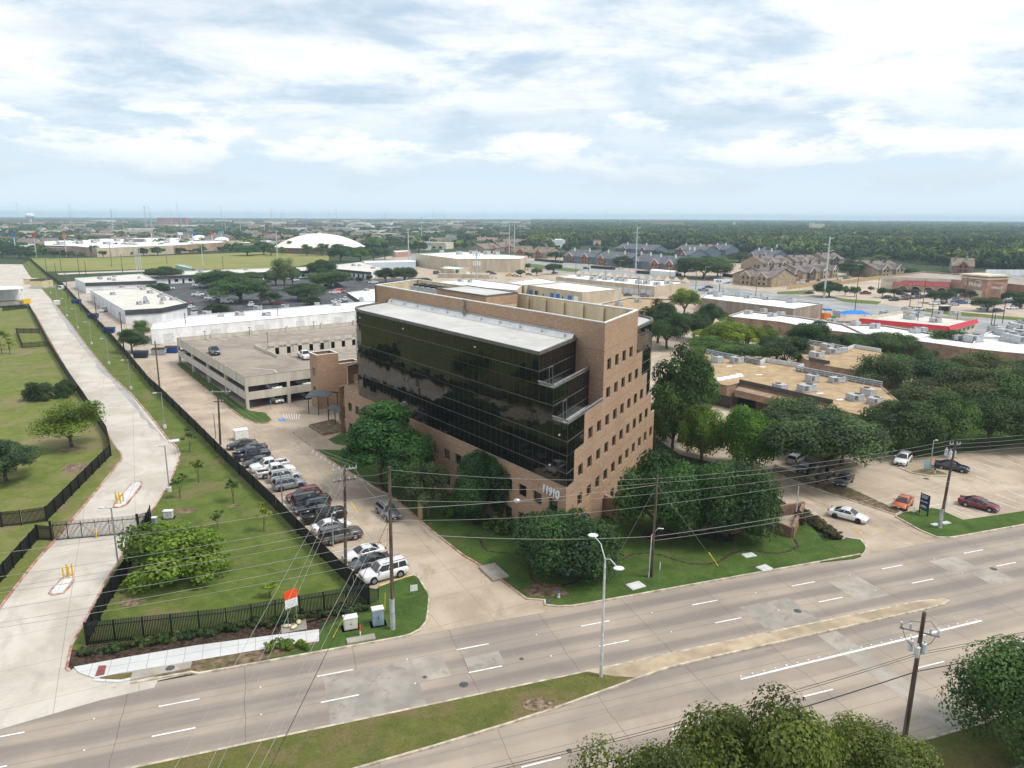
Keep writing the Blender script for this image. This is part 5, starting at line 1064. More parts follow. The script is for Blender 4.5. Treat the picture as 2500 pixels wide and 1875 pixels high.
low_box('long storm inlet slab by the lot kerb', g(1, 1, 2065, 1510, .1), 3.6, 2.0, .16, math.radians(-62), M_patch, 'storm_inlet', 'drain'); low_box('square drain slab with a dark inlet at the bend of the pale drive', g(0, 1, 1505, 405, .1), 1.7, 1.5, .12, .5, M_walk, 'storm_inlet', 'drain')
def round_lid(lb, p, r, m):
    m_ = MB(); m_.cyl(0, 0, -.02, .014, r, 18); m_.cyl(0, 0, .014, .02, r * .62, 14); o = m_.build('manhole_cover', m); o.location = p; tag(o, lb, 'manhole cover')
M_iron = mat('cast_iron', (.085, .09, .085), .6, .3, 6)
for lb, p in (('green-grey manhole cover in the outer lane of the concrete road', g(1, 2, 1815, 945)), ('manhole cover on the square grey road patch', g(3, 2, 272, 283)), ('manhole cover near the driveway on the far lane', g(3, 1, 1960, 1440)), ('manhole cover in the drain slab beside the white sidewalk', g(0, 2, 1490, 826, .13))): round_lid(lb, p + Vector((0, 0, .006)), .38, M_iron)
for lb, p in (('small iron valve cap on the narrow pale road patch', g(1, 2, 1478, 884)), ('small valve cap in the road west of the street lamp', g(2, 2, 105, 718)), ('small valve cap in the near carriageway', g(2, 2, 522, 1505)), ('round meter lid in the bare patch of the front lawn', g(2, 2, 340, 220, .12)), ('dark meter lid by the planted island', g(3, 1, 1372, 668))): round_lid(lb, p + Vector((0, 0, .006)), .2 if 'small' in lb else .42, M_iron)
def hydrant(label, p, col):
    o = thing('fire_hydrant', label, 'hydrant', p, .4); m_ = MB(); m_.cyl(0, 0, 0, .12, .17, 10); m_.cyl(0, 0, .12, .6, .11, 10); m_.build('barrel', M_lgrey).parent = o
    m_ = MB(); m_.ball((0, 0, .62), .15, (1, 1, 1.0), 10, 6); m_.cyl(0, 0, .74, .84, .04, 6); m_.build('bonnet', col).parent = o
    for y in (-1, 1): m_ = MB(); m_.tube([(0, y * .08, .45), (0, y * .22, .45)], .07, 8); m_.build('nozzle', M_lgrey).parent = o
hydrant('silver fire hydrant with blue bonnet on the bare lawn by the kerb', g(2, 2, 420, 185, .1), mat('blue_bonnet', (.03, .13, .45), .5, .1)); hydrant('white and black fire hydrant on the planted island', g(3, 1, 1443, 618, .12), M_black)
def text(parent, body, size, pos, xdir, ydir, m, name='lettering', bold=0., align='CENTER', ext=.012):
    cu = bpy.data.curves.new(name, 'FONT'); cu.body = body; cu.size = size; cu.extrude = ext; cu.align_x = align; cu.offset = bold
    o = link(name, cu); cu.materials.append(m); x, y = Vector(xdir).normalized(), Vector(ydir).normalized(); z = x.cross(y)
    o.matrix_world = Matrix.Translation(pos) @ Matrix((x, y, z)).transposed().to_4x4(); o.parent = parent; o.matrix_parent_inverse = wm(parent).inverted(); return o
# dark blue leasing sign
sA, sB = G(2100 + 1070 / 7.34, 1150 + 690 / 7.34), G(2100 + 1215 / 7.34, 1150 + 755 / 7.34)
sA, sB = G(2100 + 1066 / 7.34, 1150 + 695 / 7.34), G(2100 + 1212 / 7.34, 1150 + 755 / 7.34); ls = thing('leasing_sign', 'tall dark blue leasing board on two black posts in the corner lawn', 'sign', (sA + sB) / 2); sx_ = (sB - sA).normalized(); sn = Vector((sx_.y, -sx_.x, 0)); sn = sn if sn.y < 0 else -sn; sw = (sB - sA).length * 1.06; Up = Vector((0, 0, 1)); Zv = lambda z: Vector((0, 0, z))
m_ = MB(); a_, b_ = (sA + sB) / 2 - sx_ * sw / 2, (sA + sB) / 2 + sx_ * sw / 2; hS = up(2100 + 1120 / 7.34, 1150 + 318 / 7.34, sA); m_.hexa([a_ + Zv(.75), b_ + Zv(.75), b_ - sn * .06 + Zv(.75), a_ - sn * .06 + Zv(.75)], [a_ + Zv(hS), b_ + Zv(hS), b_ - sn * .06 + Zv(hS), a_ - sn * .06 + Zv(hS)]); m_.build('sign_board', mat('navy_sign_paint', (.016, .038, .105), .6, .08, 2), ls)
for p in (sA, sB): m_ = MB(); q = p - sn * .12; m_.box(q.x - .06, q.x + .06, q.y - .06, q.y + .06, 0, hS - .1); m_.build('sign_post', M_black, ls)
cS = (sA + sB) / 2 + sn * .02; hh = hS - .75
m_ = MB(); q = cS - sx_ * sw * .33 + Zv(.75 + hh * .91); m_.add([q + sx_ * (-.13) + sn * .01, q + sx_ * .12 - Zv(.05) + sn * .01, q + sx_ * .02 + Zv(.16) + sn * .01], [(0, 1, 2)]); m_.build('sign_emblem', M_whitep, ls)
text(ls, 'For Lease', .44 * sw / 2.2, cS + Zv(.75 + hh * .50), sx_, Up, M_whitep, bold=.008)
def blurred_lines(parent, c, x, n, rows):
    """rows of small print, too small to read: broken white dashes"""
    r = random.Random(3); m_ = MB()
    for w, z, h in rows:
        u = -w / 2
        while u < w / 2:
            L = r.uniform(.05, .2); a, b = c + x * u + n * .012 + Zv(z), c + x * min(u + L, w / 2) + n * .012 + Zv(z); m_.add([a, b, b + Zv(h), a + Zv(h)], [(0, 1, 2, 3)]); u += L + r.uniform(.03, .07)
    return m_
blurred_lines(ls, cS + sx_ * .12, sx_, sn, [(sw * .62, .75 + hh * .885, .13)]).build('small_print', M_lgrey, ls)
blurred_lines(ls, cS, sx_, sn, [(sw * .72, .75 + hh * .79, .12), (sw * .6, .75 + hh * .74, .06), (sw * .3, .75 + hh * .29, .06), (sw * .74, .75 + hh * .215, .14), (sw * .74, .75 + hh * .15, .06)]).build('small_print', M_whitep, ls)
# orange topped sign on a weighted mast
os_ = thing('portable_sign', 'orange and white notice board on a weighted frame by the sidewalk', 'sign', G(640 + 500 / 6.144, 1400 + 850 / 6.144)); oP = Vector(os_.location)
so_x = Vector((math.cos(.72), math.sin(.72), 0)); so_n = Vector((so_x.y, -so_x.x, 0)); zt_ = up(640 + 505 / 6.144, 1400 + 275 / 6.144, oP); zb_ = up(640 + 430 / 6.144, 1400 + 565 / 6.144, oP)
for nm, z0_, z1_, m in (('sign_header', zt_ - (zt_ - zb_) * .47, zt_, mat('orange_sign_paint', (.85, .085, .015), .5, .06, 2)), ('sign_panel', zb_ + .1, zt_ - (zt_ - zb_) * .47, M_whitep)):
    m_ = MB(); a_, b_ = oP - so_x * .62, oP + so_x * .62; m_.hexa([a_ + Zv(z0_), b_ + Zv(z0_), b_ - so_n * .05 + Zv(z0_), a_ - so_n * .05 + Zv(z0_)], [a_ + Zv(z1_), b_ + Zv(z1_), b_ - so_n * .05 + Zv(z1_), a_ - so_n * .05 + Zv(z1_)]); m_.build(nm, m, os_)
blurred_lines(os_, oP, so_x, so_n, [(.9, zt_ - 1.15, .05), (.9, zt_ - 1.35, .05), (.7, zt_ - 1.55, .05), (.8, zt_ - 1.8, .05)]).build('small_print', M_grey, os_)
for s_ in (-1, 1):
    m_ = MB(); m_.tube([oP + so_x * s_ * .45 + Zv(.15), oP + so_x * s_ * .45 + Zv(zb_ + .3)], .03, 5); m_.build('sign_leg', M_metal, os_); m_ = MB(); m_.tube([oP + so_x * s_ * .4 - so_n * .9 + Zv(.15), oP + so_x * s_ * .45 + Zv(1.7)], .025, 5); m_.build('brace', M_metal, os_)
sheet('sign_pad', [G(640 + x / 6.144, 1400 + y / 6.144) for x, y in ((315, 790), (690, 725), (712, 885), (330, 960))], M_patch, .135)
M_sand = mat('sandbag_cloth', (.62, .56, .34), .95, .12, 3)
for x, y in ((410, 840), (515, 855), (585, 780), (480, 765)):
    m_ = MB(); m_.ball((0, 0, .18), .42, (1, .6, .32), 10, 6); o = m_.build('sandbag', M_sand, None, True); o.location = G(640 + x / 6.144, 1400 + y / 6.144, .13); o.rotation_euler = (0, 0, x * .1); tag(o, 'cream sandbag lying on the frame of the orange topped sign', 'sandbag', 'sandbags weighting the orange sign')
def small_sign(label, base, h, w, hh, rz, m, post=M_metal, body=None, bm=None):
    o = thing('small_sign', label, 'sign', base, rz); m_ = MB(); m_.cyl(0, 0, 0, h, .03, 6); m_.build('sign_post', post).parent = o; m_ = MB(); m_.box(-w / 2, w / 2, -.05, -.03, h - hh, h); p = m_.build('sign_plate', m); p.parent = o
    if body:
        for k, bd in enumerate(body): text(o, bd, hh * .8 / len(body) * .8, wm(o) @ Vector((0, -.06, h - hh * (.75 if len(body) == 1 else .42 + .45 * k))), wm(o).to_3x3() @ Vector((1, 0, 0)), Up, bm or M_black)
    return o
small_sign('white notice with red lettering on the small corner lawn', g(1, 2, 1380, 185), 1.3, .75, .7, .3, M_whitep); small_sign('small white sign on the kerb tip of the corner lawn', g(1, 1, 1398, 1590), 1.2, .35, .45, .2, M_whitep); small_sign('blue and white sign on the planted island', g(3, 1, 1368, 610), 1.9, .8, 1.3, -.6, mat('pale_blue_sign', (.35, .55, .62), .6, .05)); small_sign('tow-away sign on a thin post by the orange hatchback', g(3, 1, 1258, 1020), 1.7, .35, .6, -.4, M_whitep)
small_sign('narrow white and grey street sign beside the sleeved pole', g(3, 1, 1530, 990), 2.7, .35, 1.7, .5, M_lgrey); small_sign('small blue yard sign at the foot of the holly tree', g(2, 1, 495, 1535), .7, .55, .5, .2, mat('yard_sign_blue', (.08, .22, .34), .6, .1)); small_sign('thin street name post on the front lawn', g(2, 2, 1282, 60), 2.6, .2, .9, .9, M_grey); small_sign('accessible bay sign in front of the garage cars', G(400 + 1163 / 4.424, 780 + 990 / 4.424), 1.9, .4, .7, -.5, mat('sign_blue', (.04, .2, .55), .5, .05), body=('P',), bm=M_whitep)
m_ = MB(); m_.cyl(0, 0, 0, .55, .06, 8); m_.cur = 1; m_.cyl(0, 0, .55, 1.2, .06, 8); o = m_.build('marker_post', [M_whitep, mat('marker_orange', (.75, .09, .02), .5, .1)]); o.location = G(640 + 1510 / 6.144, 1400 + 965 / 6.144); tag(o, 'orange and white cable marker leaning by the cream cabinet', 'marker post')
wl_ = mat('brick_planter', (.27, .165, .115), .9, .15, 1.2, 5)
bw = thing('brick_ramp', 'brick retaining walls and ramp landing by the driveway', 'wall', G(1880, 1280)); rq = lambda x, y: G(1640 + x / 7.34, 1180 + y / 7.34)
for a_, b_, h0, h1 in [((1650, 915), (1860, 830), 1.9, 1.9), ((1860, 830), (2180, 945), 1.5, 1.5), ((2180, 945), (2370, 480), 1.5, 1.5), ((1650, 915), (1350, 790), 1.6, 1.6), ((1120, 890), (1320, 790), 1.4, 1.4), ((580, 850), (720, 770), 1.3, 1.3), ((580, 850), (400, 790), 1.2, 1.2), ((1110, 890), (970, 830), 1.3, 1.3), ((1940, 560), (2370, 480), 1.6, 1.6)]:
    m_ = MB(); m_.strip([rq(*a_), rq(*b_)], .35, -.05, h0); m_.build('retaining_wall', wl_, bw)
m_ = MB(); m_.prism([rq(1880, 790), rq(2150, 880), rq(2330, 560), rq(1960, 620)], 0, .55); m_.build('landing', M_bwalk, bw)
m_ = MB()
for p in (rq(1950, 500), rq(2030, 480)): m_.cyl(p.x, p.y, .5, 1.6, .03, 5)
m_.tube([rq(1950, 500) + Zv(1.6), rq(2030, 480) + Zv(1.6)], .03, 5); m_.build('handrail', M_black, bw)
m_ = MB(); p = G(2120 * .0 + 1875 + 245 / 3.53, 970 + 1070 / 3.53); m_.cyl(0, 0, 0, 5.2, .10, 8, .05); o = m_.build('flag_pole', M_lgrey); o.location = p; tag(o, 'bare white tapered pole at the brick ramp wall', 'pole')
en = thing('entrance_pier', 'brick pier and black mat at the end wall entrance', 'wall', G(*Q(2, 1, 900, 1095))); ec = lambda x, y: G(1380 + x / 7.34, 1050 + y / 7.34)
m_ = MB(); m_.strip([ec(925, 1640), ec(925, 1640) + ev * 4.2], .5, 0, 3.0); m_.strip([ec(925, 1640) + ev * .6, ec(925, 1640) + ev * .6 + fv * 3.1], .5, 0, 2.95); m_.build('pier', M_brick, en); m_ = MB(); m_.sheet([ec(720, 1560), ec(830, 1620), ec(915, 1570), ec(800, 1530)], .14); m_.build('door_mat', M_black, en)
for x, y, h in ((1430, 1060, 3.4),): m_ = MB(); p = g(1, 1, x, y); m_.box(p.x - .3, p.x + .3, p.y - .3, p.y + .3, 0, h); o = m_.build('brick_pier', M_brick); tag(o, 'free standing slim brick pier beside the crape tree', 'pier')
pl_ = thing('raised_planter', 'raised brick planter of bare soil by the entrance canopy', 'planter', G(790, 1045)); pq_ = [G(757, 1048), G(790, 1069), G(846, 1058), G(815, 1034)]; m_ = MB(); m_.strip(pq_, .3, 0, .55, True); m_.build('planter_wall', wl_, pl_); m_ = MB(); m_.sheet(pq_, .45); m_.build('soil', M_dirt, pl_)
# ---------------------------------------------------------------- lamp posts
def lamp(base, h, label, group, head, block=True, arm=1.2):
    o = thing('lamp_post', label, 'lamp post', base, head, group); m_ = MB(); m_.tube([(0, 0, .6 if block else 0), (0, 0, h)], [.10, .07], 7); m_.build('pole', M_metal).parent = o
    m_ = MB(); m_.tube([(0, 0, h - .06), (arm * .7, 0, h + .02)], .045, 5); m_.build('arm', M_metal).parent = o; m_ = MB(); m_.box(arm * .6, arm * 1.15, -.17, .17, h - .02, h + .1); m_.build('lamp_head', M_lgrey).parent = o
    if block: m_ = MB(); m_.cyl(0, 0, 0, .75, .32, 10); m_.build('concrete_base', M_walk).parent = o
    return o
LG = 'grey lamp posts along the pale drive'; pts = [(1, 1470, 845), (1, 1425, 300), (0, 1130, 1625), (0, 938, 1408), (0, 787, 1238), (0, 668, 1103), (0, 573, 998), (0, 490, 885), (0, 430, 805)]
lp0 = None
for k, (r, x, y) in enumerate(pts):
    p = g(0, r, x, y); pv = g(0, *pts[min(k + 1, len(pts) - 1)]) - g(0, *pts[max(k - 1, 0)]); hd_ = math.atan2(pv.y, pv.x) + math.pi / 2; nth = ['lowest, at the drive bend', 'just above the drive bend', 'abreast of the parking garage', 'below the blue dumpsters', 'abreast of the lowest blue dumpster', 'abreast of the white truck', 'abreast of the middle blue dumpster', 'beside the pale transformer box', 'at the head of the grass verge'][k]
    lb = 'grey lamp post on a white base ' + nth
    if lp0 is None: lp0 = lamp(p, 6.9, lb, LG, hd_)
    else: dup(lp0, p, hd_, lb)
lamp(g(0, 1, 1035, 1490), 7., 'grey lamp post on the fence line between the gate and the street', None, math.pi, False); lamp(g(0, 1, 1865, 380), 4.6, 'short dark lamp post beside the wooden pole at the lot', None, math.pi, False, .9); lamp(g(1, 1, 240, 960), 4.8, 'short grey lamp post among the silver and red SUVs', None, .5, False, .4); lamp(g(1, 1, 680, 1300), 4.2, 'short grey lamp post behind the brown-grey SUV', None, .5, False, .4); lamp(g(3, 1, 1400, 600), 5., 'short lamp post on the planted island', None, 0, False, .5); lamp(g(2, 1, 1655, 70), 5, 'lamp post in the courtyard of the beige building', None, 2.6, False, .5)
sl = thing('street_lamp', 'tall white double arm street lamp on the median tip', 'street lamp', Vector((*G(1474, 1652)[:2], .1))); bS = Vector(sl.location); hS_ = up(*Q(2, 1, 843, 1390), bS)
m_ = MB(); m_.tube([(0, 0, 0), (0, 0, 3.2), (0, 0, hS_)], [.16, .13, .08], 9); m_.build('pole', M_lgrey).parent = sl
for px_, py_, sg in ((Q(2, 1, 738, 1180)[0], Q(2, 1, 738, 1180)[1], 0), (Q(2, 1, 965, 1440)[0], Q(2, 1, 965, 1440)[1], 1)):
    dirv = RN if not sg else -RN; Ln = 2.0 if not sg else 2.0; zz = hS_ + (1.0 if not sg else .25)
    m_ = MB(); m_.tube([Vector((0, 0, hS_ - .1)), dirv * Ln * .45 + Zv(hS_ + (zz - hS_) * .75 + .15), dirv * Ln + Zv(zz)], .045, 6); m_.build('lamp_arm', M_lgrey).parent = sl; m_ = MB(); m_.ball(tuple(dirv * (Ln + .4) + Zv(zz)), .42, (1.1, .8, .32), 10, 6); m_.build('lamp_head', M_whitep, None, True).parent = sl
# ---------------------------------------------------------------- utility poles and wires
M_wood = mat('weathered_pole_wood', (.105, .078, .060), .95, .3, 1.5, 6, stretch=(3, 3, .3)); M_ins = mat('porcelain_insulator', (.52, .54, .56), .35, .1, 4); M_wire = mat('aluminium_wire', (.30, .295, .28), .5, .08, 1); M_wired = mat('black_cable', (.03, .03, .03), .7, .1)
def pole(base, h, label, group=None, arms=(), rz=0, r=.19, sleeve=0, name='utility_pole', top=None, m=None):
    o = thing(name, label, 'utility pole', base, rz, group); m_ = MB(); tp = Vector(top) if top else Vector((0, 0, h)); m_.tube([(0, 0, -.1), tp * .5, tp], [r, r * .86, r * .68], 9); m_.build('pole_shaft', m or M_wood).parent = o
    for z, L in arms:
        c = MB(); q = tp * (z / h); c.box(-L / 2, L / 2, -.06, .06, z - .07, z + .07, Matrix.Translation((q.x, q.y, 0))); c.build('crossarm', M_metal if z > h - 1 else M_wood).parent = o
        for x in (-L * .47, -L * .2, L * .2, L * .47): i_ = MB(); i_.cyl(q.x + x, q.y, z + .07, z + .34, .07, 7, .04); i_.build('insulator', M_ins).parent = o
    if sleeve: s_ = MB(); s_.cyl(0, 0, 0, sleeve, r + .05, 9); s_.build('conduit_sleeve', M_grey).parent = o
    return o
def leanpole(bpx, tpx_, label, dlean=(0, 0), **k):
    b = G(*bpx); b.z = .08; h = up(*tpx_, b); d = ray(*tpx_); t = (h - H) / d.z; top = Vector((d.x * t - b.x, d.y * t - b.y, h)); return pole(b, h, label, top=tuple(top), **k), b + top
poleA, tA = leanpole(Q(1, 2, 1200, 480), Q(1, 1, 1155, 615), 'tall wooden pole with a grey sleeve at the corner lawn', sleeve=3.2, r=.2)
poleB, tB = leanpole(Q(1, 1, 790, 1560), Q(1, 1, 775, 590), 'wooden pole with a white steel crossarm in the parking row', arms=((12.2, 2.6), (11.0, 2.4)), rz=0.45)
poleC, tC = leanpole(Q(2, 1, 1212, 1545), Q(2, 1, 1262, 670), 'wooden pole on the front lawn with a white cable riser', r=.18)
poleD, tD = leanpole(Q(3, 1, 1490, 1095), Q(3, 1, 1625, 320), 'wooden pole with grey sleeve and small transformers by the car park', sleeve=2.6, r=.19, arms=((11.2, 1.3),))
poleE, tE = leanpole((2217, 1787), (2262, 1487), 'dark wooden pole hung with loops and switches beside the olive oak', r=.20)
poleF, tF = leanpole(Q(0, 1, 1905, 435), Q(0, 1, 1880, 10), 'wooden pole with a long white crossarm between the lot and the drive', arms=((9.3, 4.2), (7.6, 1.6)), rz=.1)
for q, lb in ((poleD, 0), (poleE, 1)):
    s_ = 1.; zc_ = 10.0 if not lb else up(2260, 1560, Vector(q.location)) - .6
    for k in range(3 if lb else 4):
        m_ = MB(); a_ = k * 2.1; m_.cyl(.5 * math.cos(a_), .5 * math.sin(a_), zc_ - .45, zc_ + .35, .2, 10); m_.cyl(.5 * math.cos(a_), .5 * math.sin(a_), zc_ + .35, zc_ + .6, .06, 6); m_.build('transformer', M_lgrey).parent = q
    if lb:
        m_ = MB(); m_.box(-1.3, 1.3, -.06, .06, zc_ + 1.25, zc_ + 1.37, Matrix.Rotation(-.5, 4, 'Z')); m_.build('crossarm', M_metal).parent = q
        for x in (-1.2, -.6, .7, 1.2): m_ = MB(); m_.cyl(x * .88, -x * .48, zc_ + 1.37, zc_ + 1.8, .08, 7); m_.build('insulator', M_ins).parent = q
        for s1 in (-1, 1):
            m_ = MB(); m_.tube([(0, 0, zc_ + 2.1), (s1 * .7, 0, zc_ + 2.2), (s1 * 1.1, -s1 * .5, zc_ + 1.6), (s1 * .8, -s1 * .3, zc_ + .6), (s1 * .4, 0, zc_ + .1)], .022, 4); m_.build('jumper_cable', M_wired).parent = q
m_ = MB(); m_.tube([Vector((-.25, -.1, 0)), Vector((-.15, -.1, 5.0)), Vector((.5, -.1, 5.8)), Vector((1.1, -.1, 5.75))], .06, 6); m_.build('cable_riser', M_lgrey).parent = poleC
def wire(a, b, label, sag=.8, r=.016, m=None, group=None, bead=None):
    a, b = Vector(a), Vector(b); P_ = [a.lerp(b, k / 16) - Vector((0, 0, sag * 4 * (k / 16) * (1 - k / 16))) for k in range(17)]; mb = MB(); mb.tube(P_, r, 5, False); o = mb.build('overhead_wire', m or M_wire); tag(o, label, 'wire', group)
    if bead is not None: q = P_[int(bead * 16)]; c = MB(); c.ball(tuple(q), .3, (1.2, .8, .8), 10, 6); c.build('marker_ball', M_metal, o)
    return o
WG = 'bare overhead wires along the street'
def off(px, py, z): return G(px, py, z)
wc = 'bright overhead wire between the corner pole and the lawn pole'
for k, (za, zc) in enumerate(((.3, .3), (1.9, .8), (3.2, 2.0), (5.2, 3.3))):
    wire(tA - Zv(za), tC - Zv(zc), wc, .5, .016, None, WG); wire(tC - Zv(zc), tD - Zv(.2 + .55 * k), 'bright overhead wire between the lawn pole and the sleeved pole', .6, .016, None, WG); wire(tD - Zv(.2 + .55 * k), tD - Zv(.2 + .55 * k) + (tD - tC) * 1.0 + Zv(.3), 'bright overhead wire leaving the sleeved pole past the oaks', .8, .016, None, WG)
for k, za in enumerate((2.3, 4.2, 5.0, 6.0, 7.2, 8.2, 9.3)):
    e_ = tA - Zv(za * .9 + .6); wire(e_, e_ + (RW(-64, 63) - RW(0, 63)) + Zv(.0) - RN * 1.2 * (k % 3), 'bright overhead wire crossing the wedge lawn to the picture edge', 1.1, .017, None, WG)
wire(tA - Zv(4.1), tC - Zv(1.0), 'thick cable with a silver splice ball before the brick wall', .35, .022, M_wire, None, .44); wire(tA - Zv(6.4), tC - Zv(6.9), 'telephone cable between the corner pole and the lawn pole', .5, .026, M_wire); wire(tC - Zv(6.9), tD - Zv(5.6), 'telephone cable between the lawn pole and the sleeved pole', .6, .026, M_wire); wire(tC - Zv(7.4), tD - Zv(6.2), 'lower telephone cable between the lawn pole and the sleeved pole', .6, .02, M_wire)
for k, (ax, az) in enumerate(((-.9, .3), (-.3, .25), (.6, .25), (1.1, 1.4))): wire(tB + Vector((ax, ax * .5, -az)), tA - Zv(.4 + 1.1 * k), 'slack jumper wire between the crossarm pole and the corner pole', .7, .016, None, 'jumper wires between two poles')
SP = 'wires coming towards the viewer over the road'
for k, (ex, st_) in enumerate(((-76, 0), (-68, 0), (-66, 0), (-64, 1), (-63, 1), (-62, 1))): wire((tB if st_ == 0 else tA) - Zv(.2 + .9 * k), G((459, 541, 565, 625, 659, 683)[k] + ex, 1975, 8.6), 'pale service wire slanting down over the road from the corner poles', .3, .015 if k < 5 else .022, None if k < 5 else M_wired, SP)
for k, (ax, az) in enumerate(((-1.2, .2), (-.5, .2), (.5, .2), (1.2, .2), (-.7, 1.5), (.7, 1.5), (0, 3))): wire(tB + Vector((ax, ax * .4, -az)), tF + Vector((ax * 1.6, 0, -az)), 'long bright wire running beside the garage lane', 1.1, .014, None, 'wires beside the garage lane')
wire(tE - Zv(1.4), RW(-36, 36, 9.4), 'grey wire over the near carriageway from the dark pole', 1.0, .016); wire(tE - Zv(.3), tE - Zv(.2) + RE * 55 + Zv(.6), 'thin wire from the top of the dark pole along the street', .8, .014)
for k, zz in enumerate((3.3, 3.5, 4.9)): wire(tE - Zv(zz), tE - Zv(zz - .3) + RE * 50, 'dark telephone cable leaving the dark pole along the street', .8, .035 if k == 2 else .018, M_wired, 'dark telephone cables'); wire(tE - Zv(zz), tE - Zv(zz + .3) - RE * 48, 'dark telephone cable behind the olive oak', .8, .04 if k == 2 else .018, M_wired, 'dark telephone cables')
M_guard = mat('yellow_guy_guard', (.78, .62, .05), .5, .1, 2)
for p, tp_, lb in ((G(640 + 1870 / 6.144, 1400 + 600 / 6.144), tA, 'guy wire with yellow guard by the blue-grey cabinet'), (G(640 + 1960 / 6.144, 1400 + 605 / 6.144), tA, 'guy wire with yellow guard beside the pole sleeve'), (g(2, 2, 795, 65), tC, 'guy wire with yellow guard behind the street lamp'), (G(1640 + 870 / 7.34, 1180 + 1460 / 7.34), tC, 'guy wire anchored by the lawn edging'), (G(640 + 1090 / 6.144, 1400 + 1005 / 6.144), tA - Zv(6), 'guy wire with yellow guard in the weeds')):
    o = wire(p, tp_ - Zv(1.), lb, 0, .014); c = MB(); dd = (tp_ - p).normalized(); c.tube([p, p + dd * 2.4], .05, 6); c.build('guy_guard', M_guard, o)
# ---------------------------------------------------------------- flat-roofed buildings of the business park
M_wh = mat('white_painted_wall', (.72, .73, .74), .85, .07, .4, 5, stretch=(1, 1, .3)); M_fas = mat('charcoal_fascia', (.055, .058, .064), .7, .12, .5); M_tanw = mat('tan_tilt_wall', (.50, .42, .31), .9, .08, .3, 5, stretch=(1, 1, .3))
M_grv = mat('tan_gravel_roof', (.40, .285, .165), .95, .10, .5, 6, big=(.12, (.21, .145, .085), .60, .74)); M_brnw = mat('brown_brick_low_wall', (.29, .195, .135), .9, .14, .5, 5); M_blue = mat('blue_door_paint', (.02, .17, .50), .6, .1, 1); M_redt = mat('red_metal_mansard', (.55, .025, .045), .5, .08, 1)
M_cream2 = mat('cream_stucco', (.62, .56, .42), .9, .06, .3); M_rbrick = mat('red_brick', (.30, .135, .085), .9, .15, .8); M_oldroof = paving_mat('aged_flat_roof', (.55, .52, .465), (.66, .63, .57), (.40, .36, .31), 7., .25, .07, (.36, .33, .29), .6)
Z = {}
def bld(name, label, pts, h, wall, roof, par=.45, trim=None, cat='building', rim=True):
    """flat-roofed building from the photo pixels of its roof outline at height h"""
    W = [G(p[0], p[1], h) for p in pts]
    if sum(W[i].x * W[i - 1].y - W[i - 1].x * W[i].y for i in range(len(W))) > 0: W.reverse()
    W = [Vector((p.x, p.y, 0)) for p in W]; c = sum(W, Vector()) / len(W); o = thing(name, label, cat, c)
    m_ = MB(); m_.prism(W, -.1, h, False); m_.build('wall', wall, o); m_ = MB(); m_.sheet([p + (c - p).normalized() * .12 for p in W], h - par); m_.build('roof', roof, o)
    if rim: m_ = MB(); m_.strip(W, .34, h - .02, h + .07, True); m_.build('roof_edge', trim or M_coping, o)
    return o, W
def nearest_edge(W, P): return min(range(len(W)), key=lambda i: ((W[i] + W[(i + 1) % len(W)]) / 2 - Vector((P[0], P[1], 0))).length)
def on_edge(o, W, i, u, w, z0, z1, m, name, t=.06):
    a, b = W[i], W[(i + 1) % len(W)]; d = (b - a).normalized(); n = Vector((d.y, -d.x, 0)); p = a + (b - a) * u
    q = [p - d * w / 2 + n * .004, p + d * w / 2 + n * .004, p + d * w / 2 + n * t, p - d * w / 2 + n * t]; m_ = MB(); m_.hexa([v + Zv(z0) for v in q], [v + Zv(z1) for v in q]); return m_.build(name, m, o)
def band(o, W, i, z0, z1, m, name, t=.25):
    a, b = W[i], W[(i + 1) % len(W)]; return on_edge(o, W, i, .5, (b - a).length + .1, z0, z1, m, name, t)
def edge_at(W, px, py, z=2.): 
    p = G(px, py, z); best = None
    for i in range(len(W)):
        a, b = W[i], W[(i + 1) % len(W)]; L = (b - a).length; u = max(0, min(1, (Vector((p.x, p.y, 0)) - a).dot(b - a) / L ** 2)); dd = (a + (b - a) * u - Vector((p.x, p.y, 0))).length
        if best is None or dd < best[0]: best = (dd, i, u)
    return best[1], best[2]
def acs(pts, z, label, s=1., group='rooftop air conditioners', wh=False):
    for k, (px, py) in enumerate(pts):
        p = G(px, py, z); o = dup(AC0, p, rnd.choice((.3, .35, 1.9)) + rnd.uniform(-.1, .1), label, group); o.scale = (s * rnd.uniform(.8, 1.2), s * rnd.uniform(.8, 1.15), s * rnd.uniform(.8, 1.1))
qq = lambda c, L: [Q(c, 0, *p) for p in L]
def fasc(o, W, pairs, z0, z1):
    for p in pairs: i, u = edge_at(W, *p, z=(z0 + z1) / 2); band(o, W, i, z0, z1, M_fas, 'fascia', .35)
o, W = bld('warehouse', 'white warehouse with charcoal band, the one behind its twin near the dumpsters', qq(0, [(725, 708), (635, 668), (1215, 625), (1340, 682)]), 5.3, M_wh, M_oldroof); fasc(o, W, [Q(0, 0, 1030, 700)], 3.6, 5.35)
for u in np.linspace(.1, .9, 7): i, _ = edge_at(W, *Q(0, 0, 680, 700)); on_edge(o, W, i, u, 3.2, 0, 3.2, M_lgrey, 'roller_door')
acs(qq(0, [(860, 675), (978, 655), (935, 680), (1190, 665), (975, 687), (850, 668)]), 4.9, 'dark roof unit on the rear white warehouse', .8)
o, W = bld('warehouse', 'white warehouse with a charcoal band, nearer the blue dumpsters', qq(0, [(1070, 940), (770, 768), (1280, 740), (1600, 872), (1380, 920)]), 5.1, M_wh, M_oldroof); fasc(o, W, [Q(0, 0, 1220, 940), Q(0, 0, 1500, 905)], 3.3, 5.15)
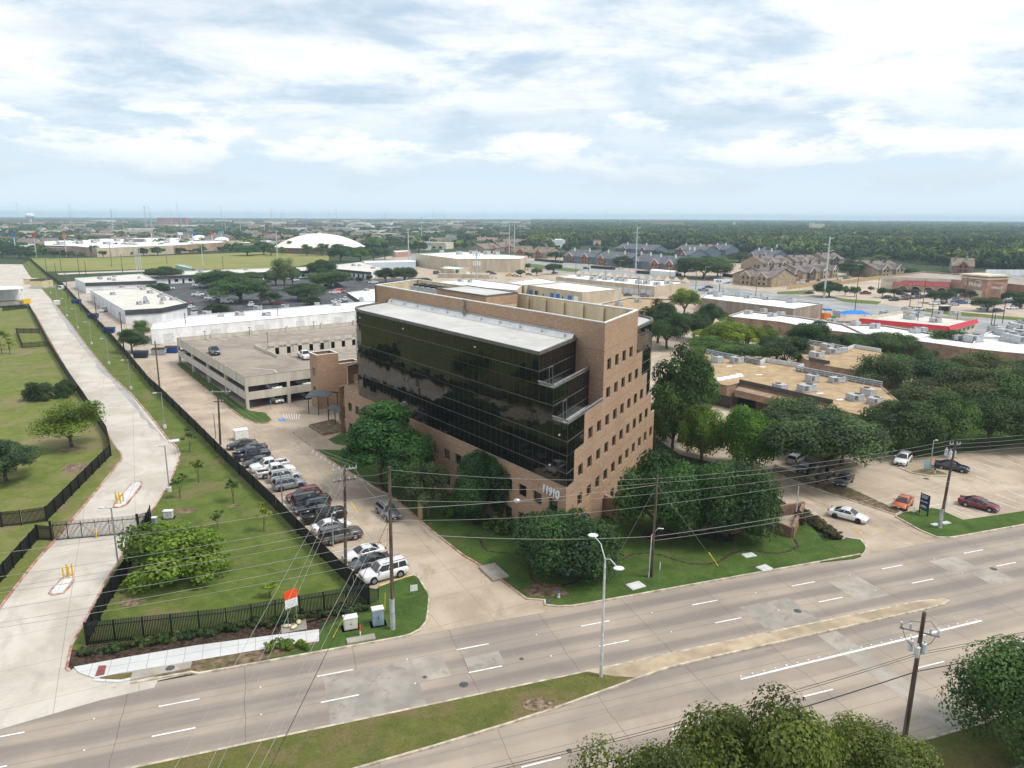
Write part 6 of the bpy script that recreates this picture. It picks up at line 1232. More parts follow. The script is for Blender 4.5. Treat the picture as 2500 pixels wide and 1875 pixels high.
for u in np.linspace(.06, .94, 9): i, _ = edge_at(W, *Q(0, 0, 920, 880)); on_edge(o, W, i, u, 2.6, 0, 3., M_lgrey, 'roller_door')
acs(qq(0, [(965, 808), (1045, 745), (1200, 750), (1225, 762), (1285, 790), (1245, 848), (1195, 890), (1255, 880), (1375, 825), (1390, 815), (1402, 852), (1385, 882), (1485, 848)]), 4.7, 'roof unit on the white warehouse nearer the dumpsters', .9)
o, W = bld('warehouse', 'long low white warehouse standing right behind the parking garage', [Q(0, 0, 1295, 1108), Q(0, 0, 1320, 1052), Q(0, 0, 1620, 985), Q(1, 0, 1050, 835), Q(1, 0, 1080, 905)], 4.5, M_wh, M_roofw2)
i, _ = edge_at(W, *Q(1, 0, 300, 1040))
for k, u in enumerate(np.linspace(.06, .95, 16)): on_edge(o, W, i, u, 3.0, 0, 2.9, M_whitep if k % 3 else M_lgrey, 'roller_door')
acs(qq(0, [(1670, 985), (1780, 975), (2060, 975), (1900, 985)]) + qq(1, [(10, 920), (245, 905), (85, 975), (520, 885), (690, 885)]), 4.1, 'roof unit on the long white warehouse behind the garage', 1.1)
o, W = bld('office_row', 'long office row with charcoal fascia and white wall across the asphalt lot', [Q(0, 0, 1262, 648), Q(0, 0, 1242, 613), Q(1, 0, 430, 552), Q(1, 0, 445, 583)], 4.6, M_wh, M_oldroof); i, _ = edge_at(W, *Q(0, 0, 1900, 640)); band(o, W, i, 3.0, 4.66, M_fas, 'fascia', .8)
for k, u in enumerate(np.linspace(.12, .96, 22)): on_edge(o, W, i, u, 1.9 if k % 2 else 1.1, .9 if k % 2 else 0, 2.5, M_win, 'window' if k % 2 else 'door')
acs(qq(0, [(1525, 612), (1690, 590), (1720, 606), (2110, 585)]), 4.2, 'roof unit on the office row across the asphalt lot', 1.1)
bld('green_container', 'pale green ridged container behind the office row', qq(0, [(1640, 575), (1500, 545), (1560, 540), (1636, 560)]), 4.4, mat('pale_green_metal', (.33, .50, .40), .6, .08), M_lgrey, cat='container')
o, W = bld('office_row', 'small office block with charcoal fascia at the far end of the asphalt lot', qq(1, [(690, 568), (680, 532), (900, 505), (1060, 545), (985, 592)]), 4.5, M_wh, M_oldroof); fasc(o, W, [Q(1, 0, 830, 580), Q(1, 0, 685, 550)], 2.9, 4.56)
i, _ = edge_at(W, *Q(1, 0, 830, 610))
for k, u in enumerate(np.linspace(.1, .9, 7)): on_edge(o, W, i, u, 1.8, .3, 2.6, M_win, 'window')
acs(qq(1, [(830, 540), (880, 540), (1000, 560)]), 4.1, 'roof unit on the small charcoal banded block', 1.1)
o, W = bld('office_row', 'charcoal banded white block half hidden by the office building', qq(1, [(890, 838), (780, 770), (1020, 735), (1200, 760), (1150, 850)]), 4.5, M_wh, M_roofw2); fasc(o, W, [Q(1, 0, 830, 815)], 2.8, 4.56); acs(qq(1, [(950, 755), (900, 840)]), 4.1, 'roof unit on the half hidden charcoal banded block', 1.)
bld('pale_shed', 'long pale blue-white shed wall beyond the asphalt lot', qq(1, [(930, 512), (1365, 500), (1365, 480), (925, 495)]), 4.6, mat('pale_blue_wall', (.52, .60, .66), .8, .05), M_roofw2)
o, W = bld('big_warehouse', 'big tan tilt-wall warehouse with high loading doors past the office roof', qq(1, [(1722, 470), (1365, 430), (1770, 408), (2330, 440), (2270, 465)]), 9.5, M_tanw, M_roofw2); i, _ = edge_at(W, *Q(1, 0, 1980, 520))
for u in np.linspace(.08, .9, 8): on_edge(o, W, i, u, 3.4, 0, 3.6, M_win, 'window')
on_edge(o, W, i, .5, (W[i] - W[(i + 1) % len(W)]).length - 2, 6.6, 7.1, mat('blue_grey_stripe', (.13, .15, .22), .7, .05), 'stripe'); i, _ = edge_at(W, *Q(1, 0, 1480, 500), 3.)
for u in (.12, .3): on_edge(o, W, i, u, 4., 0, 5., M_win, 'loading_door')
acs(qq(1, [(1590, 420), (1740, 432), (1850, 425), (1980, 430), (2060, 432)]), 9.1, 'white roof unit on the big tan warehouse', 2.0)
o, W = bld('warehouse_annex', 'low cream annex with a green awning before the big tan warehouse', qq(1, [(1700, 560), (1580, 552), (1640, 532), (1830, 545)]), 4.2, M_tanw, M_roofw2); i, _ = edge_at(W, *Q(1, 0, 1760, 590)); a_ = MB(); p = W[i].lerp(W[(i + 1) % len(W)], .15); a_.ball((p.x, p.y, 2.9), 1.7, (1, 1, .8), 12, 6); a_.build('awning', mat('green_awning', (.02, .14, .11), .7, .1), o, True)
bld('yard_wall', 'low grey yard wall before the big tan warehouse', qq(1, [(1575, 600), (1560, 596), (2003, 600), (2006, 604)]), 2.6, M_tanw, M_tanw, .02, rim=False, cat='wall')
o, W = bld('warehouse', 'white roofed warehouse right behind the office penthouse', qq(1, [(1520, 685), (1500, 668), (1860, 640), (2290, 690), (2230, 735)]), 5.4, M_tanw, M_roofw2); acs(qq(1, [(1755, 665), (1835, 672)]), 5., 'roof unit on the white roof behind the penthouse', 1.2)
BDW = 'blue-doored warehouse'
o, W = bld('warehouse', 'beige warehouse with bright blue doors in its side', qq(2, [(600, 748), (100, 688), (430, 657), (935, 715)]), 5.4, M_tanw, M_roofw2); i, _ = edge_at(W, *Q(2, 0, 350, 790))
for u, m, w in ((.12, M_blue, 3), (.22, M_win, 2.4), (.35, M_blue, .9), (.5, M_blue, 3), (.60, M_blue, 3), (.68, M_blue, 1), (.8, M_blue, 3), (.9, M_whitep, 3)): on_edge(o, W, i, u, w, 0 if m != M_win else 1.2, 3.2 if w > 2 else 2.3, m, 'roller_door' if w > 2 else 'door')
o, W = bld('warehouse', 'beige warehouse end with small dark windows adjoining the blue-doored one', qq(2, [(100, 692), (-60, 668), (230, 628), (430, 660)]), 5.6, M_tanw, M_roofw2)
o, W = bld('strip_warehouse', 'long white roofed warehouse with a row of little pointed gables', qq(2, [(1222, 692), (370, 615), (540, 588), (1525, 652)]), 5.2, M_tanw, M_roofw2); i, _ = edge_at(W, *Q(2, 0, 800, 690))
for u in np.linspace(.05, .95, 18): on_edge(o, W, i, u, 3.2, 0, 3.2, M_lgrey, 'loading_door')
i, _ = edge_at(W, *Q(2, 0, 1000, 610), 5.)
for k in range(14):
    p = W[i].lerp(W[(i + 1) % len(W)], (k + .5) / 14); m_ = MB(); s_ = 2.2; q = [p + Vector((x, y, 5.2)) for x, y in ((-s_, -s_), (s_, -s_), (s_, s_), (-s_, s_))]; m_.add(q + [p + Zv(7.6)], [(0, 1, 4), (1, 2, 4), (2, 3, 4), (3, 0, 4)]); m_.build('pointed_gable', M_tanw, o)
acs(qq(2, [(580, 612), (760, 628), (805, 640), (860, 633), (905, 645), (955, 650), (1080, 668), (1150, 672), (1170, 645), (1240, 682), (1340, 670), (690, 638)]), 4.8, 'roof unit on the warehouse with pointed gables', 1.4)
o, W = bld('low_building', 'low tan gravel roof directly behind the brick end wall', qq(2, [(1130, 905), (745, 850), (1000, 790), (1400, 800)]), 4.6, M_brnw, M_grv); acs(qq(2, [(915, 858), (1080, 828)]), 4.2, 'roof unit on the gravel roof behind the brick end wall', 1.2)
o, W = bld('warehouse', 'brown ribbed warehouse with a blank white end wall by the playground', [Q(3, 0, 212, 872), Q(2, 0, 1620, 785), Q(2, 0, 1680, 742), Q(3, 0, 465, 825)], 5.5, mat('brown_ribbed_wall', (.30, .25, .20), .9, .12, .4, 4, stretch=(1, 1, .1)), M_roofw2); i, _ = edge_at(W, *Q(3, 0, 340, 880)); band(o, W, i, 0, 5.4, M_wh, 'end_wall', .06)
acs(qq(2, [(1715, 755), (1820, 760), (1765, 772), (1950, 772), (2030, 785), (2190, 798)]) + qq(3, [(195, 820)]), 5.1, 'roof unit on the brown ribbed warehouse', 1.3)
o, W = bld('strip_building', 'long white roofed brown strip building behind the lime green trees', [Q(2, 0, 1850, 942), Q(2, 0, 2000, 893), Q(3, 0, 250, 940), Q(3, 0, 640, 1000), Q(3, 0, 830, 1086), Q(3, 0, 460, 1048), Q(3, 0, 100, 985)], 4.6, M_brnw, M_roofw2)
acs(qq(2, [(2030, 920), (2160, 908)]) + qq(3, [(30, 940), (105, 930), (430, 1000), (540, 985)]), 4.2, 'roof unit on the brown strip building by the lime trees', 1.1)
o, W = bld('strip_building', 'white roofed brown strip building below the red trimmed shop', qq(3, [(835, 1084), (645, 1000), (1000, 1008), (1440, 1078), (1800, 1095), (1740, 1198), (1390, 1152)]), 4.7, M_brnw, M_roofw2); acs(qq(3, [(745, 1010), (915, 1035), (1260, 1070), (1310, 1060), (1640, 1130)]), 4.3, 'roof unit on the brown strip below the red trimmed shop', 1.2)
o, W = bld('strip_building', 'white roofed brown strip building at the picture edge', qq(3, [(1745, 1198), (1805, 1095), (2206, 1100), (2500, 1150), (2500, 1290), (2206, 1240), (2050, 1228)]), 4.8, M_brnw, M_roofw2); acs(qq(3, [(2080, 1135), (2170, 1150), (1760, 1140), (2190, 1130), (2130, 1120)]), 4.4, 'large roof unit on the brown strip at the picture edge', 1.8)
o, W = bld('service_building', 'grey roofed service building crowded with ducts behind the last strip', qq(3, [(1840, 1100), (1890, 1060), (2206, 985), (2500, 1000), (2500, 1130), (2206, 1105)]), 5.0, M_lgrey, M_roofw2); acs(qq(3, [(2040, 1080), (2140, 1085), (1960, 1060), (2150, 1050), (2200, 1040)]), 4.6, 'metal roof unit on the ducted service building', 1.8)
o, W = bld('red_trim_shop', 'flat roofed shop with a bright red sloping trim', qq(3, [(1545, 1012), (785, 950), (1165, 880), (1790, 945)]), 4.4, M_cream2, M_oldroof, 1.0)
for p in (Q(3, 0, 1150, 985), Q(3, 0, 1700, 985)):
    i, _ = edge_at(W, *p, 4.); a_, b_ = W[i], W[(i + 1) % len(W)]; d = (b_ - a_).normalized(); n = Vector((d.y, -d.x, 0)); m_ = MB(); q = [a_ + n * .01, b_ + n * .01, b_ + n * .9, a_ + n * .9]; m_.hexa([v + Zv(3.1) for v in q], [v + Zv(4.5) for v in (q[0], q[1], b_ + n * .2, a_ + n * .2)]); m_.build('mansard', M_redt, o)
    for u in np.linspace(.12, .9, 6): on_edge(o, W, i, u, 1.9, 1.3, 2.3, M_win, 'window')
acs(qq(3, [(1000, 920), (1185, 890), (1265, 935), (1285, 930), (1450, 915), (1600, 930), (1210, 952), (1435, 978)]), 3.4, 'roof unit on the red trimmed shop', 1.4)
# beige courtyard buildings beside the grove
zr = lambda x, y: (1680 + x / 4.424, 780 + y / 4.424); M_brnL = mat('warm_brown_brick', (.33, .225, .155), .9, .12, .6, 5)
def screen(o, a, b, z, n, name='metal_screen'):
    m_ = MB(); d = (b - a).normalized(); nn = Vector((-d.y, d.x, 0))
    for zz in (.25, .65, 1.05): m_.tube([a + Zv(z + zz), b + Zv(z + zz)], .15, 4)
    for k in range(n + 1): p = a.lerp(b, k / n); m_.tube([p + Zv(z - .1), p + Zv(z + 1.2)], .07, 4); m_.tube([p - nn * .9 + Zv(z - .3), p + Zv(z + 1.)], .06, 4)
    m_.build(name, M_metal, o)
hG = 4.8
o, W = bld('courtyard_building', 'beige gravel roofed building with silver roof screens next to the shaded car park', [zr(*p) for p in [(230, 655), (425, 692), (550, 662), (1560, 880), (1480, 912), (2045, 1035), (2330, 900), (2090, 690), (1165, 522), (1240, 492), (830, 430), (770, 465), (200, 345), (60, 520)]], hG, M_brnL, M_grv, .08, mat('tan_roof_edge', (.36, .27, .18), .8, .1))
V0 = lambda x, y: Vector((*G(*zr(x, y), hG)[:2], 0))
screen(o, V0(200, 350), V0(770, 463), hG, 9); screen(o, V0(1168, 525), V0(2095, 692), hG, 11)
m_ = MB(); m_.strip([V0(772, 463), V0(832, 432), V0(1242, 494), V0(1168, 522)], .3, hG, hG + 1.0); m_.build('roof_parapet', M_lgrey, o)
m_ = MB(); m_.strip([V0(552, 664), V0(1562, 882)], .2, hG, hG + .85); m_.build('dark_screen_wall', mat('dark_brown_panel', (.10, .085, .08), .8, .1, 1), o); m_ = MB(); q_ = [V0(505, 708), V0(552, 666), V0(1562, 884), V0(1480, 912)]; m_.prism(q_, 2.9, hG - .55); m_.build('lower_eave', M_brnL, o)
for p, w in ((zr(240, 830), 9), (zr(575, 850), 6), (zr(1900, 1210), 2.2), (zr(1845, 1190), .8)): i, u = edge_at(W, *p, 1.5); on_edge(o, W, i, u, w, .2, 2.6, M_win, 'window')
acs([zr(*p) for p in [(1335, 640), (1605, 645), (990, 730), (1275, 745), (310, 440), (520, 445), (1945, 785), (1800, 835), (2010, 870)]], hG - .08, 'grey box unit on the beige roof with silver screens', 1.15)
for x, y in ((335, 628), (405, 614), (478, 600), (540, 585)):
    m_ = MB(); m_.hexa([(-.9, -.8, 0), (.9, -.8, 0), (.9, .8, 0), (-.9, .8, 0)], [(-.75, -.1, .5), (.75, -.1, .5), (.75, .1, .5), (-.75, .1, .5)]); k_ = m_.build('skylight', M_whitep, None); k_.location = G(*zr(x, y), hG - .08); k_.rotation_euler = (0, 0, .4); k_.parent = o; k_.matrix_parent_inverse = wm(o).inverted()
for x, y in ((765, 575), (1425, 770), (1640, 835), (440, 485), (800, 490)): m_ = MB(); m_.box(-.8, .8, -.35, .35, 0, .12); k_ = m_.build('roof_hatch', M_whitep, None); k_.location = G(*zr(x, y), hG - .07); k_.rotation_euler = (0, 0, .3); k_.parent = o; k_.matrix_parent_inverse = wm(o).inverted()
o, W = bld('courtyard_building', 'second beige gravel roofed building behind the first one', [zr(*p) for p in [(1270, 402), (1530, 448), (1470, 462), (2010, 548), (2330, 470), (2075, 314), (1790, 266), (1710, 300), (1300, 228), (1180, 300)]], hG, M_brnL, M_grv, .08, mat('tan_roof_edge', (0, 0, 0)))
screen(o, V0(1300, 232), V0(1705, 300), hG, 6); m_ = MB(); m_.strip([V0(1712, 300), V0(1790, 268), V0(2075, 316)], .3, hG, hG + .9); m_.build('roof_parapet', M_lgrey, o); m_ = MB(); m_.strip([V0(1300, 412), V0(1525, 450)], .2, hG, hG + .8); m_.build('dark_screen_wall', MATS['dark_brown_panel'], o)
acs([zr(*p) for p in [(1495, 290), (1565, 335), (1655, 315), (1380, 380)]], hG - .08, 'grey box unit on the second beige gravel roof', 1.15)
# dumpsters, trailer and sheds by the alley
def dumpster(p, rz, m, label, group=None):
    o = thing('dumpster', label, 'dumpster', p, rz, group); m_ = MB(); m_.hexa([(-1.6, -.8, .15), (1.6, -.8, .15), (1.6, .8, .15), (-1.6, .8, .15)], [(-1.85, -1., 1.6), (1.85, -1., 1.6), (1.85, .9, 1.9), (-1.85, .9, 1.9)]); m_.build('bin', m).parent = o
    for s_ in (-1, 1): m_ = MB(); m_.hexa([(s_ * .93 - .9, -1.02, 1.6), (s_ * .93 + .9, -1.02, 1.6), (s_ * .93 + .9, .92, 1.9), (s_ * .93 - .9, .92, 1.9)], [(s_ * .93 - .9, -1.02, 1.66), (s_ * .93 + .9, -1.02, 1.66), (s_ * .93 + .9, .92, 1.97), (s_ * .93 - .9, .92, 1.97)]); m_.build('lid', M_trim).parent = o
    for s_ in (-1, 1): m_ = MB(); m_.box(s_ * 1.75 - .12, s_ * 1.75 + .12, -.5, .5, .8, 1.0); m_.build('fork_pocket', m).parent = o
    return o
M_bbin = mat('blue_bin_steel', (.02, .07, .30), .6, .15, 1); M_dbin = mat('dark_teal_bin', (.02, .05, .075), .6, .15, 1)
for x, y, m, lb in ((655, 888, M_bbin, 'blue dumpster farthest up the warehouse alley'), (800, 1015, M_bbin, 'blue dumpster midway along the warehouse alley'), (937, 1138, M_bbin, 'blue dumpster lowest in the warehouse alley'), (1215, 1350, M_dbin, 'dark teal dumpster with a white label by the alley tree'), (1370, 1322, M_grey, 'grey dumpster between the teal and the blue ones'), (1478, 1305, M_bbin, 'blue dumpster with a recycling mark at the garage corner')): dumpster(g(0, 0, x, y), .1, m, lb)
gs = thing('generator_house', 'cream generator enclosure with a dark roof on the concrete yard', 'shed', g(0, 0, 358, 755)); m_ = MB(); m_.box(-3.2, 3.2, -4.5, 4.5, .8, 4.2); m_.build('enclosure', mat('pale_yellow_metal', (.62, .52, .30), .6, .08)).parent = gs; m_ = MB(); m_.box(-3.3, 3.3, -4.6, 4.6, 4.2, 4.9); m_.build('dark_roof', mat('dark_brown_roof', (.06, .045, .042), .8, .15)).parent = gs; m_ = MB(); m_.box(-4, 4, -5, 5, 0, .8); m_.build('skid', M_grey).parent = gs
m_ = MB(); m_.box(-2.8, 2.8, -2.5, 2.5, 0, 3.0); m_.box(-2.9, 2.9, -2.6, 2.6, 3.0, 3.15); o = m_.build('yard_shed', MATS['pale_yellow_metal']); o.location = g(0, 0, 265, 722); tag(o, 'small cream shed next to the generator enclosure', 'shed')
wd = thing('loading_dock', 'white open loading dock shed at the picture edge by the pale drive', 'building', g(0, 0, 100, 905)); a_, b_ = g(0, 0, 205, 900), g(0, 0, -200, 930); dd = (b_ - a_).normalized(); nn = Vector((dd.y, -dd.x, 0)); nn = nn if nn.y > 0 else -nn
for nm, (x0, x1, y0, y1, z0, z1), m in (('roof', (-.5, 45, -.5, 14, 6.8, 7.2), M_roofw2), ('back_wall', (0, 45, 9, 13.5, 0, 6.8), M_wh), ('corner_column', (0, .5, 0, .5, 0, 6.8), M_whitep), ('column', (11, 11.5, 0, .5, 0, 6.8), M_whitep), ('dock_block', (0, 45, 1, 9, 0, 1.4), M_patch)): m_ = MB(); m_.box(x0, x1, y0, y1, z0, z1, Matrix.Translation(a_) @ Matrix((dd, nn, Vector((0, 0, 1)))).transposed().to_4x4()); m_.build(nm, m, wd)
m_ = MB(); q = g(0, 0, 225, 895); m_.box(q.x - .4, q.x + .4, q.y - 2.5, q.y + 2.5, 0, 2.2); m_.build('yellow_guard', M_ybol, wd)
# ---------------------------------------------------------------- the retail blocks, dome and apartments farther out
M_tile = mat('pale_brick_wall', (.38, .26, .19), .9, .12, .1)
o, W = bld('retail_store', 'huge white roofed brick and tan store beyond the meadow', qq(0, [(375, 388), (370, 352), (1000, 320), (1700, 308), (1945, 345), (1480, 378), (1090, 396), (820, 408), (640, 392)]), 8.5, M_tile, M_roofw2, .3); i, _ = edge_at(W, *Q(0, 0, 1250, 430), 4.); band(o, W, i, 0, 8.2, M_tanw, 'tan_wall', .1); i, _ = edge_at(W, *Q(0, 0, 950, 440), 4.); band(o, W, i, 0, 8.2, M_tanw, 'tan_wall', .1); i, _ = edge_at(W, *Q(0, 0, 500, 430), 4.); on_edge(o, W, i, .5, 30, 6.2, 6.8, M_wh, 'trim'); on_edge(o, W, i, .6, 9, 0, 4, M_win, 'entrance')
acs(qq(0, [(515, 383), (675, 375), (800, 365), (912, 375), (1120, 358), (830, 352), (1000, 348), (1370, 330), (1430, 342), (1550, 352), (1640, 335)]), 8.2, 'roof unit on the huge white roofed store', 2.6)
for x, y in ((1705, 312), (1900, 330)): m_ = MB(); p = G(*Q(0, 0, x, y), 8.5); m_.ball((p.x, p.y, 8.5), 9, (1, 1, .45), 14, 8); m_.build('roof_bulge', M_roofw2, o, True)
dm = thing('domed_hall', 'low white dome on a dark brick drum among trees', 'building', (0, 0)); p0 = g(1, 0, 545, 436); dc = p0 + Vector((p0.x, p0.y, 0)).normalized() * 49; m_ = MB(); R_ = 49.; n_ = 40; o_ = []
for j in range(9):
    a = j / 8 * .62; rr = R_ * math.sin(a) / math.sin(.62); zz = 5.6 + 14. * (math.cos(a) - math.cos(.62)) / (1 - math.cos(.62))
    for k in range(n_): m_.v.append((dc.x + rr * math.cos(2 * math.pi * k / n_), dc.y + rr * math.sin(2 * math.pi * k / n_), zz))
for j in range(8):
    for k in range(n_): m_.f.append((j * n_ + k, (j + 1) * n_ + k, (j + 1) * n_ + (k + 1) % n_, j * n_ + (k + 1) % n_)); m_.mi.append(0)
m_.build('dome', mat('cream_dome_membrane', (.80, .76, .66), .7, .04, .02), dm, True); m_ = MB(); m_.cyl(dc.x, dc.y, 0, 5.6, R_ - 1.2, 40); m_.build('drum_wall', M_rbrick, dm); m_ = MB(); m_.cyl(dc.x, dc.y, 5.3, 5.7, R_ + .6, 40); m_.build('eave_ring', M_cream2, dm); m_ = MB(); m_.cyl(dc.x, dc.y, 19.3, 20.4, 2, 12); m_.build('lantern', M_whitep, dm)
bld('brick_house', 'small pink brick building with square windows past the dome trees', qq(1, [(1190, 418), (1170, 405), (1300, 398), (1320, 408)]), 5., mat('pink_brick', (.42, .25, .19), .9, .1), M_roofw2)
# supermarket
M_sbrick = mat('salmon_brick', (.40, .235, .17), .9, .12, .4)
o, W = bld('supermarket', 'long brick and cream supermarket with an arched red awning', qq(3, [(972, 586), (1350, 540), (1650, 560), (1900, 535), (2206, 540), (2600, 560), (2600, 690), (2206, 650), (1940, 628), (1860, 622), (1570, 606)]), 7.2, M_sbrick, mat('grey_gravel_roof', (.34, .30, .26), .9, .1, .1), .7, M_cream2); i, _ = edge_at(W, *Q(3, 0, 1250, 640), 4.); L_ = (W[i] - W[(i + 1) % len(W)]).length; band(o, W, i, 4.4, 7.2, M_cream2, 'cream_wall', .12); on_edge(o, W, i, .09, L_ * .17, 0, 7.2, M_cream2, 'cream_wall', .16)
a_, b_ = W[i], W[(i + 1) % len(W)]; d = (b_ - a_).normalized(); n = Vector((d.y, -d.x, 0)); m_ = MB(); p, q = a_ + d * L_ * .19, b_; m_.hexa([p + n * .13 + Zv(3.4), q + n * .13 + Zv(3.4), q + n * 4 + Zv(3.4), p + n * 4 + Zv(3.4)], [p + d * 5 + n * .13 + Zv(5.6), q + n * .13 + Zv(5.6), q + n * .3 + Zv(5.5), p + d * 5 + n * .3 + Zv(5.5)]); m_.build('red_awning_roof', mat('red_standing_seam', (.27, .05, .055), .6, .1, .5), o)
m_ = MB(); m_.hexa([p + n * .13, q + n * .13, q + n * 3.6, p + n * 3.6], [p + n * .13 + Zv(3.4), q + n * .13 + Zv(3.4), q + n * 3.6 + Zv(3.4), p + n * 3.6 + Zv(3.4)]); m_.build('arcade_wall', M_sbrick, o)
for k in range(6):
    c_ = p + d * (5 + k * 6.2) + n * 3.63; m_ = MB(); vs = [c_ - d * 2 , c_ + d * 2] + [c_ + d * 2 * math.cos(t_) + Zv(1.2 + 1.5 * math.sin(t_)) for t_ in np.linspace(0, math.pi, 9)]; m_.add(vs, [tuple(range(len(vs)))]); m_.build('arch_opening', M_win, o)
    m_ = MB(); m_.tube([c_ + n * .04 + d * 2.2 * math.cos(t_) + Zv(1.2 + 1.7 * math.sin(t_)) for t_ in np.linspace(0, math.pi, 9)], .16, 4); m_.build('arch_trim', M_cream2, o)
for k in range(3): m_ = MB(); c_ = a_ + d * (4.5) + n * .2 + Zv(5.6 - .6 * k); m_.hexa([c_ - d * 3, c_ + d * 3, c_ + d * 3 + n * .04, c_ - d * 3 + n * .04], [v + Zv(.3) for v in (c_ - d * 3, c_ + d * 3, c_ + d * 3 + n * .04, c_ - d * 3 + n * .04)]); m_.build('faded_letter_band', mat('faded_letters', (.45, .42, .36), .8, .3, 1.5), o)
def frontbox(px0, px1, z, t, m, nm):
    P0, P1 = G(*px0), G(*px1); dd = (P1 - P0).normalized(); nb = Vector((-dd.y, dd.x, 0)); nb = nb if nb.y > 0 else -nb; m_ = MB(); m_.hexa([P0, P1, P1 + nb * t, P0 + nb * t], [v + Zv(z) for v in (P0, P1, P1 + nb * t, P0 + nb * t)]); m_.build(nm, m, o); return P0, P1, dd, nb
P0, P1, dd, nb = frontbox(Q(3, 0, 1640, 752), Q(3, 0, 1862, 775), 9.5, 14, M_sbrick, 'entrance_block'); c_ = (P0 + P1) / 2; hB = 9.5
for z0, z1, e in ((9.5, 10.3, .5), (10.9, 11.6, .9)): m_ = MB(); m_.hexa([P0 - dd * e - nb * e + Zv(z0), P1 + dd * e - nb * e + Zv(z0), P1 + dd * e + nb * 14 + Zv(z0), P0 - dd * e + nb * 14 + Zv(z0)], [P0 - dd * e - nb * e + Zv(z1), P1 + dd * e - nb * e + Zv(z1), P1 + dd * e + nb * 14 + Zv(z1), P0 - dd * e + nb * 14 + Zv(z1)]); m_.build('cornice', M_cream2, o)
m_ = MB(); m_.hexa([P0 + Zv(10.3), P1 + Zv(10.3), P1 + nb * 13 + Zv(10.3), P0 + nb * 13 + Zv(10.3)], [P0 + Zv(10.9), P1 + Zv(10.9), P1 + nb * 13 + Zv(10.9), P0 + nb * 13 + Zv(10.9)]); m_.build('cornice_recess', M_rbrick, o)
text(o, 'Pickup', 2.6, c_ - nb * .05 + Zv(6.0) + dd * .8, dd, Up, M_whitep, bold=.05, ext=.06); m_ = MB(); m_.tube([c_ - nb * .1 + dd * (2.2 + 1.7 * math.cos(t_)) + Zv(7.8 + 1.1 * math.sin(t_)) for t_ in np.linspace(.1, 3.0, 9)], .14, 4); m_.build('sign_arc', M_whitep, o); text(o, 'u', 1.6, c_ - nb * .05 + Zv(6.2) - dd * 4.6, dd, Up, M_whitep, bold=.05, ext=.06)
m_ = MB(); q = [c_ + dd * .5 - nb * .03, P1 - dd * 2 - nb * .03]; m_.hexa([q[0], q[1], q[1] + nb * .02, q[0] + nb * .02], [v + Zv(4) for v in (q[0], q[1], q[1] + nb * .02, q[0] + nb * .02)]); m_.build('entrance_panel', M_cream2, o)
P0, P1, dd, nb = frontbox(Q(3, 0, 1862, 770), Q(3, 0, 1985, 778), 7.8, 6, M_sbrick, 'pharmacy_block'); text(o, 'PHARMACY', 1.5, (P0 + P1) / 2 - nb * .05 + Zv(5.2), dd, Up, M_whitep, bold=.04, ext=.06)
sc = thing('roof_condenser_bank', 'white walled bank of roof condensers on the supermarket', 'air conditioner', G(*Q(3, 0, 2120, 600), 5.6)); m_ = MB(); m_.box(-14, 30, 4, 5, 0, 5.); m_.build('white_screen_wall', M_wh).parent = sc
for k in range(4): m_ = MB(); m_.box(-12 + 9 * k, -6 + 9 * k, -1, 2, .6, 2.8); m_.build('condenser', M_lgrey).parent = sc
def gable(mb, A_, B_, dep, nb, h, rise, ov=.5):
    """ridge parallel to A-B"""
    d = (B_ - A_).normalized(); a, b = A_ - d * ov - nb * ov, B_ + d * ov - nb * ov; c, e = b + nb * (dep + 2 * ov), a + nb * (dep + 2 * ov); r0, r1 = (a + e) / 2, (b + c) / 2
    for q in ((a, b, r1, r0), (c, e, r0, r1)): mb.add([q[0] + Zv(h), q[1] + Zv(h), q[2] + Zv(h + rise), q[3] + Zv(h + rise)], [(0, 1, 2, 3)]); 
    mb.add([a + Zv(h - .25), b + Zv(h - .25), r1 + Zv(h + rise - .25), r0 + Zv(h + rise - .25)], [(0, 1, 2, 3)]); mb.add([a + Zv(h - .25), b + Zv(h - .25), b + Zv(h), a + Zv(h)], [(0, 1, 2, 3)])
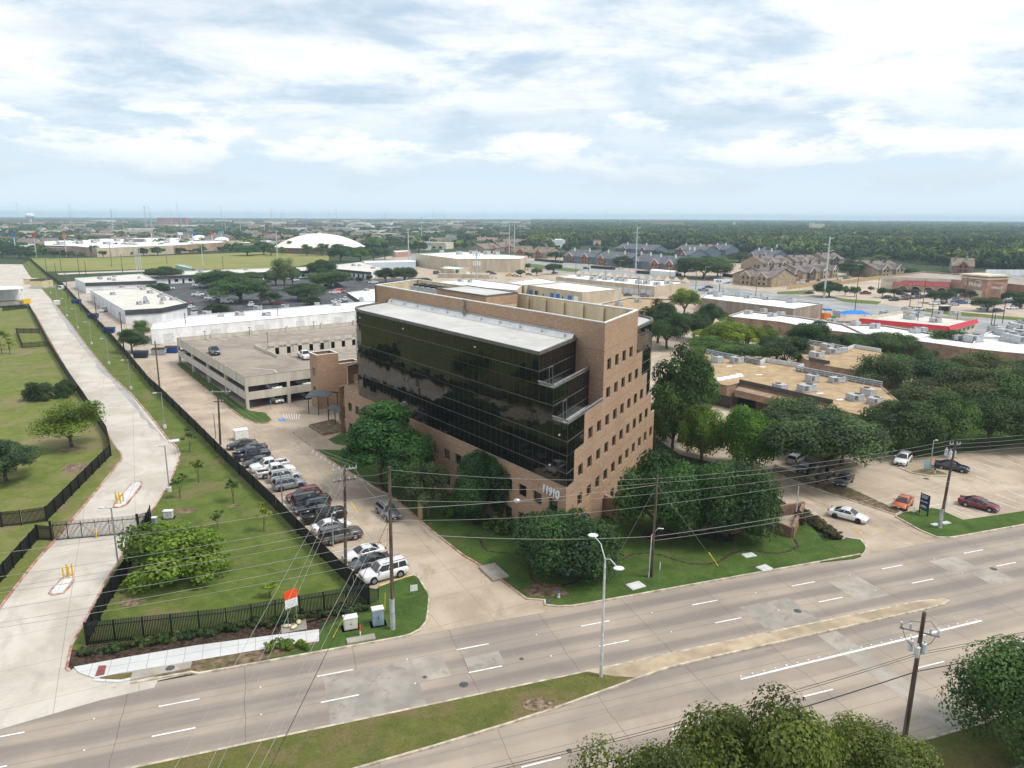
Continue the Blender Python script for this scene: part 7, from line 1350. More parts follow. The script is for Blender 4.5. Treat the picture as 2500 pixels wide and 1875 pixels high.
def apartment(pa, pb, label, group, wall, wall2, roof, dep=13, h=6., rise=3.4, ng=2, chim=2, trim=None, cat='apartment building'):
    A_, B_ = G(*pa), G(*pb); d = (B_ - A_).normalized(); nb = Vector((-d.y, d.x, 0)); nb = nb if nb.y > 0 else -nb; L = (B_ - A_).length; o = thing('apartment_block', label, cat, (A_ + B_) / 2, 0, group); trim = trim or M_whitep
    m_ = MB(); m_.prism([A_, B_, B_ + nb * dep, A_ + nb * dep], 0, h, False); e0, e1 = A_ + nb * dep / 2, B_ + nb * dep / 2
    m_.add([A_ + Zv(h), A_ + nb * dep + Zv(h), e0 + Zv(h + rise - .3)], [(0, 1, 2)]); m_.add([B_ + Zv(h), B_ + nb * dep + Zv(h), e1 + Zv(h + rise - .3)], [(0, 1, 2)]); m_.build('wall', wall, o)
    r_ = MB(); gable(r_, A_, B_, dep, nb, h, rise); gt_ = MB()
    for k in range(ng):                                  # front gables with their own bay
        c_ = A_ + d * L * (k + .5) / ng; w = min(7., L / ng * .62); f = 1.6; b_ = MB(); p, q = c_ - d * w / 2 - nb * f, c_ + d * w / 2 - nb * f; b_.prism([p, q, q + nb * 3, p + nb * 3], 0, h, False); apx = c_ - nb * f + Zv(h + rise * .62); b_.add([p + Zv(h), q + Zv(h), apx], [(0, 1, 2)]); b_.build('bay', wall2, o)
        for s0 in (p, q): s1 = s0 + (s0 - c_ + nb * f).normalized() * .4; r_.add([s1 - nb * .3 + Zv(h - .2), c_ - nb * (f + .3) + Zv(h + rise * .66), c_ + nb * dep * .4 + Zv(h + rise * .66), s1 + nb * dep * .4 + Zv(h - .2)], [(0, 1, 2, 3)]); gt_.tube([s1 - nb * .33 + Zv(h - .25), c_ - nb * (f + .33) + Zv(h + rise * .62)], .2, 4)
        for zz in (.9, 3.8):
            for s_ in (-.22, .22): x_ = c_ + d * w * s_ - nb * (f + .03); w_ = MB(); w_.hexa([x_ - d * .7 + Zv(zz), x_ + d * .7 + Zv(zz), x_ + d * .7 + nb * .02 + Zv(zz), x_ - d * .7 + nb * .02 + Zv(zz)], [v + Zv(1.5) for v in (x_ - d * .7 + Zv(zz), x_ + d * .7 + Zv(zz), x_ + d * .7 + nb * .02 + Zv(zz), x_ - d * .7 + nb * .02 + Zv(zz))]); w_.build('window', M_win, o)
    r_.build('roof', roof, o); gt_.build('gable_trim', trim, o)
    for k in range(chim): c_ = A_ + d * L * (k + .35) / chim + nb * dep * .38; m_ = MB(); m_.box(c_.x - .6, c_.x + .6, c_.y - .5, c_.y + .5, h, h + rise + 1.4); m_.build('chimney', trim if wall != M_yel else M_brnsid, o)
    return o
M_yel = mat('yellow_stone_brick', (.34, .27, .18), .9, .14, .6); M_brnsid = mat('brown_siding', (.13, .095, .075), .85, .12, .5); M_bluesid = mat('slate_blue_siding', (.12, .16, .20), .85, .1, .5); M_shd = mat('dark_shingle', (.125, .130, .142), .95, .15, .4, 5); M_shb = mat('mauve_brown_shingle', (.19, .155, .145), .95, .14, .4, 5); M_sht = mat('tan_brown_shingle', (.22, .17, .13), .95, .14, .4, 5); M_tans = mat('tan_siding', (.30, .24, .18), .9, .12, .4)
GA, GB, GC = 'slate roofed apartments along the boulevard', 'brown roofed yellow brick apartments', 'tan townhouses beyond the boulevard'
k_ = 0
for pa, pb, ng, lb in [((430, 492), (690, 506), 2, 'slate roofed blue and brick apartment block at the boulevard hedge'), ((700, 508), (985, 534), 2, 'slate roofed apartment block with white gables behind the tall steel pole'), ((995, 530), (1155, 548), 1, 'short slate roofed apartment block between the steel pole and the carport'), ((1165, 556), (1420, 572), 2, 'slate roofed red brick apartment block behind the white carport'), ((880, 412), (1205, 430), 2, 'slate roofed apartment block in the second row from the boulevard'), ((1390, 420), (1640, 436), 2, 'slate roofed apartment block between the trees of the second row'), ((1440, 470), (1520, 476), 1, 'slate roofed block end showing above the oak'), ((1690, 412), (1830, 418), 1, 'dark hipped block by the salmon roofed house'), ((2010, 470), (2230, 486), 2, 'slate roofed apartment block nearest the brown roofed ones'), ((2120, 420), (2260, 428), 1, 'slate roofed block deeper in the trees')]:
    apartment(Q(2, 0, *pa), Q(2, 0, *pb), lb, GA, M_bluesid, M_rbrick if ng > 1 else M_bluesid, M_shd, 22, 5.8, 5.2, ng, 2)
apartment(Q(2, 0, 1610, 385), Q(2, 0, 1690, 388), 'salmon roofed house among the slate roofed apartments', None, M_cream2, M_cream2, mat('salmon_tile', (.42, .22, .16), .9, .1), 12, 5, 3, 1, 0, cat='house')
for c, pa, pb, ng, lb in [(2, (1945, 668), (2225, 690), 2, 'brown roofed yellow stone block beside the boulevard verge'), (3, (0, 676), (100, 664), 1, 'brown roofed yellow brick block with twin chimneys at the parked cars'), (3, (112, 660), (238, 648), 2, 'brown roofed yellow brick block in the middle of the row'), (3, (290, 634), (418, 622), 1, 'brown roofed yellow brick block before the steel pole'), (3, (425, 618), (585, 600), 2, 'brown roofed yellow brick block at the end of the row'), (3, (-60, 545), (190, 535), 2, 'brown roofed block in the back row with square chimneys'), (3, (235, 530), (430, 525), 2, 'brown roofed block in the back row behind the pole'), (3, (480, 500), (640, 495), 1, 'brown roofed block deep in the trees'), (3, (680, 580), (905, 592), 2, 'brown roofed block behind the round tree'), (3, (925, 600), (1160, 588), 2, 'brown roofed block with white stair towers by the wooden fence')]:
    apartment(Q(c, 0, *pa), Q(c, 0, *pb), lb, GB, M_yel, M_yel if ng > 1 else M_brnsid, M_shb, 24, 5.4, 4.8, ng, 2, M_lgrey)
for c, pa, pb, lb in [(2, (0, 448), (130, 450), 'tan townhouse row with slanted roofs left of the steel mast'), (2, (150, 455), (300, 462), 'tan townhouse row with brick ends by the boulevard tree'), (1, (1960, 425), (2095, 412), 'tan townhouse behind the cell tower'), (1, (2100, 405), (2220, 400), 'tan townhouse row at the wood edge'), (1, (1290, 338), (1340, 338), 'cream house showing above the street trees'), (3, (1570, 548), (1760, 552), 'brown hip roofed house with two skylights behind the supermarket'), (2, (690, 372), (750, 372), 'tan roofed house in a gap of the wood'), (2, (820, 340), (890, 342), 'pale house deep in the wood')]:
    apartment(Q(c, 0, *pa), Q(c, 0, *pb), lb, GC, M_tans, M_rbrick, M_sht, 20, 5.0, 5.4, 1, 2, M_tans)
bld('carport', 'long white metal carport before the slate roofed apartments', qq(2, [(1180, 552), (1200, 540), (1425, 556), (1400, 568)]), 3., M_whitep, M_roofw2, .02, rim=False, cat='carport')
fw = thing('wooden_fence', 'tan wooden board fence before the brown roofed apartments', 'fence', g(3, 0, 405, 668)); mwf = mat('pine_boards', (.42, .30, .16), .9, .15, 2)
for a_, b_ in (((155, 712), (405, 668)), ((405, 668), (620, 648)), ((620, 660), (970, 608))): m_ = MB(); m_.strip([g(3, 0, *a_), g(3, 0, *b_)], .15, 0, 2.3); m_.build('board_panel', mwf, fw)
hd_ = MB()
for c, a_, b_ in ((2, (195, 480), (420, 500)), (2, (680, 540), (870, 552)), (2, (1060, 580), (1440, 605)), (2, (1820, 600), (1900, 610))): m_ = MB(); m_.strip([g(c, 0, *a_), g(c, 0, *b_)], 3., 0, 2.0); o = m_.build('hedge', mat('clipped_hedge', (.03, .05, .02), .95, .4, 1.2, 6)); tag(o, {195: 'clipped hedge by the tan townhouses', 680: 'clipped hedge before the slate roofed block with white gables', 1060: 'long clipped hedge along the boulevard below the carport', 1820: 'short hedge by the yellow stone block'}[a_[0]], 'hedge')
bs = thing('bus_shelter', 'dark glass bus shelter on the boulevard verge with advert panel', 'bus shelter', g(3, 0, 1515, 888), .1)
for nm, bx, m in (('shelter_roof', (-2.4, 2.4, -1, 1, 2.5, 2.75), M_lgrey), ('back_panel', (-2.3, 2.3, .8, .9, .3, 2.5), M_win), ('side_panel', (-2.35, -2.25, -.8, .8, .3, 2.5), M_win), ('bench', (-1.2, 1.2, .2, .7, .45, .55), M_black), ('advert_panel', (1.9, 2.3, -.7, .7, .3, 2.4), M_lgrey)): m_ = MB(); m_.box(*bx); m_.build(nm, m).parent = bs
pg = thing('shade_sail', 'bright blue shade canopy over the playground', 'canopy', g(3, 0, 735, 985)); m_ = MB(); q = [(-5.4, -3, 3.4), (5.4, -3, 3.4), (5.4, 3, 3.4), (-5.4, 3, 3.4)]; m_.add(q + [(-2, 0, 4.6), (2, 0, 4.6)], [(0, 1, 5, 4), (1, 2, 5), (2, 3, 4, 5), (3, 0, 4)]); m_.build('canopy_cloth', mat('blue_canvas', (.02, .20, .62), .7, .08)).parent = pg
for x, y in ((-5, -2.7), (5, -2.7), (5, 2.7), (-5, 2.7)): m_ = MB(); m_.cyl(x, y, 0, 3.6, .12, 7); m_.build('post', M_lgrey).parent = pg
pt_ = thing('play_tower', 'orange and green climbing tower in the playground', 'play structure', g(3, 0, 495, 962)); 
for nm, bx, m in (('tower_base', (-1.6, 1.2, -1.5, 1.5, 0, 2.4), mat('orange_plastic', (.75, .22, .03), .5, .1)), ('slide', (1.2, 3.6, -.6, .6, 0, 1.4), mat('green_plastic', (.05, .35, .08), .5, .1)), ('tower_roof', (-1.3, 1.3, -1.3, 1.3, 3.6, 4.2), MATS['blue_canvas']), ('tower_post', (-1.2, -1., -1.2, -1., 2.4, 3.6), M_ybol)): m_ = MB(); m_.box(*bx); m_.build(nm, m).parent = pt_
bld('play_shed', 'dark grey box shed behind the playground', qq(3, [(620, 890), (553, 882), (600, 872), (668, 880)]), 2.6, M_grey, M_grey, .05, rim=False, cat='shed')
sg = thing('billboard_sign', 'white and blue roadside sign reading BEK on two posts', 'sign', g(2, 0, 1795, 742)); sP = Vector(sg.location); z1_, z0_ = up(*Q(2, 0, 1795, 622), sP), up(*Q(2, 0, 1795, 662), sP); sdx = Vector((1, .12, 0)).normalized(); snn = Vector((.12, -1, 0)).normalized(); wS = 4.4
m_ = MB(); a_, b_ = sP - sdx * wS, sP + sdx * wS; m_.hexa([a_ + Zv(z0_), b_ + Zv(z0_), b_ - snn * .5 + Zv(z0_), a_ - snn * .5 + Zv(z0_)], [a_ + Zv(z1_), b_ + Zv(z1_), b_ - snn * .5 + Zv(z1_), a_ - snn * .5 + Zv(z1_)]); m_.build('sign_board', M_whitep, sg); m_ = MB(); m_.add([b_ + snn * .02 + Zv(z0_), b_ + snn * .02 + Zv(z0_ + (z1_ - z0_) * .5), sP + snn * .02 + Zv(z0_)], [(0, 1, 2)]); m_.build('blue_swoosh', M_blue, sg)
text(sg, 'BE K', (z1_ - z0_) * .62, sP - sdx * 1.8 + snn * .03 + Zv(z0_ + (z1_ - z0_) * .3), sdx, Up, M_bbin, bold=.06)
for s_ in (-2.2, 2.0): m_ = MB(); p = sP + sdx * s_ - snn * .25; m_.cyl(p.x, p.y, 0, z0_, .18, 8); m_.build('sign_post', M_whitep, sg)
# ---------------------------------------------------------------- cars far out
R_ = math.radians
def fc(c, L, head, group, z=0.):
    for kd, x, y, col, lb in L: far_car(kd, g(c, 0, x, y), head + rnd.uniform(-.06, .06), col, lb, group, .01)
AL = 'cars in the asphalt lot'
fc(0, [('suv', 1460, 758, WHT, 'white SUV at the edge of the asphalt lot'), ('suv', 1690, 728, WHT, 'white car by the office row'), ('van', 1745, 735, WHT, 'white van by the office row'), ('van', 1830, 722, WHT, 'white box van under the asphalt lot oaks'), ('pickup', 1700, 812, WHT, 'white pickup first in the asphalt lot row'), ('sedan', 1755, 826, GRY, 'grey car second in the asphalt lot row'), ('sedan', 1800, 838, WHT, 'white car third in the asphalt lot row'), ('pickup', 1840, 852, WHT, 'white pickup fourth in the asphalt lot row'), ('suv', 1895, 864, DGR, 'dark car fifth in the asphalt lot row'), ('van', 1950, 872, WHT, 'white and green van at the end of the row')], R_(20), AL)
fc(0, [('sedan', 1635, 888, RED, 'red car behind the warehouse band'), ('sedan', 1640, 918, WHT, 'white car behind the warehouse band'), ('suv', 1675, 938, SIL, 'silver SUV beside the warehouse corner'), ('pickup', 2160, 895, WHT, 'white pickup by the round shrub'), ('pickup', 893, 955, WHT, 'white truck with an open door in the alley'), ('van', 530, 770, WHT, 'white van at the top of the alley')], R_(100), AL)
fc(1, [('sedan', 30, 688, SIL, 'silver car under the lot oaks'), ('sedan', 95, 692, BLK, 'black car under the lot oaks'), ('suv', 330, 676, WHT, 'white SUV between oak trunks'), ('sedan', 215, 658, WHT, 'white car at the office row'), ('pickup', 672, 782, WHT, 'white pickup beside the red and white van'), ('van', 722, 775, (.55, .12, .12), 'red and white van in the asphalt lot'), ('pickup', 182, 880, RED, 'red pickup below the small round tree'), ('van', 400, 842, (.03, .22, .25), 'teal van by the island oak'), ('sedan', 688, 858, WHT, 'white car above the long white roof'), ('pickup', 765, 842, WHT, 'white pickup by the charcoal banded block'), ('van', 765, 655, WHT, 'white van at the small charcoal block'), ('sedan', 812, 665, BLK, 'black car at the small charcoal block'), ('pickup', 1003, 690, WHT, 'white car past the round shrubs'), ('suv', 700, 715, BLK, 'black SUV under the big oak'), ('sedan', 612, 718, DGR, 'dark car under the big oak')], R_(15), AL)
YD = 'vehicles in the tan warehouse yard'
fc(1, [('van', 1552, 605, DGR, 'dark truck at the yard gate'), ('suv', 1592, 614, WHT, 'white car at the yard gate'), ('pickup', 1642, 616, DGR, 'dark pickup along the yard wall'), ('van', 1835, 612, WHT, 'white van at the cream annex'), ('suv', 1868, 628, BLU, 'blue car behind the cell tower'), ('sedan', 2000, 588, BLK, 'black car in the tan yard'), ('suv', 2035, 602, DGR, 'dark SUV in the tan yard'), ('sedan', 2040, 634, WHT, 'white car in the tan yard'), ('sedan', 2092, 578, BLK, 'black car by the warehouse windows'), ('pickup', 2178, 616, (.65, .40, .02), 'yellow truck in the tan yard'), ('suv', 2195, 568, WHT, 'white SUV by the warehouse windows')], R_(5), YD)
fc(2, [('suv', 785, 808, WHT, 'white SUV at the blank warehouse end'), ('pickup', 875, 800, BLK, 'black pickup at the blank warehouse end'), ('sedan', 990, 775, DGR, 'dark car at the loading doors'), ('suv', 1135, 782, GRY, 'grey van at the loading doors'), ('sedan', 265, 790, BLK, 'black car at the blue doors'), ('sedan', 322, 796, RED, 'red car at the blue doors'), ('sedan', 20, 614, WHT, 'white car at the tan yard edge'), ('sedan', 135, 604, DGR, 'dark car under the yard trees'), ('sedan', 360, 588, BLU, 'blue car by the boulevard tree')], R_(10), YD)
BV = 'cars on and beside the boulevard'
fc(2, [('suv', 630, 549, BLK, 'black SUV driving on the boulevard'), ('pickup', 1640, 728, (.2, .24, .28), 'grey pickup on the boulevard at the white sign'), ('sedan', 1690, 702, BLK, 'black car on the boulevard at the white sign'), ('sedan', 482, 488, RED, 'red car at the slate apartments'), ('sedan', 622, 502, WHT, 'white car at the slate apartments'), ('suv', 750, 512, WHT, 'white SUV at the slate apartments'), ('suv', 870, 520, DGR, 'dark SUV at the slate apartments'), ('sedan', 930, 545, WHT, 'white car by the hedge')], R_(-12), BV)
fc(3, [('sedan', 350, 742, NAV, 'dark car by the bus stop verge'), ('suv', 1297, 878, WHT, 'white SUV driving on the boulevard by the bus shelter'), ('pickup', 2090, 1015, WHT, 'white pickup behind the red trimmed shop'), ('sedan', 2170, 985, SIL, 'silver car behind the red trimmed shop')], R_(-8), BV)
SM = 'cars in the supermarket lot'; sm = [('pickup', 830, 742, RED), ('suv', 1010, 780, BLK), ('suv', 1075, 798, BLK), ('sedan', 1165, 788, RED), ('sedan', 1222, 780, DGR), ('suv', 1280, 776, NAV), ('sedan', 1180, 762, NAV), ('suv', 1140, 745, BLK), ('suv', 1270, 748, BLK), ('sedan', 1318, 768, DGR), ('suv', 1425, 828, WHT), ('suv', 1500, 806, WHT), ('sedan', 1475, 822, BLK), ('sedan', 1595, 832, SIL), ('sedan', 1610, 806, BLU), ('suv', 1668, 816, (.03, .10, .30)), ('sedan', 1718, 815, WHT), ('suv', 1625, 795, GRY), ('sedan', 1840, 862, SIL), ('suv', 1905, 862, WHT), ('sedan', 1980, 882, NAV), ('sedan', 2095, 858, WHT), ('suv', 2140, 842, BLK), ('suv', 2050, 805, DGR), ('sedan', 2100, 808, NAV), ('suv', 2150, 805, BLK), ('sedan', 2190, 812, DGR), ('suv', 2080, 785, WHT), ('sedan', 1760, 800, GRY)]
cn = {WHT: 'white', SIL: 'silver', GRY: 'grey', DGR: 'charcoal', BLK: 'black', NAV: 'navy', RED: 'red', BLU: 'blue', (.03, .10, .30): 'bright blue'}
for kd, x, y, col in sm: far_car(kd, g(3, 0, x, y), R_(4) + rnd.choice((0, math.pi)), col, f'{cn[col]} {dict(sedan="saloon", suv="SUV", pickup="pickup")[kd]} in the supermarket lot among the umbrella trees', SM, .02)
ap = [(150, 662, BLK), (200, 662, SIL), (240, 658, WHT), (280, 652, WHT), (330, 643, DGR), (425, 638, NAV), (600, 618, WHT), (655, 612, GRY), (840, 592, BLU), (870, 588, DGR), (690, 606, SIL)]
for x, y, col in ap: far_car('suv', g(3, 0, x, y), R_(75), col, f'{cn[col]} car parked at the yellow brick apartments', 'cars at the yellow brick apartments', .01)
# ---------------------------------------------------------------- poles and masts farther out
def pl(c, bx, by, tx, ty, label, group, r=.17, m=None, arm=0, name='utility_pole'):
    b = g(c, 0, bx, by); h = up(*Q(c, 0, tx, ty), b); return pole(b, h, label, group, ((h - .8, arm),) if arm else (), .1, r, 0, name, None, m)
AP = 'wooden poles along the warehouse alley'; ps = []
for bx, by, tx, ty, lb in [(1375, 1590, 1320, 1205, 'wooden pole in the alley abreast of the garage end'), (1070, 1310, 1045, 955, 'wooden pole next to the leaning alley tree'), (840, 1095, 825, 810, 'wooden pole between the two lower blue dumpsters'), (690, 955, 670, 790, 'short wooden pole at the farthest blue dumpster'), (583, 855, 545, 625, 'wooden pole by the white alley van'), (490, 755, 455, 540, 'wooden pole near the rear white warehouse'), (405, 690, 375, 490, 'wooden pole at the meadow fence corner')]: ps.append(pl(0, bx, by, tx, ty, lb, AP, .18, None, 2.2))
for a_, b_ in zip(ps, ps[1:]):
    for k in range(3): p, q = Vector(a_.location), Vector(b_.location); ha, hb_ = max(v.co.z for v in [c for c in C.objects if c.parent == a_][0].data.vertices), max(v.co.z for v in [c for c in C.objects if c.parent == b_][0].data.vertices); wire(p + Vector((k * .8 - .8, 0, ha - .5 - k * .3)), q + Vector((k * .8 - .8, 0, hb_ - .5 - k * .3)), 'pale wire strung between the wooden alley poles', .8, .016, None, 'wires along the warehouse alley')
MP = 'wooden poles along the meadow edge'
for bx, by, tx, ty in [(1050, 630, 1025, 460), (955, 572, 935, 370), (677, 650, 655, 495), (735, 648, 720, 520), (520, 605, 503, 480), (1430, 540, 1420, 465), (1915, 585, 1905, 470), (2150, 770, 2145, 690)]: pl(0, bx, by, tx, ty, 'wooden pole standing at the edge of the yellow meadow', MP, .2, None, 2.4)
for bx, by, tx, ty in [(1168, 605, 1155, 410), (1180, 612, 1170, 410), (1195, 605, 1182, 415), (1212, 612, 1193, 415)]: pl(0, bx, by, tx, ty, 'slim pale steel pole in the cluster beside the meadow', 'cluster of steel poles by the meadow', .22, M_lgrey)
pl(0, 1605, 1158, 1580, 960, 'dark pole between the long white warehouse and the garage', None, .17); pl(1, 192, 1078, 178, 900, 'dark pole rising behind the garage deck', None, .17, None, 3.)
pl(0, 1740, 550, 1718, 310, 'slim lamp mast in the meadow', None, .25, M_lgrey)
SMg = 'pale steel transmission poles on the skyline'; M_steel = mat('pale_galvanised_steel', (.46, .50, .53), .6, .06, .2)
stl = [(0, 970, 312, 943, 70), (0, 1305, 305, 1283, 95), (0, 1060, 310, 1050, 215), (0, 1555, 270, 1535, 105), (0, 1935, 285, 1920, 125), (0, 2065, 290, 2057, 140), (1, 175, 470, 160, 245), (1, 427, 275, 423, 185), (1, 850, 300, 845, 130), (1, 1307, 498, 1298, 215), (1, 1417, 310, 1410, 110), (1, 2172, 430, 2172, 140), (2, 1055, 585, 1073, 180), (2, 10, 445, 8, 135), (3, 475, 780, 530, 250), (1, 615, 200, 612, 80), (1, 1103, 190, 1100, 80), (1, 1570, 200, 1568, 95), (2, 372, 200, 370, 155), (2, 912, 205, 910, 150), (1, 65, 280, 62, 170)]
for c, bx, by, tx, ty in stl:
    o = pl(c, bx, by, tx, ty, {(1, 175): 'pale steel pole with a square platform beside the dome', (2, 1055): 'tall pale steel pole standing before the slate roofed apartments', (3, 475): 'tall grey steel pole on the boulevard beside the yellow brick apartments', (1, 1307): 'tall pale steel pole beside the pink brick building'}.get((c, bx), 'tall pale steel transmission pole far across the trees'), SMg if (c, bx) not in ((1, 175), (2, 1055), (3, 475), (1, 1307)) else None, .5 if by > 400 else .7, M_steel, 0, 'transmission_pole')
    hh_ = max(v.co.z for v in [k for k in C.objects if k.parent == o][0].data.vertices)
    for k in range(3): m_ = MB(); s_ = (-1) ** k; m_.tube([(0, 0, hh_ * (.97 - .1 * k)), (s_ * 2.6, 0, hh_ * (.985 - .1 * k))], .14, 4); m_.build('davit_arm', M_steel).parent = o
def celltower(c, bx, by, tx, ty, label, s=1.):
    o = pl(c, bx, by, tx, ty, label, None, .45 * s, M_steel, 0, 'cell_tower'); o['category'] = 'cell tower'; hh_ = max(v.co.z for v in [k for k in C.objects if k.parent == o][0].data.vertices)
    for zz in (hh_ - 2.2, hh_ - 7.5 * s ** .5):
        for k in range(10): a = k * math.pi / 5; m_ = MB(); m_.box(-.16, .16, -.1, .1, -1.2, 1.2, Matrix.Translation((2.0 * math.cos(a), 2.0 * math.sin(a), zz)) @ Matrix.Rotation(a + math.pi / 2, 4, 'Z')); m_.build('antenna_panel', M_whitep).parent = o
        m_ = MB(); m_.tube([(1.8 * math.cos(a), 1.8 * math.sin(a), zz) for a in np.linspace(0, 2 * math.pi, 11)], .09, 4); m_.build('antenna_ring', M_metal).parent = o
celltower(1, 1895, 715, 1890, 390, 'cell tower with two rings of white antenna panels behind the penthouse'); celltower(0, 1258, 312, 1228, 40, 'far cell tower on the skyline above the retail store', 1.5)
BLp = 'wooden poles and street lights along the boulevard'
for c, bx, by, tx, ty in [(2, 540, 600, 540, 470), (2, 648, 590, 648, 480), (2, 798, 600, 798, 490), (2, 1080, 780, 1085, 610), (2, 1350, 640, 1350, 520), (2, 1575, 715, 1582, 545), (2, 1778, 740, 1780, 535), (2, 2092, 770, 2095, 600), (2, 445, 790, 447, 725), (3, 742, 890, 772, 470), (3, 942, 690, 945, 600), (3, 1212, 860, 1250, 640), (3, 1325, 845, 1355, 600), (3, 1275, 1045, 1293, 850), (3, 1390, 1055, 1420, 820), (3, 1612, 1040, 1625, 880), (3, 1915, 1020, 1945, 830), (3, 1940, 1020, 1955, 900), (3, 2010, 1010, 2065, 760), (3, 1688, 790, 1715, 570), (3, 1680, 545, 1682, 440), (2, 2130, 880, 2142, 740), (2, 1000, 560, 1003, 420)]: pl(c, bx, by, tx, ty, 'wooden utility pole rising among the shops and the boulevard', BLp, .16, None, 2.)
SLg = 'cobra head street lights on the boulevard'
for c, bx, by, ty in [(2, 395, 590, 400), (2, 918, 580, 470), (2, 1650, 660, 520), (2, 1508, 640, 545), (3, 255, 790, 620), (3, 1285, 840, 710), (1, 1022, 690, 600)]: b = g(c, 0, bx, by); lamp(b, up(*Q(c, 0, bx, ty), b), 'grey cobra head street light on the boulevard', SLg, .2, False, 3.)
# far landmarks on the skyline
def far_at(px, py, dist): d = ray(px, py); s_ = dist / math.hypot(d.x, d.y); return Vector((d.x * s_, d.y * s_, 0)), H + d.z * s_
p, z = far_at(*Q(0, 0, 240, 110), 4200); wt = thing('water_tower', 'white water tower on the hazy skyline', 'water tower', p); m_ = MB(); m_.ball((0, 0, z - 13), 17, (1.15, 1.15, .75), 20, 10); m_.build('tank', M_whitep, None, True).parent = wt; m_ = MB(); m_.cyl(0, 0, 0, z - 20, 6, 14); m_.build('tower_stem', M_whitep).parent = wt
p, z = far_at(*Q(1, 0, 880, 165), 2250); ar = thing('arched_hall', 'white arched hall roof far off among the houses', 'building', p); zt_ = z; w_ = 42; m_ = MB(); m_.tube([(w_ * math.cos(t_), 0, zt_ * math.sin(t_)) for t_ in np.linspace(0, math.pi, 17)], 1.6, 6); m_.build('front_arch', M_whitep).parent = ar; m_ = MB(); m_.tube([(w_ * .93 * math.cos(t_), 4, (zt_ - 3.4) * math.sin(t_)) for t_ in np.linspace(0, math.pi, 17)], 1.2, 6); m_.build('back_arch', M_whitep).parent = ar; m_ = MB(); m_.box(-w_ * .8, w_ * .8, 6, 60, 0, zt_ * .55); m_.build('hall', M_cream2).parent = ar
for k in range(7): m_ = MB(); m_.box(-25 + 8 * k, -22 + 8 * k, 1, 2, 0, zt_ * .62); m_.build('arch_post', M_whitep).parent = ar
p, z = far_at(*Q(3, 0, 408, 140), 2300); m_ = MB(); m_.box(-18, 18, -10, 10, 0, z); m_.box(-17, -9, -9, 9, z, z + 2.5); o = m_.build('tower_block', M_cream2); o.location = p; tag(o, 'pale square tower block rising from the far wood', 'building')
p, z = far_at(*Q(2, 0, 2060, 165), 2900); m_ = MB(); m_.box(-70, 110, -25, 25, 0, z); m_.box(-72, -66, -8, 8, z, z + 16); o = m_.build('long_hall', M_cream2); o.location = p; tag(o, 'long white low complex with one slim tower in the far wood', 'building')
p, z = far_at(*Q(3, 0, 610, 238), 1500); m_ = MB(); m_.box(-32, 38, -12, 12, 0, z); o = m_.build('white_hall', M_wh); o.location = p; tag(o, 'white flat roof showing behind the steel pole in the wood', 'building'); p, z = far_at(*Q(2, 0, 1330, 140), 3000); m_ = MB(); m_.box(-60, 60, -20, 20, 0, z); o = m_.build('pink_hall', M_tile); o.location = p; tag(o, 'pinkish hall far off in the wood', 'building')
p, z = far_at(*Q(0, 0, 1480, 140), 3300); m_ = MB(); m_.box(-55, 55, -20, 20, 0, z); m_.box(-50, 50, -21, -20, 6, 10); o = m_.build('red_office_block', M_rbrick); o.location = p; tag(o, 'dark red flat office block on the skyline', 'building'); p, z = far_at(*Q(0, 0, 1505, 0), 3600); o = pole(p, z, 'very tall thin radio mast above the skyline', None, (), 0, .9, 0, 'radio_mast', None, M_steel); o['category'] = 'radio mast'
SB = 'roadside signs beyond the retail store'
for x, y, w, hh_, m, lb in [(105, 305, 5, 3.5, M_blue, 'blue roadside sign by the far trees'), (275, 300, 3.4, 5, M_redt, 'red and white roadside sign on a tall post'), (540, 305, 4.2, 5, mat('orange_sign', (.70, .22, .06), .6, .05), 'orange roadside sign on a tall post'), (1540, 275, 8, 3.4, M_whitep, 'white sign band beyond the retail store'), (1645, 270, 5, 3, M_blue, 'blue sign beyond the retail store'), (1812, 272, 3.5, 4, M_redt, 'red square sign beyond the retail store'), (1893, 262, 9, 3.4, mat('teal_sign', (.10, .32, .40), .6, .05), 'teal billboard beyond the retail store'), (1290, 265, 6, 3, mat('salmon_sign', (.45, .22, .18), .6, .05), 'salmon sign by the far cell tower')]:
    p, z = far_at(*Q(0, 0, x, y), 820 if x < 600 else 950); o = thing('roadside_sign', lb, 'sign', p); w *= .7; hh_ *= .75; m_ = MB(); m_.box(-w / 2, w / 2, -.4, .4, z - hh_ / 2, z + hh_ / 2); m_.build('sign_board', m).parent = o; m_ = MB(); m_.box(-.4, .4, -.2, .2, 0, z - hh_ / 2); m_.build('sign_post', M_lgrey).parent = o
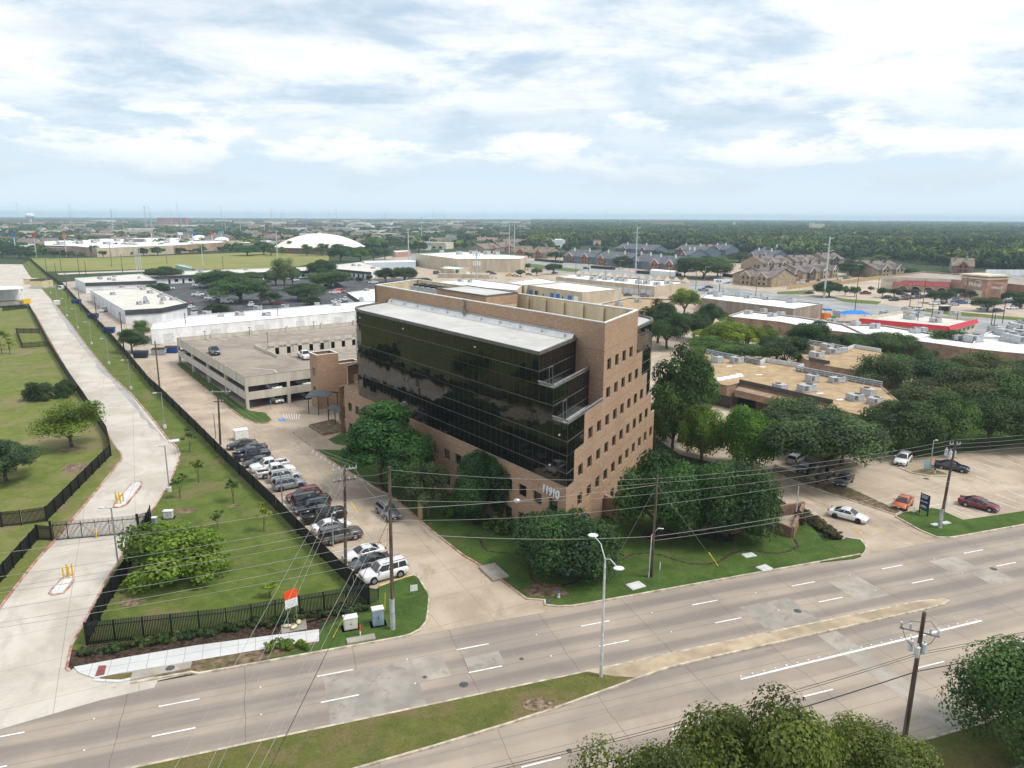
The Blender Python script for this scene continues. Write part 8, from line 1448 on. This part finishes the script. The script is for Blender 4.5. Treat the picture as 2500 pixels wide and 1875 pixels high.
# ---------------------------------------------------------------- trees of the middle distance
MG = 'oaks of the asphalt lot'
for c, bx, by, xl, xr, yt, kd, cl in [(0, 1390, 690, 1235, 1545, 535, 'oak', 'dark'), (0, 1370, 770, 1288, 1455, 688, 'bush', 'dark'), (0, 2070, 865, 1830, 2330, 600, 'oak', (.034, .066, .028)), (0, 1880, 740, 1700, 2060, 555, 'oak', 'mid'), (0, 2140, 700, 2010, 2290, 580, 'round', 'mid'), (0, 1870, 945, 1765, 1985, 862, 'bush', 'dark'), (1, 165, 715, 20, 230, 545, 'round', 'mid'), (1, 240, 760, 110, 350, 455, 'airy', (.065, .095, .045)), (1, 305, 710, 255, 410, 540, 'round', 'mid'), (1, 560, 650, 440, 685, 470, 'round', 'dark'), (1, 640, 730, 410, 740, 555, 'oak', 'mid'), (1, 440, 840, 288, 640, 660, 'oak', 'dark'), (1, 118, 880, 30, 205, 755, 'vase', 'dark'), (1, 480, 880, 412, 556, 785, 'bush', 'dark'), (1, 1110, 685, 1030, 1200, 540, 'round', 'dark'), (1, 1270, 675, 1175, 1395, 530, 'oak', 'dark'), (1, 885, 690, 850, 918, 630, 'small', 'mid'), (1, 970, 680, 942, 1000, 618, 'small', 'dark'), (1, 1450, 672, 1395, 1500, 630, 'bush', (.035, .045, .025)), (0, 1140, 1310, 1040, 1290, 1080, 'round', 'mid'), (0, 1220, 1200, 1150, 1310, 1010, 'airy', 'green')]:
    tq(c, 0, bx, by, xl, xr, yt, kd, cl, {1390: 'dark round oak at the end of the office row', 2070: 'large spreading oak on the lot island', 240: 'pale tall thin tree among the lot oaks', 1140: 'leafy alley tree leaning beside the dark teal dumpster', 1220: 'thin branched tree top at the white warehouse corner', 1450: 'brownish bushy tree by the yard gate', 118: 'small umbrella shaped tree on the lot island'}.get(bx, 'round dark green oak shading the parked cars of the asphalt lot'), None if bx in (1390, 2070, 240, 1140, 1220, 1450, 118) else MG)
DG = 'trees in front of the dome'
for c, bx, by, xl, xr, yt, kd, cl in [(1, 290, 430, 240, 345, 320, 'airy', 'mid'), (1, 430, 455, 375, 500, 345, 'airy', 'green'), (1, 560, 455, 500, 630, 335, 'airy', 'mid'), (1, 720, 505, 620, 830, 335, 'round', (.026, .06, .022)), (1, 890, 505, 810, 970, 360, 'round', 'green'), (1, 1000, 490, 920, 1090, 370, 'round', 'mid'), (1, 1100, 480, 1040, 1175, 375, 'round', 'green'), (1, 680, 400, 620, 760, 310, 'round', 'dark'), (1, 960, 400, 890, 1040, 280, 'round', 'green'), (1, 1050, 390, 990, 1130, 290, 'round', 'light'), (1, 1180, 400, 1120, 1280, 300, 'round', 'mid'), (1, 1390, 430, 1320, 1475, 305, 'round', 'dark'), (1, 60, 450, -20, 150, 320, 'round', 'mid'), (1, 120, 460, 75, 170, 380, 'round', 'light'), (1, 215, 450, 180, 250, 375, 'small', 'lime'), (0, 2120, 460, 2030, 2230, 355, 'oak', (.03, .07, .02))]:
    tq(c, 0, bx, by, xl, xr, yt, kd, cl, 'leafy green tree in the belt before the white dome', DG)
SG = 'trees along the retail store wall'
for bx, by, xl, xr, yt in [(455, 500, 405, 500, 425), (580, 490, 530, 640, 430), (697, 490, 670, 730, 440), (805, 480, 760, 850, 380), (880, 490, 845, 920, 425), (935, 470, 900, 975, 405), (1035, 470, 1000, 1080, 405), (1120, 470, 1080, 1160, 405), (1230, 470, 1190, 1280, 395), (1350, 465, 1290, 1410, 385), (1450, 445, 1410, 1490, 395), (1545, 448, 1500, 1590, 392), (1630, 445, 1595, 1670, 410), (1720, 440, 1665, 1775, 392), (1915, 430, 1880, 1980, 375)]: tq(0, 0, bx, by, xl, xr, yt, 'small', rnd.choice(['dark', 'mid', 'green']), 'small round tree planted along the wall of the retail store', SG)
LW = 'dark trees at the head of the pale drive'
for bx, by, xl, xr, yt in [(60, 470, -40, 160, 340), (160, 500, 60, 240, 380), (230, 510, 170, 290, 420), (120, 440, 40, 210, 350), (10, 500, -80, 80, 370)]: tq(0, 0, bx, by, xl, xr, yt, 'round', (.028, .05, .028), 'dark green tree in the clump at the head of the pale drive', LW)
BT = 'trees along the boulevard'
for c, bx, by, xl, xr, yt, kd, cl in [(2, 65, 618, 20, 115, 550, 'vase', 'mid'), (2, 125, 560, 98, 155, 500, 'airy', 'dark'), (2, 205, 610, 160, 260, 535, 'airy', 'mid'), (2, 350, 595, 270, 425, 490, 'vase', 'dark'), (2, 365, 475, 290, 450, 385, 'round', 'dark'), (2, 130, 460, 100, 170, 405, 'small', 'mid'), (2, 960, 530, 860, 1050, 415, 'oak', 'dark'), (2, 1240, 450, 1170, 1310, 370, 'round', 'dark'), (2, 1640, 620, 1420, 1890, 385, 'oak', 'mid'), (2, 1480, 600, 1410, 1560, 490, 'round', 'mid'), (2, 1760, 600, 1680, 1880, 470, 'round', 'green'), (2, 1950, 480, 1840, 2065, 370, 'round', 'dark'), (2, 1370, 430, 1310, 1450, 385, 'round', 'mid'), (3, 520, 770, 400, 640, 610, 'oak', 'dark'), (3, 655, 755, 625, 705, 665, 'vase', 'light'), (3, 738, 765, 690, 785, 668, 'vase', 'green'), (3, 873, 725, 845, 905, 668, 'vase', 'light'), (3, 250, 620, 185, 310, 500, 'vase', 'mid'), (3, 700, 590, 585, 825, 430, 'round', 'dark'), (3, 1160, 570, 1045, 1280, 490, 'oak', 'mid'), (3, 960, 460, 900, 1030, 385, 'round', 'light'), (3, 590, 410, 555, 625, 350, 'small', 'lime')]:
    tq(c, 0, bx, by, xl, xr, yt, kd, cl, {1640: 'big dense tree beside the white roadside sign', 520: 'dark oak at the foot of the grey steel pole', 590: 'bright yellow-green tree crown in the wood', 700: 'dark round tree between the brown roofed blocks'}.get(bx, 'ornamental tree standing along the boulevard and its car parks'), None if bx in (1640, 520, 590, 700) else BT)
UG = 'umbrella trees of the supermarket lot'
for bx, by, xl, xr, yt in [(980, 770, 930, 1040, 675), (1080, 765, 1010, 1150, 678), (1190, 745, 1140, 1250, 688), (1265, 745, 1225, 1320, 690), (1425, 815, 1345, 1520, 690), (1525, 815, 1470, 1615, 690), (1610, 760, 1540, 1695, 668), (1735, 780, 1690, 1790, 690), (1880, 880, 1760, 2015, 740), (2000, 770, 1930, 2080, 700), (2130, 780, 2050, 2230, 695), (2170, 850, 2110, 2260, 740)]: tq(3, 0, bx, by, xl, xr, yt, 'vase', 'dark' if bx != 1735 else (.03, .04, .03), 'flat topped umbrella tree in the supermarket lot' if bx != 1735 else 'blackish narrow tree at the supermarket entrance', UG if bx != 1735 else None)
# individual trees of the near wood edge, then the wood itself as one mass
used = [0]
WG2 = 'trees along the edge of the great wood'
def wood_tree(x, y, k=1.): tree((x, y), rnd.uniform(4.2, 6.8) * k, rnd.uniform(7.5, 11.5), 'dist', rnd.choice(['dark', 'dark', 'mid', 'mid', 'green', 'olive', 'blue']) if rnd.random() > .03 else 'light', 'rounded green tree at the edge of the great wood', WG2, i=rnd.randint(0, 3))
edge_px = [(1260, 610), (1330, 606), (1400, 598), (1480, 600), (1560, 600), (1640, 606), (1720, 606), (1800, 612), (1870, 622), (1950, 624), (2040, 622), (2110, 618), (2200, 630), (2290, 640), (2380, 646), (2500, 650), (2600, 655)]
def edge_y(px):
    for (x0, y0), (x1, y1) in zip(edge_px, edge_px[1:]):
        if x0 <= px <= x1: return y0 + (y1 - y0) * (px - x0) / (x1 - x0)
    return 612
for k in range(118):
    px = 1250 + 1330 * (k + rnd.random()) / 118; e = G(px, edge_y(px) - rnd.uniform(0, 6)); wood_tree(e.x, e.y)
HB = [o.location.copy() for o in C.objects if o.get('category') in ('apartment building', 'house', 'building')]
for k in range(86):
    if k < 46: p = G(1255 + 720 * rnd.random(), 603 + 17 * rnd.random())
    elif k < 70: p = G(1890 + 330 * rnd.random(), 612 + 24 * rnd.random())
    else: p = G(2300 + 240 * rnd.random(), 634 + 16 * rnd.random())
    if min((p - q).length for q in HB) > 17: wood_tree(p.x, p.y, .85)
M_far = bpy.data.materials.new('far_foliage'); M_far.use_nodes = True
def far_leaf():
    t = NT(M_far.node_tree); b = M_far.node_tree.nodes['Principled BSDF']; oi = t.new('ShaderNodeObjectInfo'); at = t.new('ShaderNodeAttribute'); at.attribute_name = 'tone'
    base = t.ramp(oi.outputs['Random'], [(0, (.032, .062, .032)), (.35, (.050, .090, .037)), (.7, (.074, .118, .042)), (.95, (.092, .134, .048)), (.985, (.14, .175, .035))]); pn = t.noise(oi.outputs['Location'], .007, 4, .6); base = t.mix(t.mrange(pn, .38, .60), t.mix(1., base, (.5, .56, .66), 'MULTIPLY'), t.mix(1., base, (1.6, 1.45, 1.1), 'MULTIPLY')); col = t.mix(t.mrange(at.outputs['Fac'], 0, 1), t.mix(1., base, (.55, .6, .66), 'MULTIPLY'), t.mix(1., base, (1.6, 1.5, 1.15), 'MULTIPLY'))
    t.link(col, b.inputs['Base Color']); b.inputs['Roughness'].default_value = .7; b.inputs['Specular IOR Level'].default_value = .15
far_leaf()
def forest(name, label, pts, sizes):
    col = bpy.data.collections.new('tree_kinds_' + name)
    for i in range(4):
        me, L = make_crown(100 + i, R=1., Hc=1.25, z0=.12, n=150, leaf=.34, lobes=11); me.materials.clear(); me.materials.append(M_far); col.objects.link(bpy.data.objects.new(f'wood_crown_{i}', me))
    me = bpy.data.meshes.new(name); me.from_pydata(pts, [], []); a = me.attributes.new('size', 'FLOAT_VECTOR', 'POINT'); a.data.foreach_set('vector', np.array(sizes, dtype=np.float32).ravel())
    o = link(name, me); tag(o, label, 'wood', None, 'stuff'); ng = bpy.data.node_groups.new(name, 'GeometryNodeTree'); ng.interface.new_socket('Geometry', in_out='INPUT', socket_type='NodeSocketGeometry'); ng.interface.new_socket('Geometry', in_out='OUTPUT', socket_type='NodeSocketGeometry')
    N = ng.nodes; gi_, go_ = N.new('NodeGroupInput'), N.new('NodeGroupOutput'); ci = N.new('GeometryNodeCollectionInfo'); ci.inputs['Collection'].default_value = col; ci.inputs['Separate Children'].default_value = True; ci.inputs['Reset Children'].default_value = True
    ip = N.new('GeometryNodeInstanceOnPoints'); ip.inputs['Pick Instance'].default_value = True; na = N.new('GeometryNodeInputNamedAttribute'); na.data_type = 'FLOAT_VECTOR'; na.inputs['Name'].default_value = 'size'; rv = N.new('FunctionNodeRandomValue'); rv.data_type = 'FLOAT_VECTOR'; rv.inputs[1].default_value = (0, 0, 6.28); ri = N.new('FunctionNodeRandomValue'); ri.data_type = 'INT'; ri.inputs[4].default_value = 0; ri.inputs[5].default_value = 3
    Lk = ng.links.new; Lk(gi_.outputs[0], ip.inputs['Points']); Lk(ci.outputs[0], ip.inputs['Instance']); Lk(na.outputs[0], ip.inputs['Scale']); Lk(rv.outputs[0], ip.inputs['Rotation']); Lk(ri.outputs[2], ip.inputs['Instance Index']); Lk(ip.outputs[0], go_.inputs[0]); md = o.modifiers.new('wood', 'NODES'); md.node_group = ng; return o
rs = np.random.RandomState(4)
def wood_points():
    P, S = [], []
    def start(az):                                       # distance at which the wood begins, by bearing
        px = CX + FPX * math.tan(az) * .985
        if px < 1255: return 930 if px > 960 else 860
        e = G(min(px, 2600), edge_y(min(max(px, 1260), 2600))); return math.hypot(e.x, e.y) + 8
    rings = [(560, 2300, 10.2, 1.15), (2300, 4200, 21, 2.0), (4200, 9500, 52, 4.4)]
    for r0, r1, sp, k in rings:
        n = int(.5 * R_(86) * (r1 ** 2 - r0 ** 2) / sp ** 2); az = rs.uniform(-R_(44), R_(44), n); r = np.sqrt(rs.uniform(r0 ** 2, r1 ** 2, n))
        clump = lambda x, y: .5 + .5 * math.sin(x * .0105 + 1.7 * math.sin(y * .0046)) * math.sin(y * .0083 + 1.3 * math.sin(x * .0061))
        for a, d in zip(az, r):
            if d < start(a): continue
            x, y = d * math.sin(a), d * math.cos(a); c = clump(x, y); w = 1. if a > R_(1.5) else (.36 if a > R_(-12) else .25)
            if a > R_(1.5) and d < 2300: w = .96 if c > .08 else .3
            if a <= R_(1.5): w = w * (1.8 if c > .55 else .45)
            if rs.rand() > w: continue
            s_ = rs.uniform(3.4, 8.6) * (k if k < 2 else k * .95); P.append((x, y, 0)); S.append((s_, s_ * rs.uniform(.9, 1.1), (rs.uniform(4.8, 10.4) if a > R_(1.5) else rs.uniform(3.6, 7.2)) * (1 if k < 2 else (1.08 if k < 3 else 1.25))))
    return P, S
P_, S_ = wood_points(); forest('great_wood', 'great green wood stretching from the apartments to the hazy horizon', P_, S_)
# houses and halls of the far town, between the trees
def house_mesh(i):
    m_ = MB(); r = random.Random(i); L, D, h, ri_ = r.uniform(15, 21), r.uniform(9, 12), r.uniform(3.2, 5.6), r.uniform(2.4, 3.6); A_, B_, nb = Vector((-L / 2, -D / 2, 0)), Vector((L / 2, -D / 2, 0)), Vector((0, 1, 0)); m_.prism([A_, B_, B_ + nb * D, A_ + nb * D], 0, h, False); m_.add([A_ + Zv(h), A_ + nb * D + Zv(h), A_ + nb * D / 2 + Zv(h + ri_ - .2)], [(0, 1, 2)]); m_.add([B_ + Zv(h), B_ + nb * D + Zv(h), B_ + nb * D / 2 + Zv(h + ri_ - .2)], [(0, 1, 2)])
    m_.cur = 1; gable(m_, A_, B_, D, nb, h, ri_); w = L * .3; m_.cur = 0; q0 = Vector((L * .15, -D / 2 - 3, 0)); q1 = q0 + Vector((w, 0, 0)); m_.prism([q0, q1, q1 + nb * 4, q0 + nb * 4], 0, h * .9, False); m_.add([q0 + Zv(h * .9), q1 + Zv(h * .9), (q0 + q1) / 2 + Zv(h * .9 + ri_ * .6)], [(0, 1, 2)]); m_.cur = 1
    for s0 in (q0, q1): m_.add([s0 + Zv(h * .86), (q0 + q1) / 2 + Zv(h * .9 + ri_ * .62), (q0 + q1) / 2 + nb * 7 + Zv(h * .9 + ri_ * .62), s0 + nb * 7 + Zv(h * .86)], [(0, 1, 2, 3)])
    m_.cur = 2; m_.box(-L * .3, -L * .2, -D / 2 - .03, -D / 2, 1, 2.4); m_.box(-L * .05, L * .05, -D / 2 - .03, -D / 2, 1, 2.4); m_.cur = 0; m_.box(-L * .35, -L * .28, 0, 1.2, h, h + ri_ + 1)
    return m_
def paint_wall():
    m = bpy.data.materials.new('house_wall'); m.use_nodes = True; t = NT(m.node_tree); b = m.node_tree.nodes['Principled BSDF']; oi = t.new('ShaderNodeObjectInfo'); t.link(oi.outputs['Color'], b.inputs['Base Color']); b.inputs['Roughness'].default_value = .9; return m
M_hw = paint_wall(); hm = [house_mesh(i).mesh('house', [M_hw, m, M_win]) for i, m in enumerate((M_sht, M_shb, M_shd, mat('grey_shingle', (.16, .15, .14), .95, .15, .4)))]
HG = 'houses of the far town'
for k in range(270):
    a = R_(rnd.uniform(-37, 1.)) if k < 238 else R_(rnd.uniform(3, 38)); d = 880 + 2400 * rnd.random() ** 1.3 if k < 238 else rnd.uniform(1050, 2300); o = link('far_house', hm[k % 4]); o.location = (d * math.sin(a), d * math.cos(a), 0); o.rotation_euler = (0, 0, rnd.choice((0, 1.57, .3, -.4)) + rnd.uniform(-.1, .1)); s_ = rnd.uniform(.9, 1.3); o.scale = (s_, s_, s_ * (1.3 if k < 238 else 1.3)); o.color = (*rnd.choice([(.50, .44, .36), (.36, .22, .16), (.62, .60, .56), (.30, .20, .15), (.46, .38, .30)]), 1); tag(o, 'small gabled house far off between the trees of the town' if k < 238 else 'small gabled house showing in a gap of the great wood', 'house', HG if k < 238 else 'houses in gaps of the great wood')
CGp = 'flat roofed commercial buildings of the far town'
for k in range(150):
    a = R_(rnd.uniform(-37, 4)); d = 920 + 3900 * rnd.random() ** 1.2; L, D, h = rnd.uniform(20, 60) * (1 + d / 6000), rnd.uniform(18, 44), rnd.uniform(5, 10) + d / 700; m_ = MB(); m_.prism([(-L / 2, -D / 2), (L / 2, -D / 2), (L / 2, D / 2), (-L / 2, D / 2)], 0, h, False); m_.cur = 1; m_.sheet([(-L / 2 + .2, -D / 2 + .2), (L / 2 - .2, -D / 2 + .2), (L / 2 - .2, D / 2 - .2), (-L / 2 + .2, D / 2 - .2)], h - .5); m_.cur = 2
    for j in range(int(L / 9)): m_.box(-L / 2 + 3 + j * 9, -L / 2 + 7 + j * 9, -D / 2 - .05, -D / 2, .6, 3)
    o = m_.build('commercial_building', [rnd.choice([M_wh, M_tanw, M_cream2, M_rbrick, M_tile]), rnd.choice([M_roofw2, M_roofw2, M_oldroof]), M_win]); o.location = (d * math.sin(a), d * math.cos(a), 0); o.rotation_euler = (0, 0, rnd.uniform(-.5, .5)); tag(o, 'low flat roofed commercial building in the far town', 'building', CGp)
TM = 'thin masts on the far skyline'
for k in range(26):
    p, z = far_at(rnd.uniform(0, 1500), rnd.uniform(505, 530), rnd.uniform(1800, 3500)); o = pole(p, max(18, z), 'thin pale mast on the hazy skyline of the town', TM, (), 0, .5, 0, 'skyline_mast', None, M_steel); o['category'] = 'mast'
# ---------------------------------------------------------------- lettering becomes mesh, haze
dg = bpy.context.evaluated_depsgraph_get()
for o in [x for x in C.objects if x.type == 'FONT']:
    me = bpy.data.meshes.new_from_object(o.evaluated_get(dg)); n = link(o.name + '_mesh', me); n.parent = o.parent; n.matrix_parent_inverse = o.matrix_parent_inverse.copy(); n.matrix_basis = o.matrix_basis.copy()
    if 'label' in o: n['label'] = o['label']
    nm = o.name.split('.')[0]; bpy.data.objects.remove(o); n.name = nm
hz_ = MB(); hz_.box(-9000, 9000, -280, 10500, -1.1, 66); hz = hz_.build('haze', []); tag(hz, kind='stuff'); hm_ = bpy.data.materials.new('haze_air'); hm_.use_nodes = True; t = NT(hm_.node_tree); hm_.node_tree.nodes.clear(); ho = t.new('ShaderNodeOutputMaterial'); pv = t.new('ShaderNodeVolumePrincipled'); pv.inputs['Color'].default_value = (.66, .84, 1., 1); pv.inputs['Density'].default_value = 1.3e-4; pv.inputs['Anisotropy'].default_value = .1; t.link(pv.outputs[0], ho.inputs['Volume']); hz.data.materials.append(hm_)
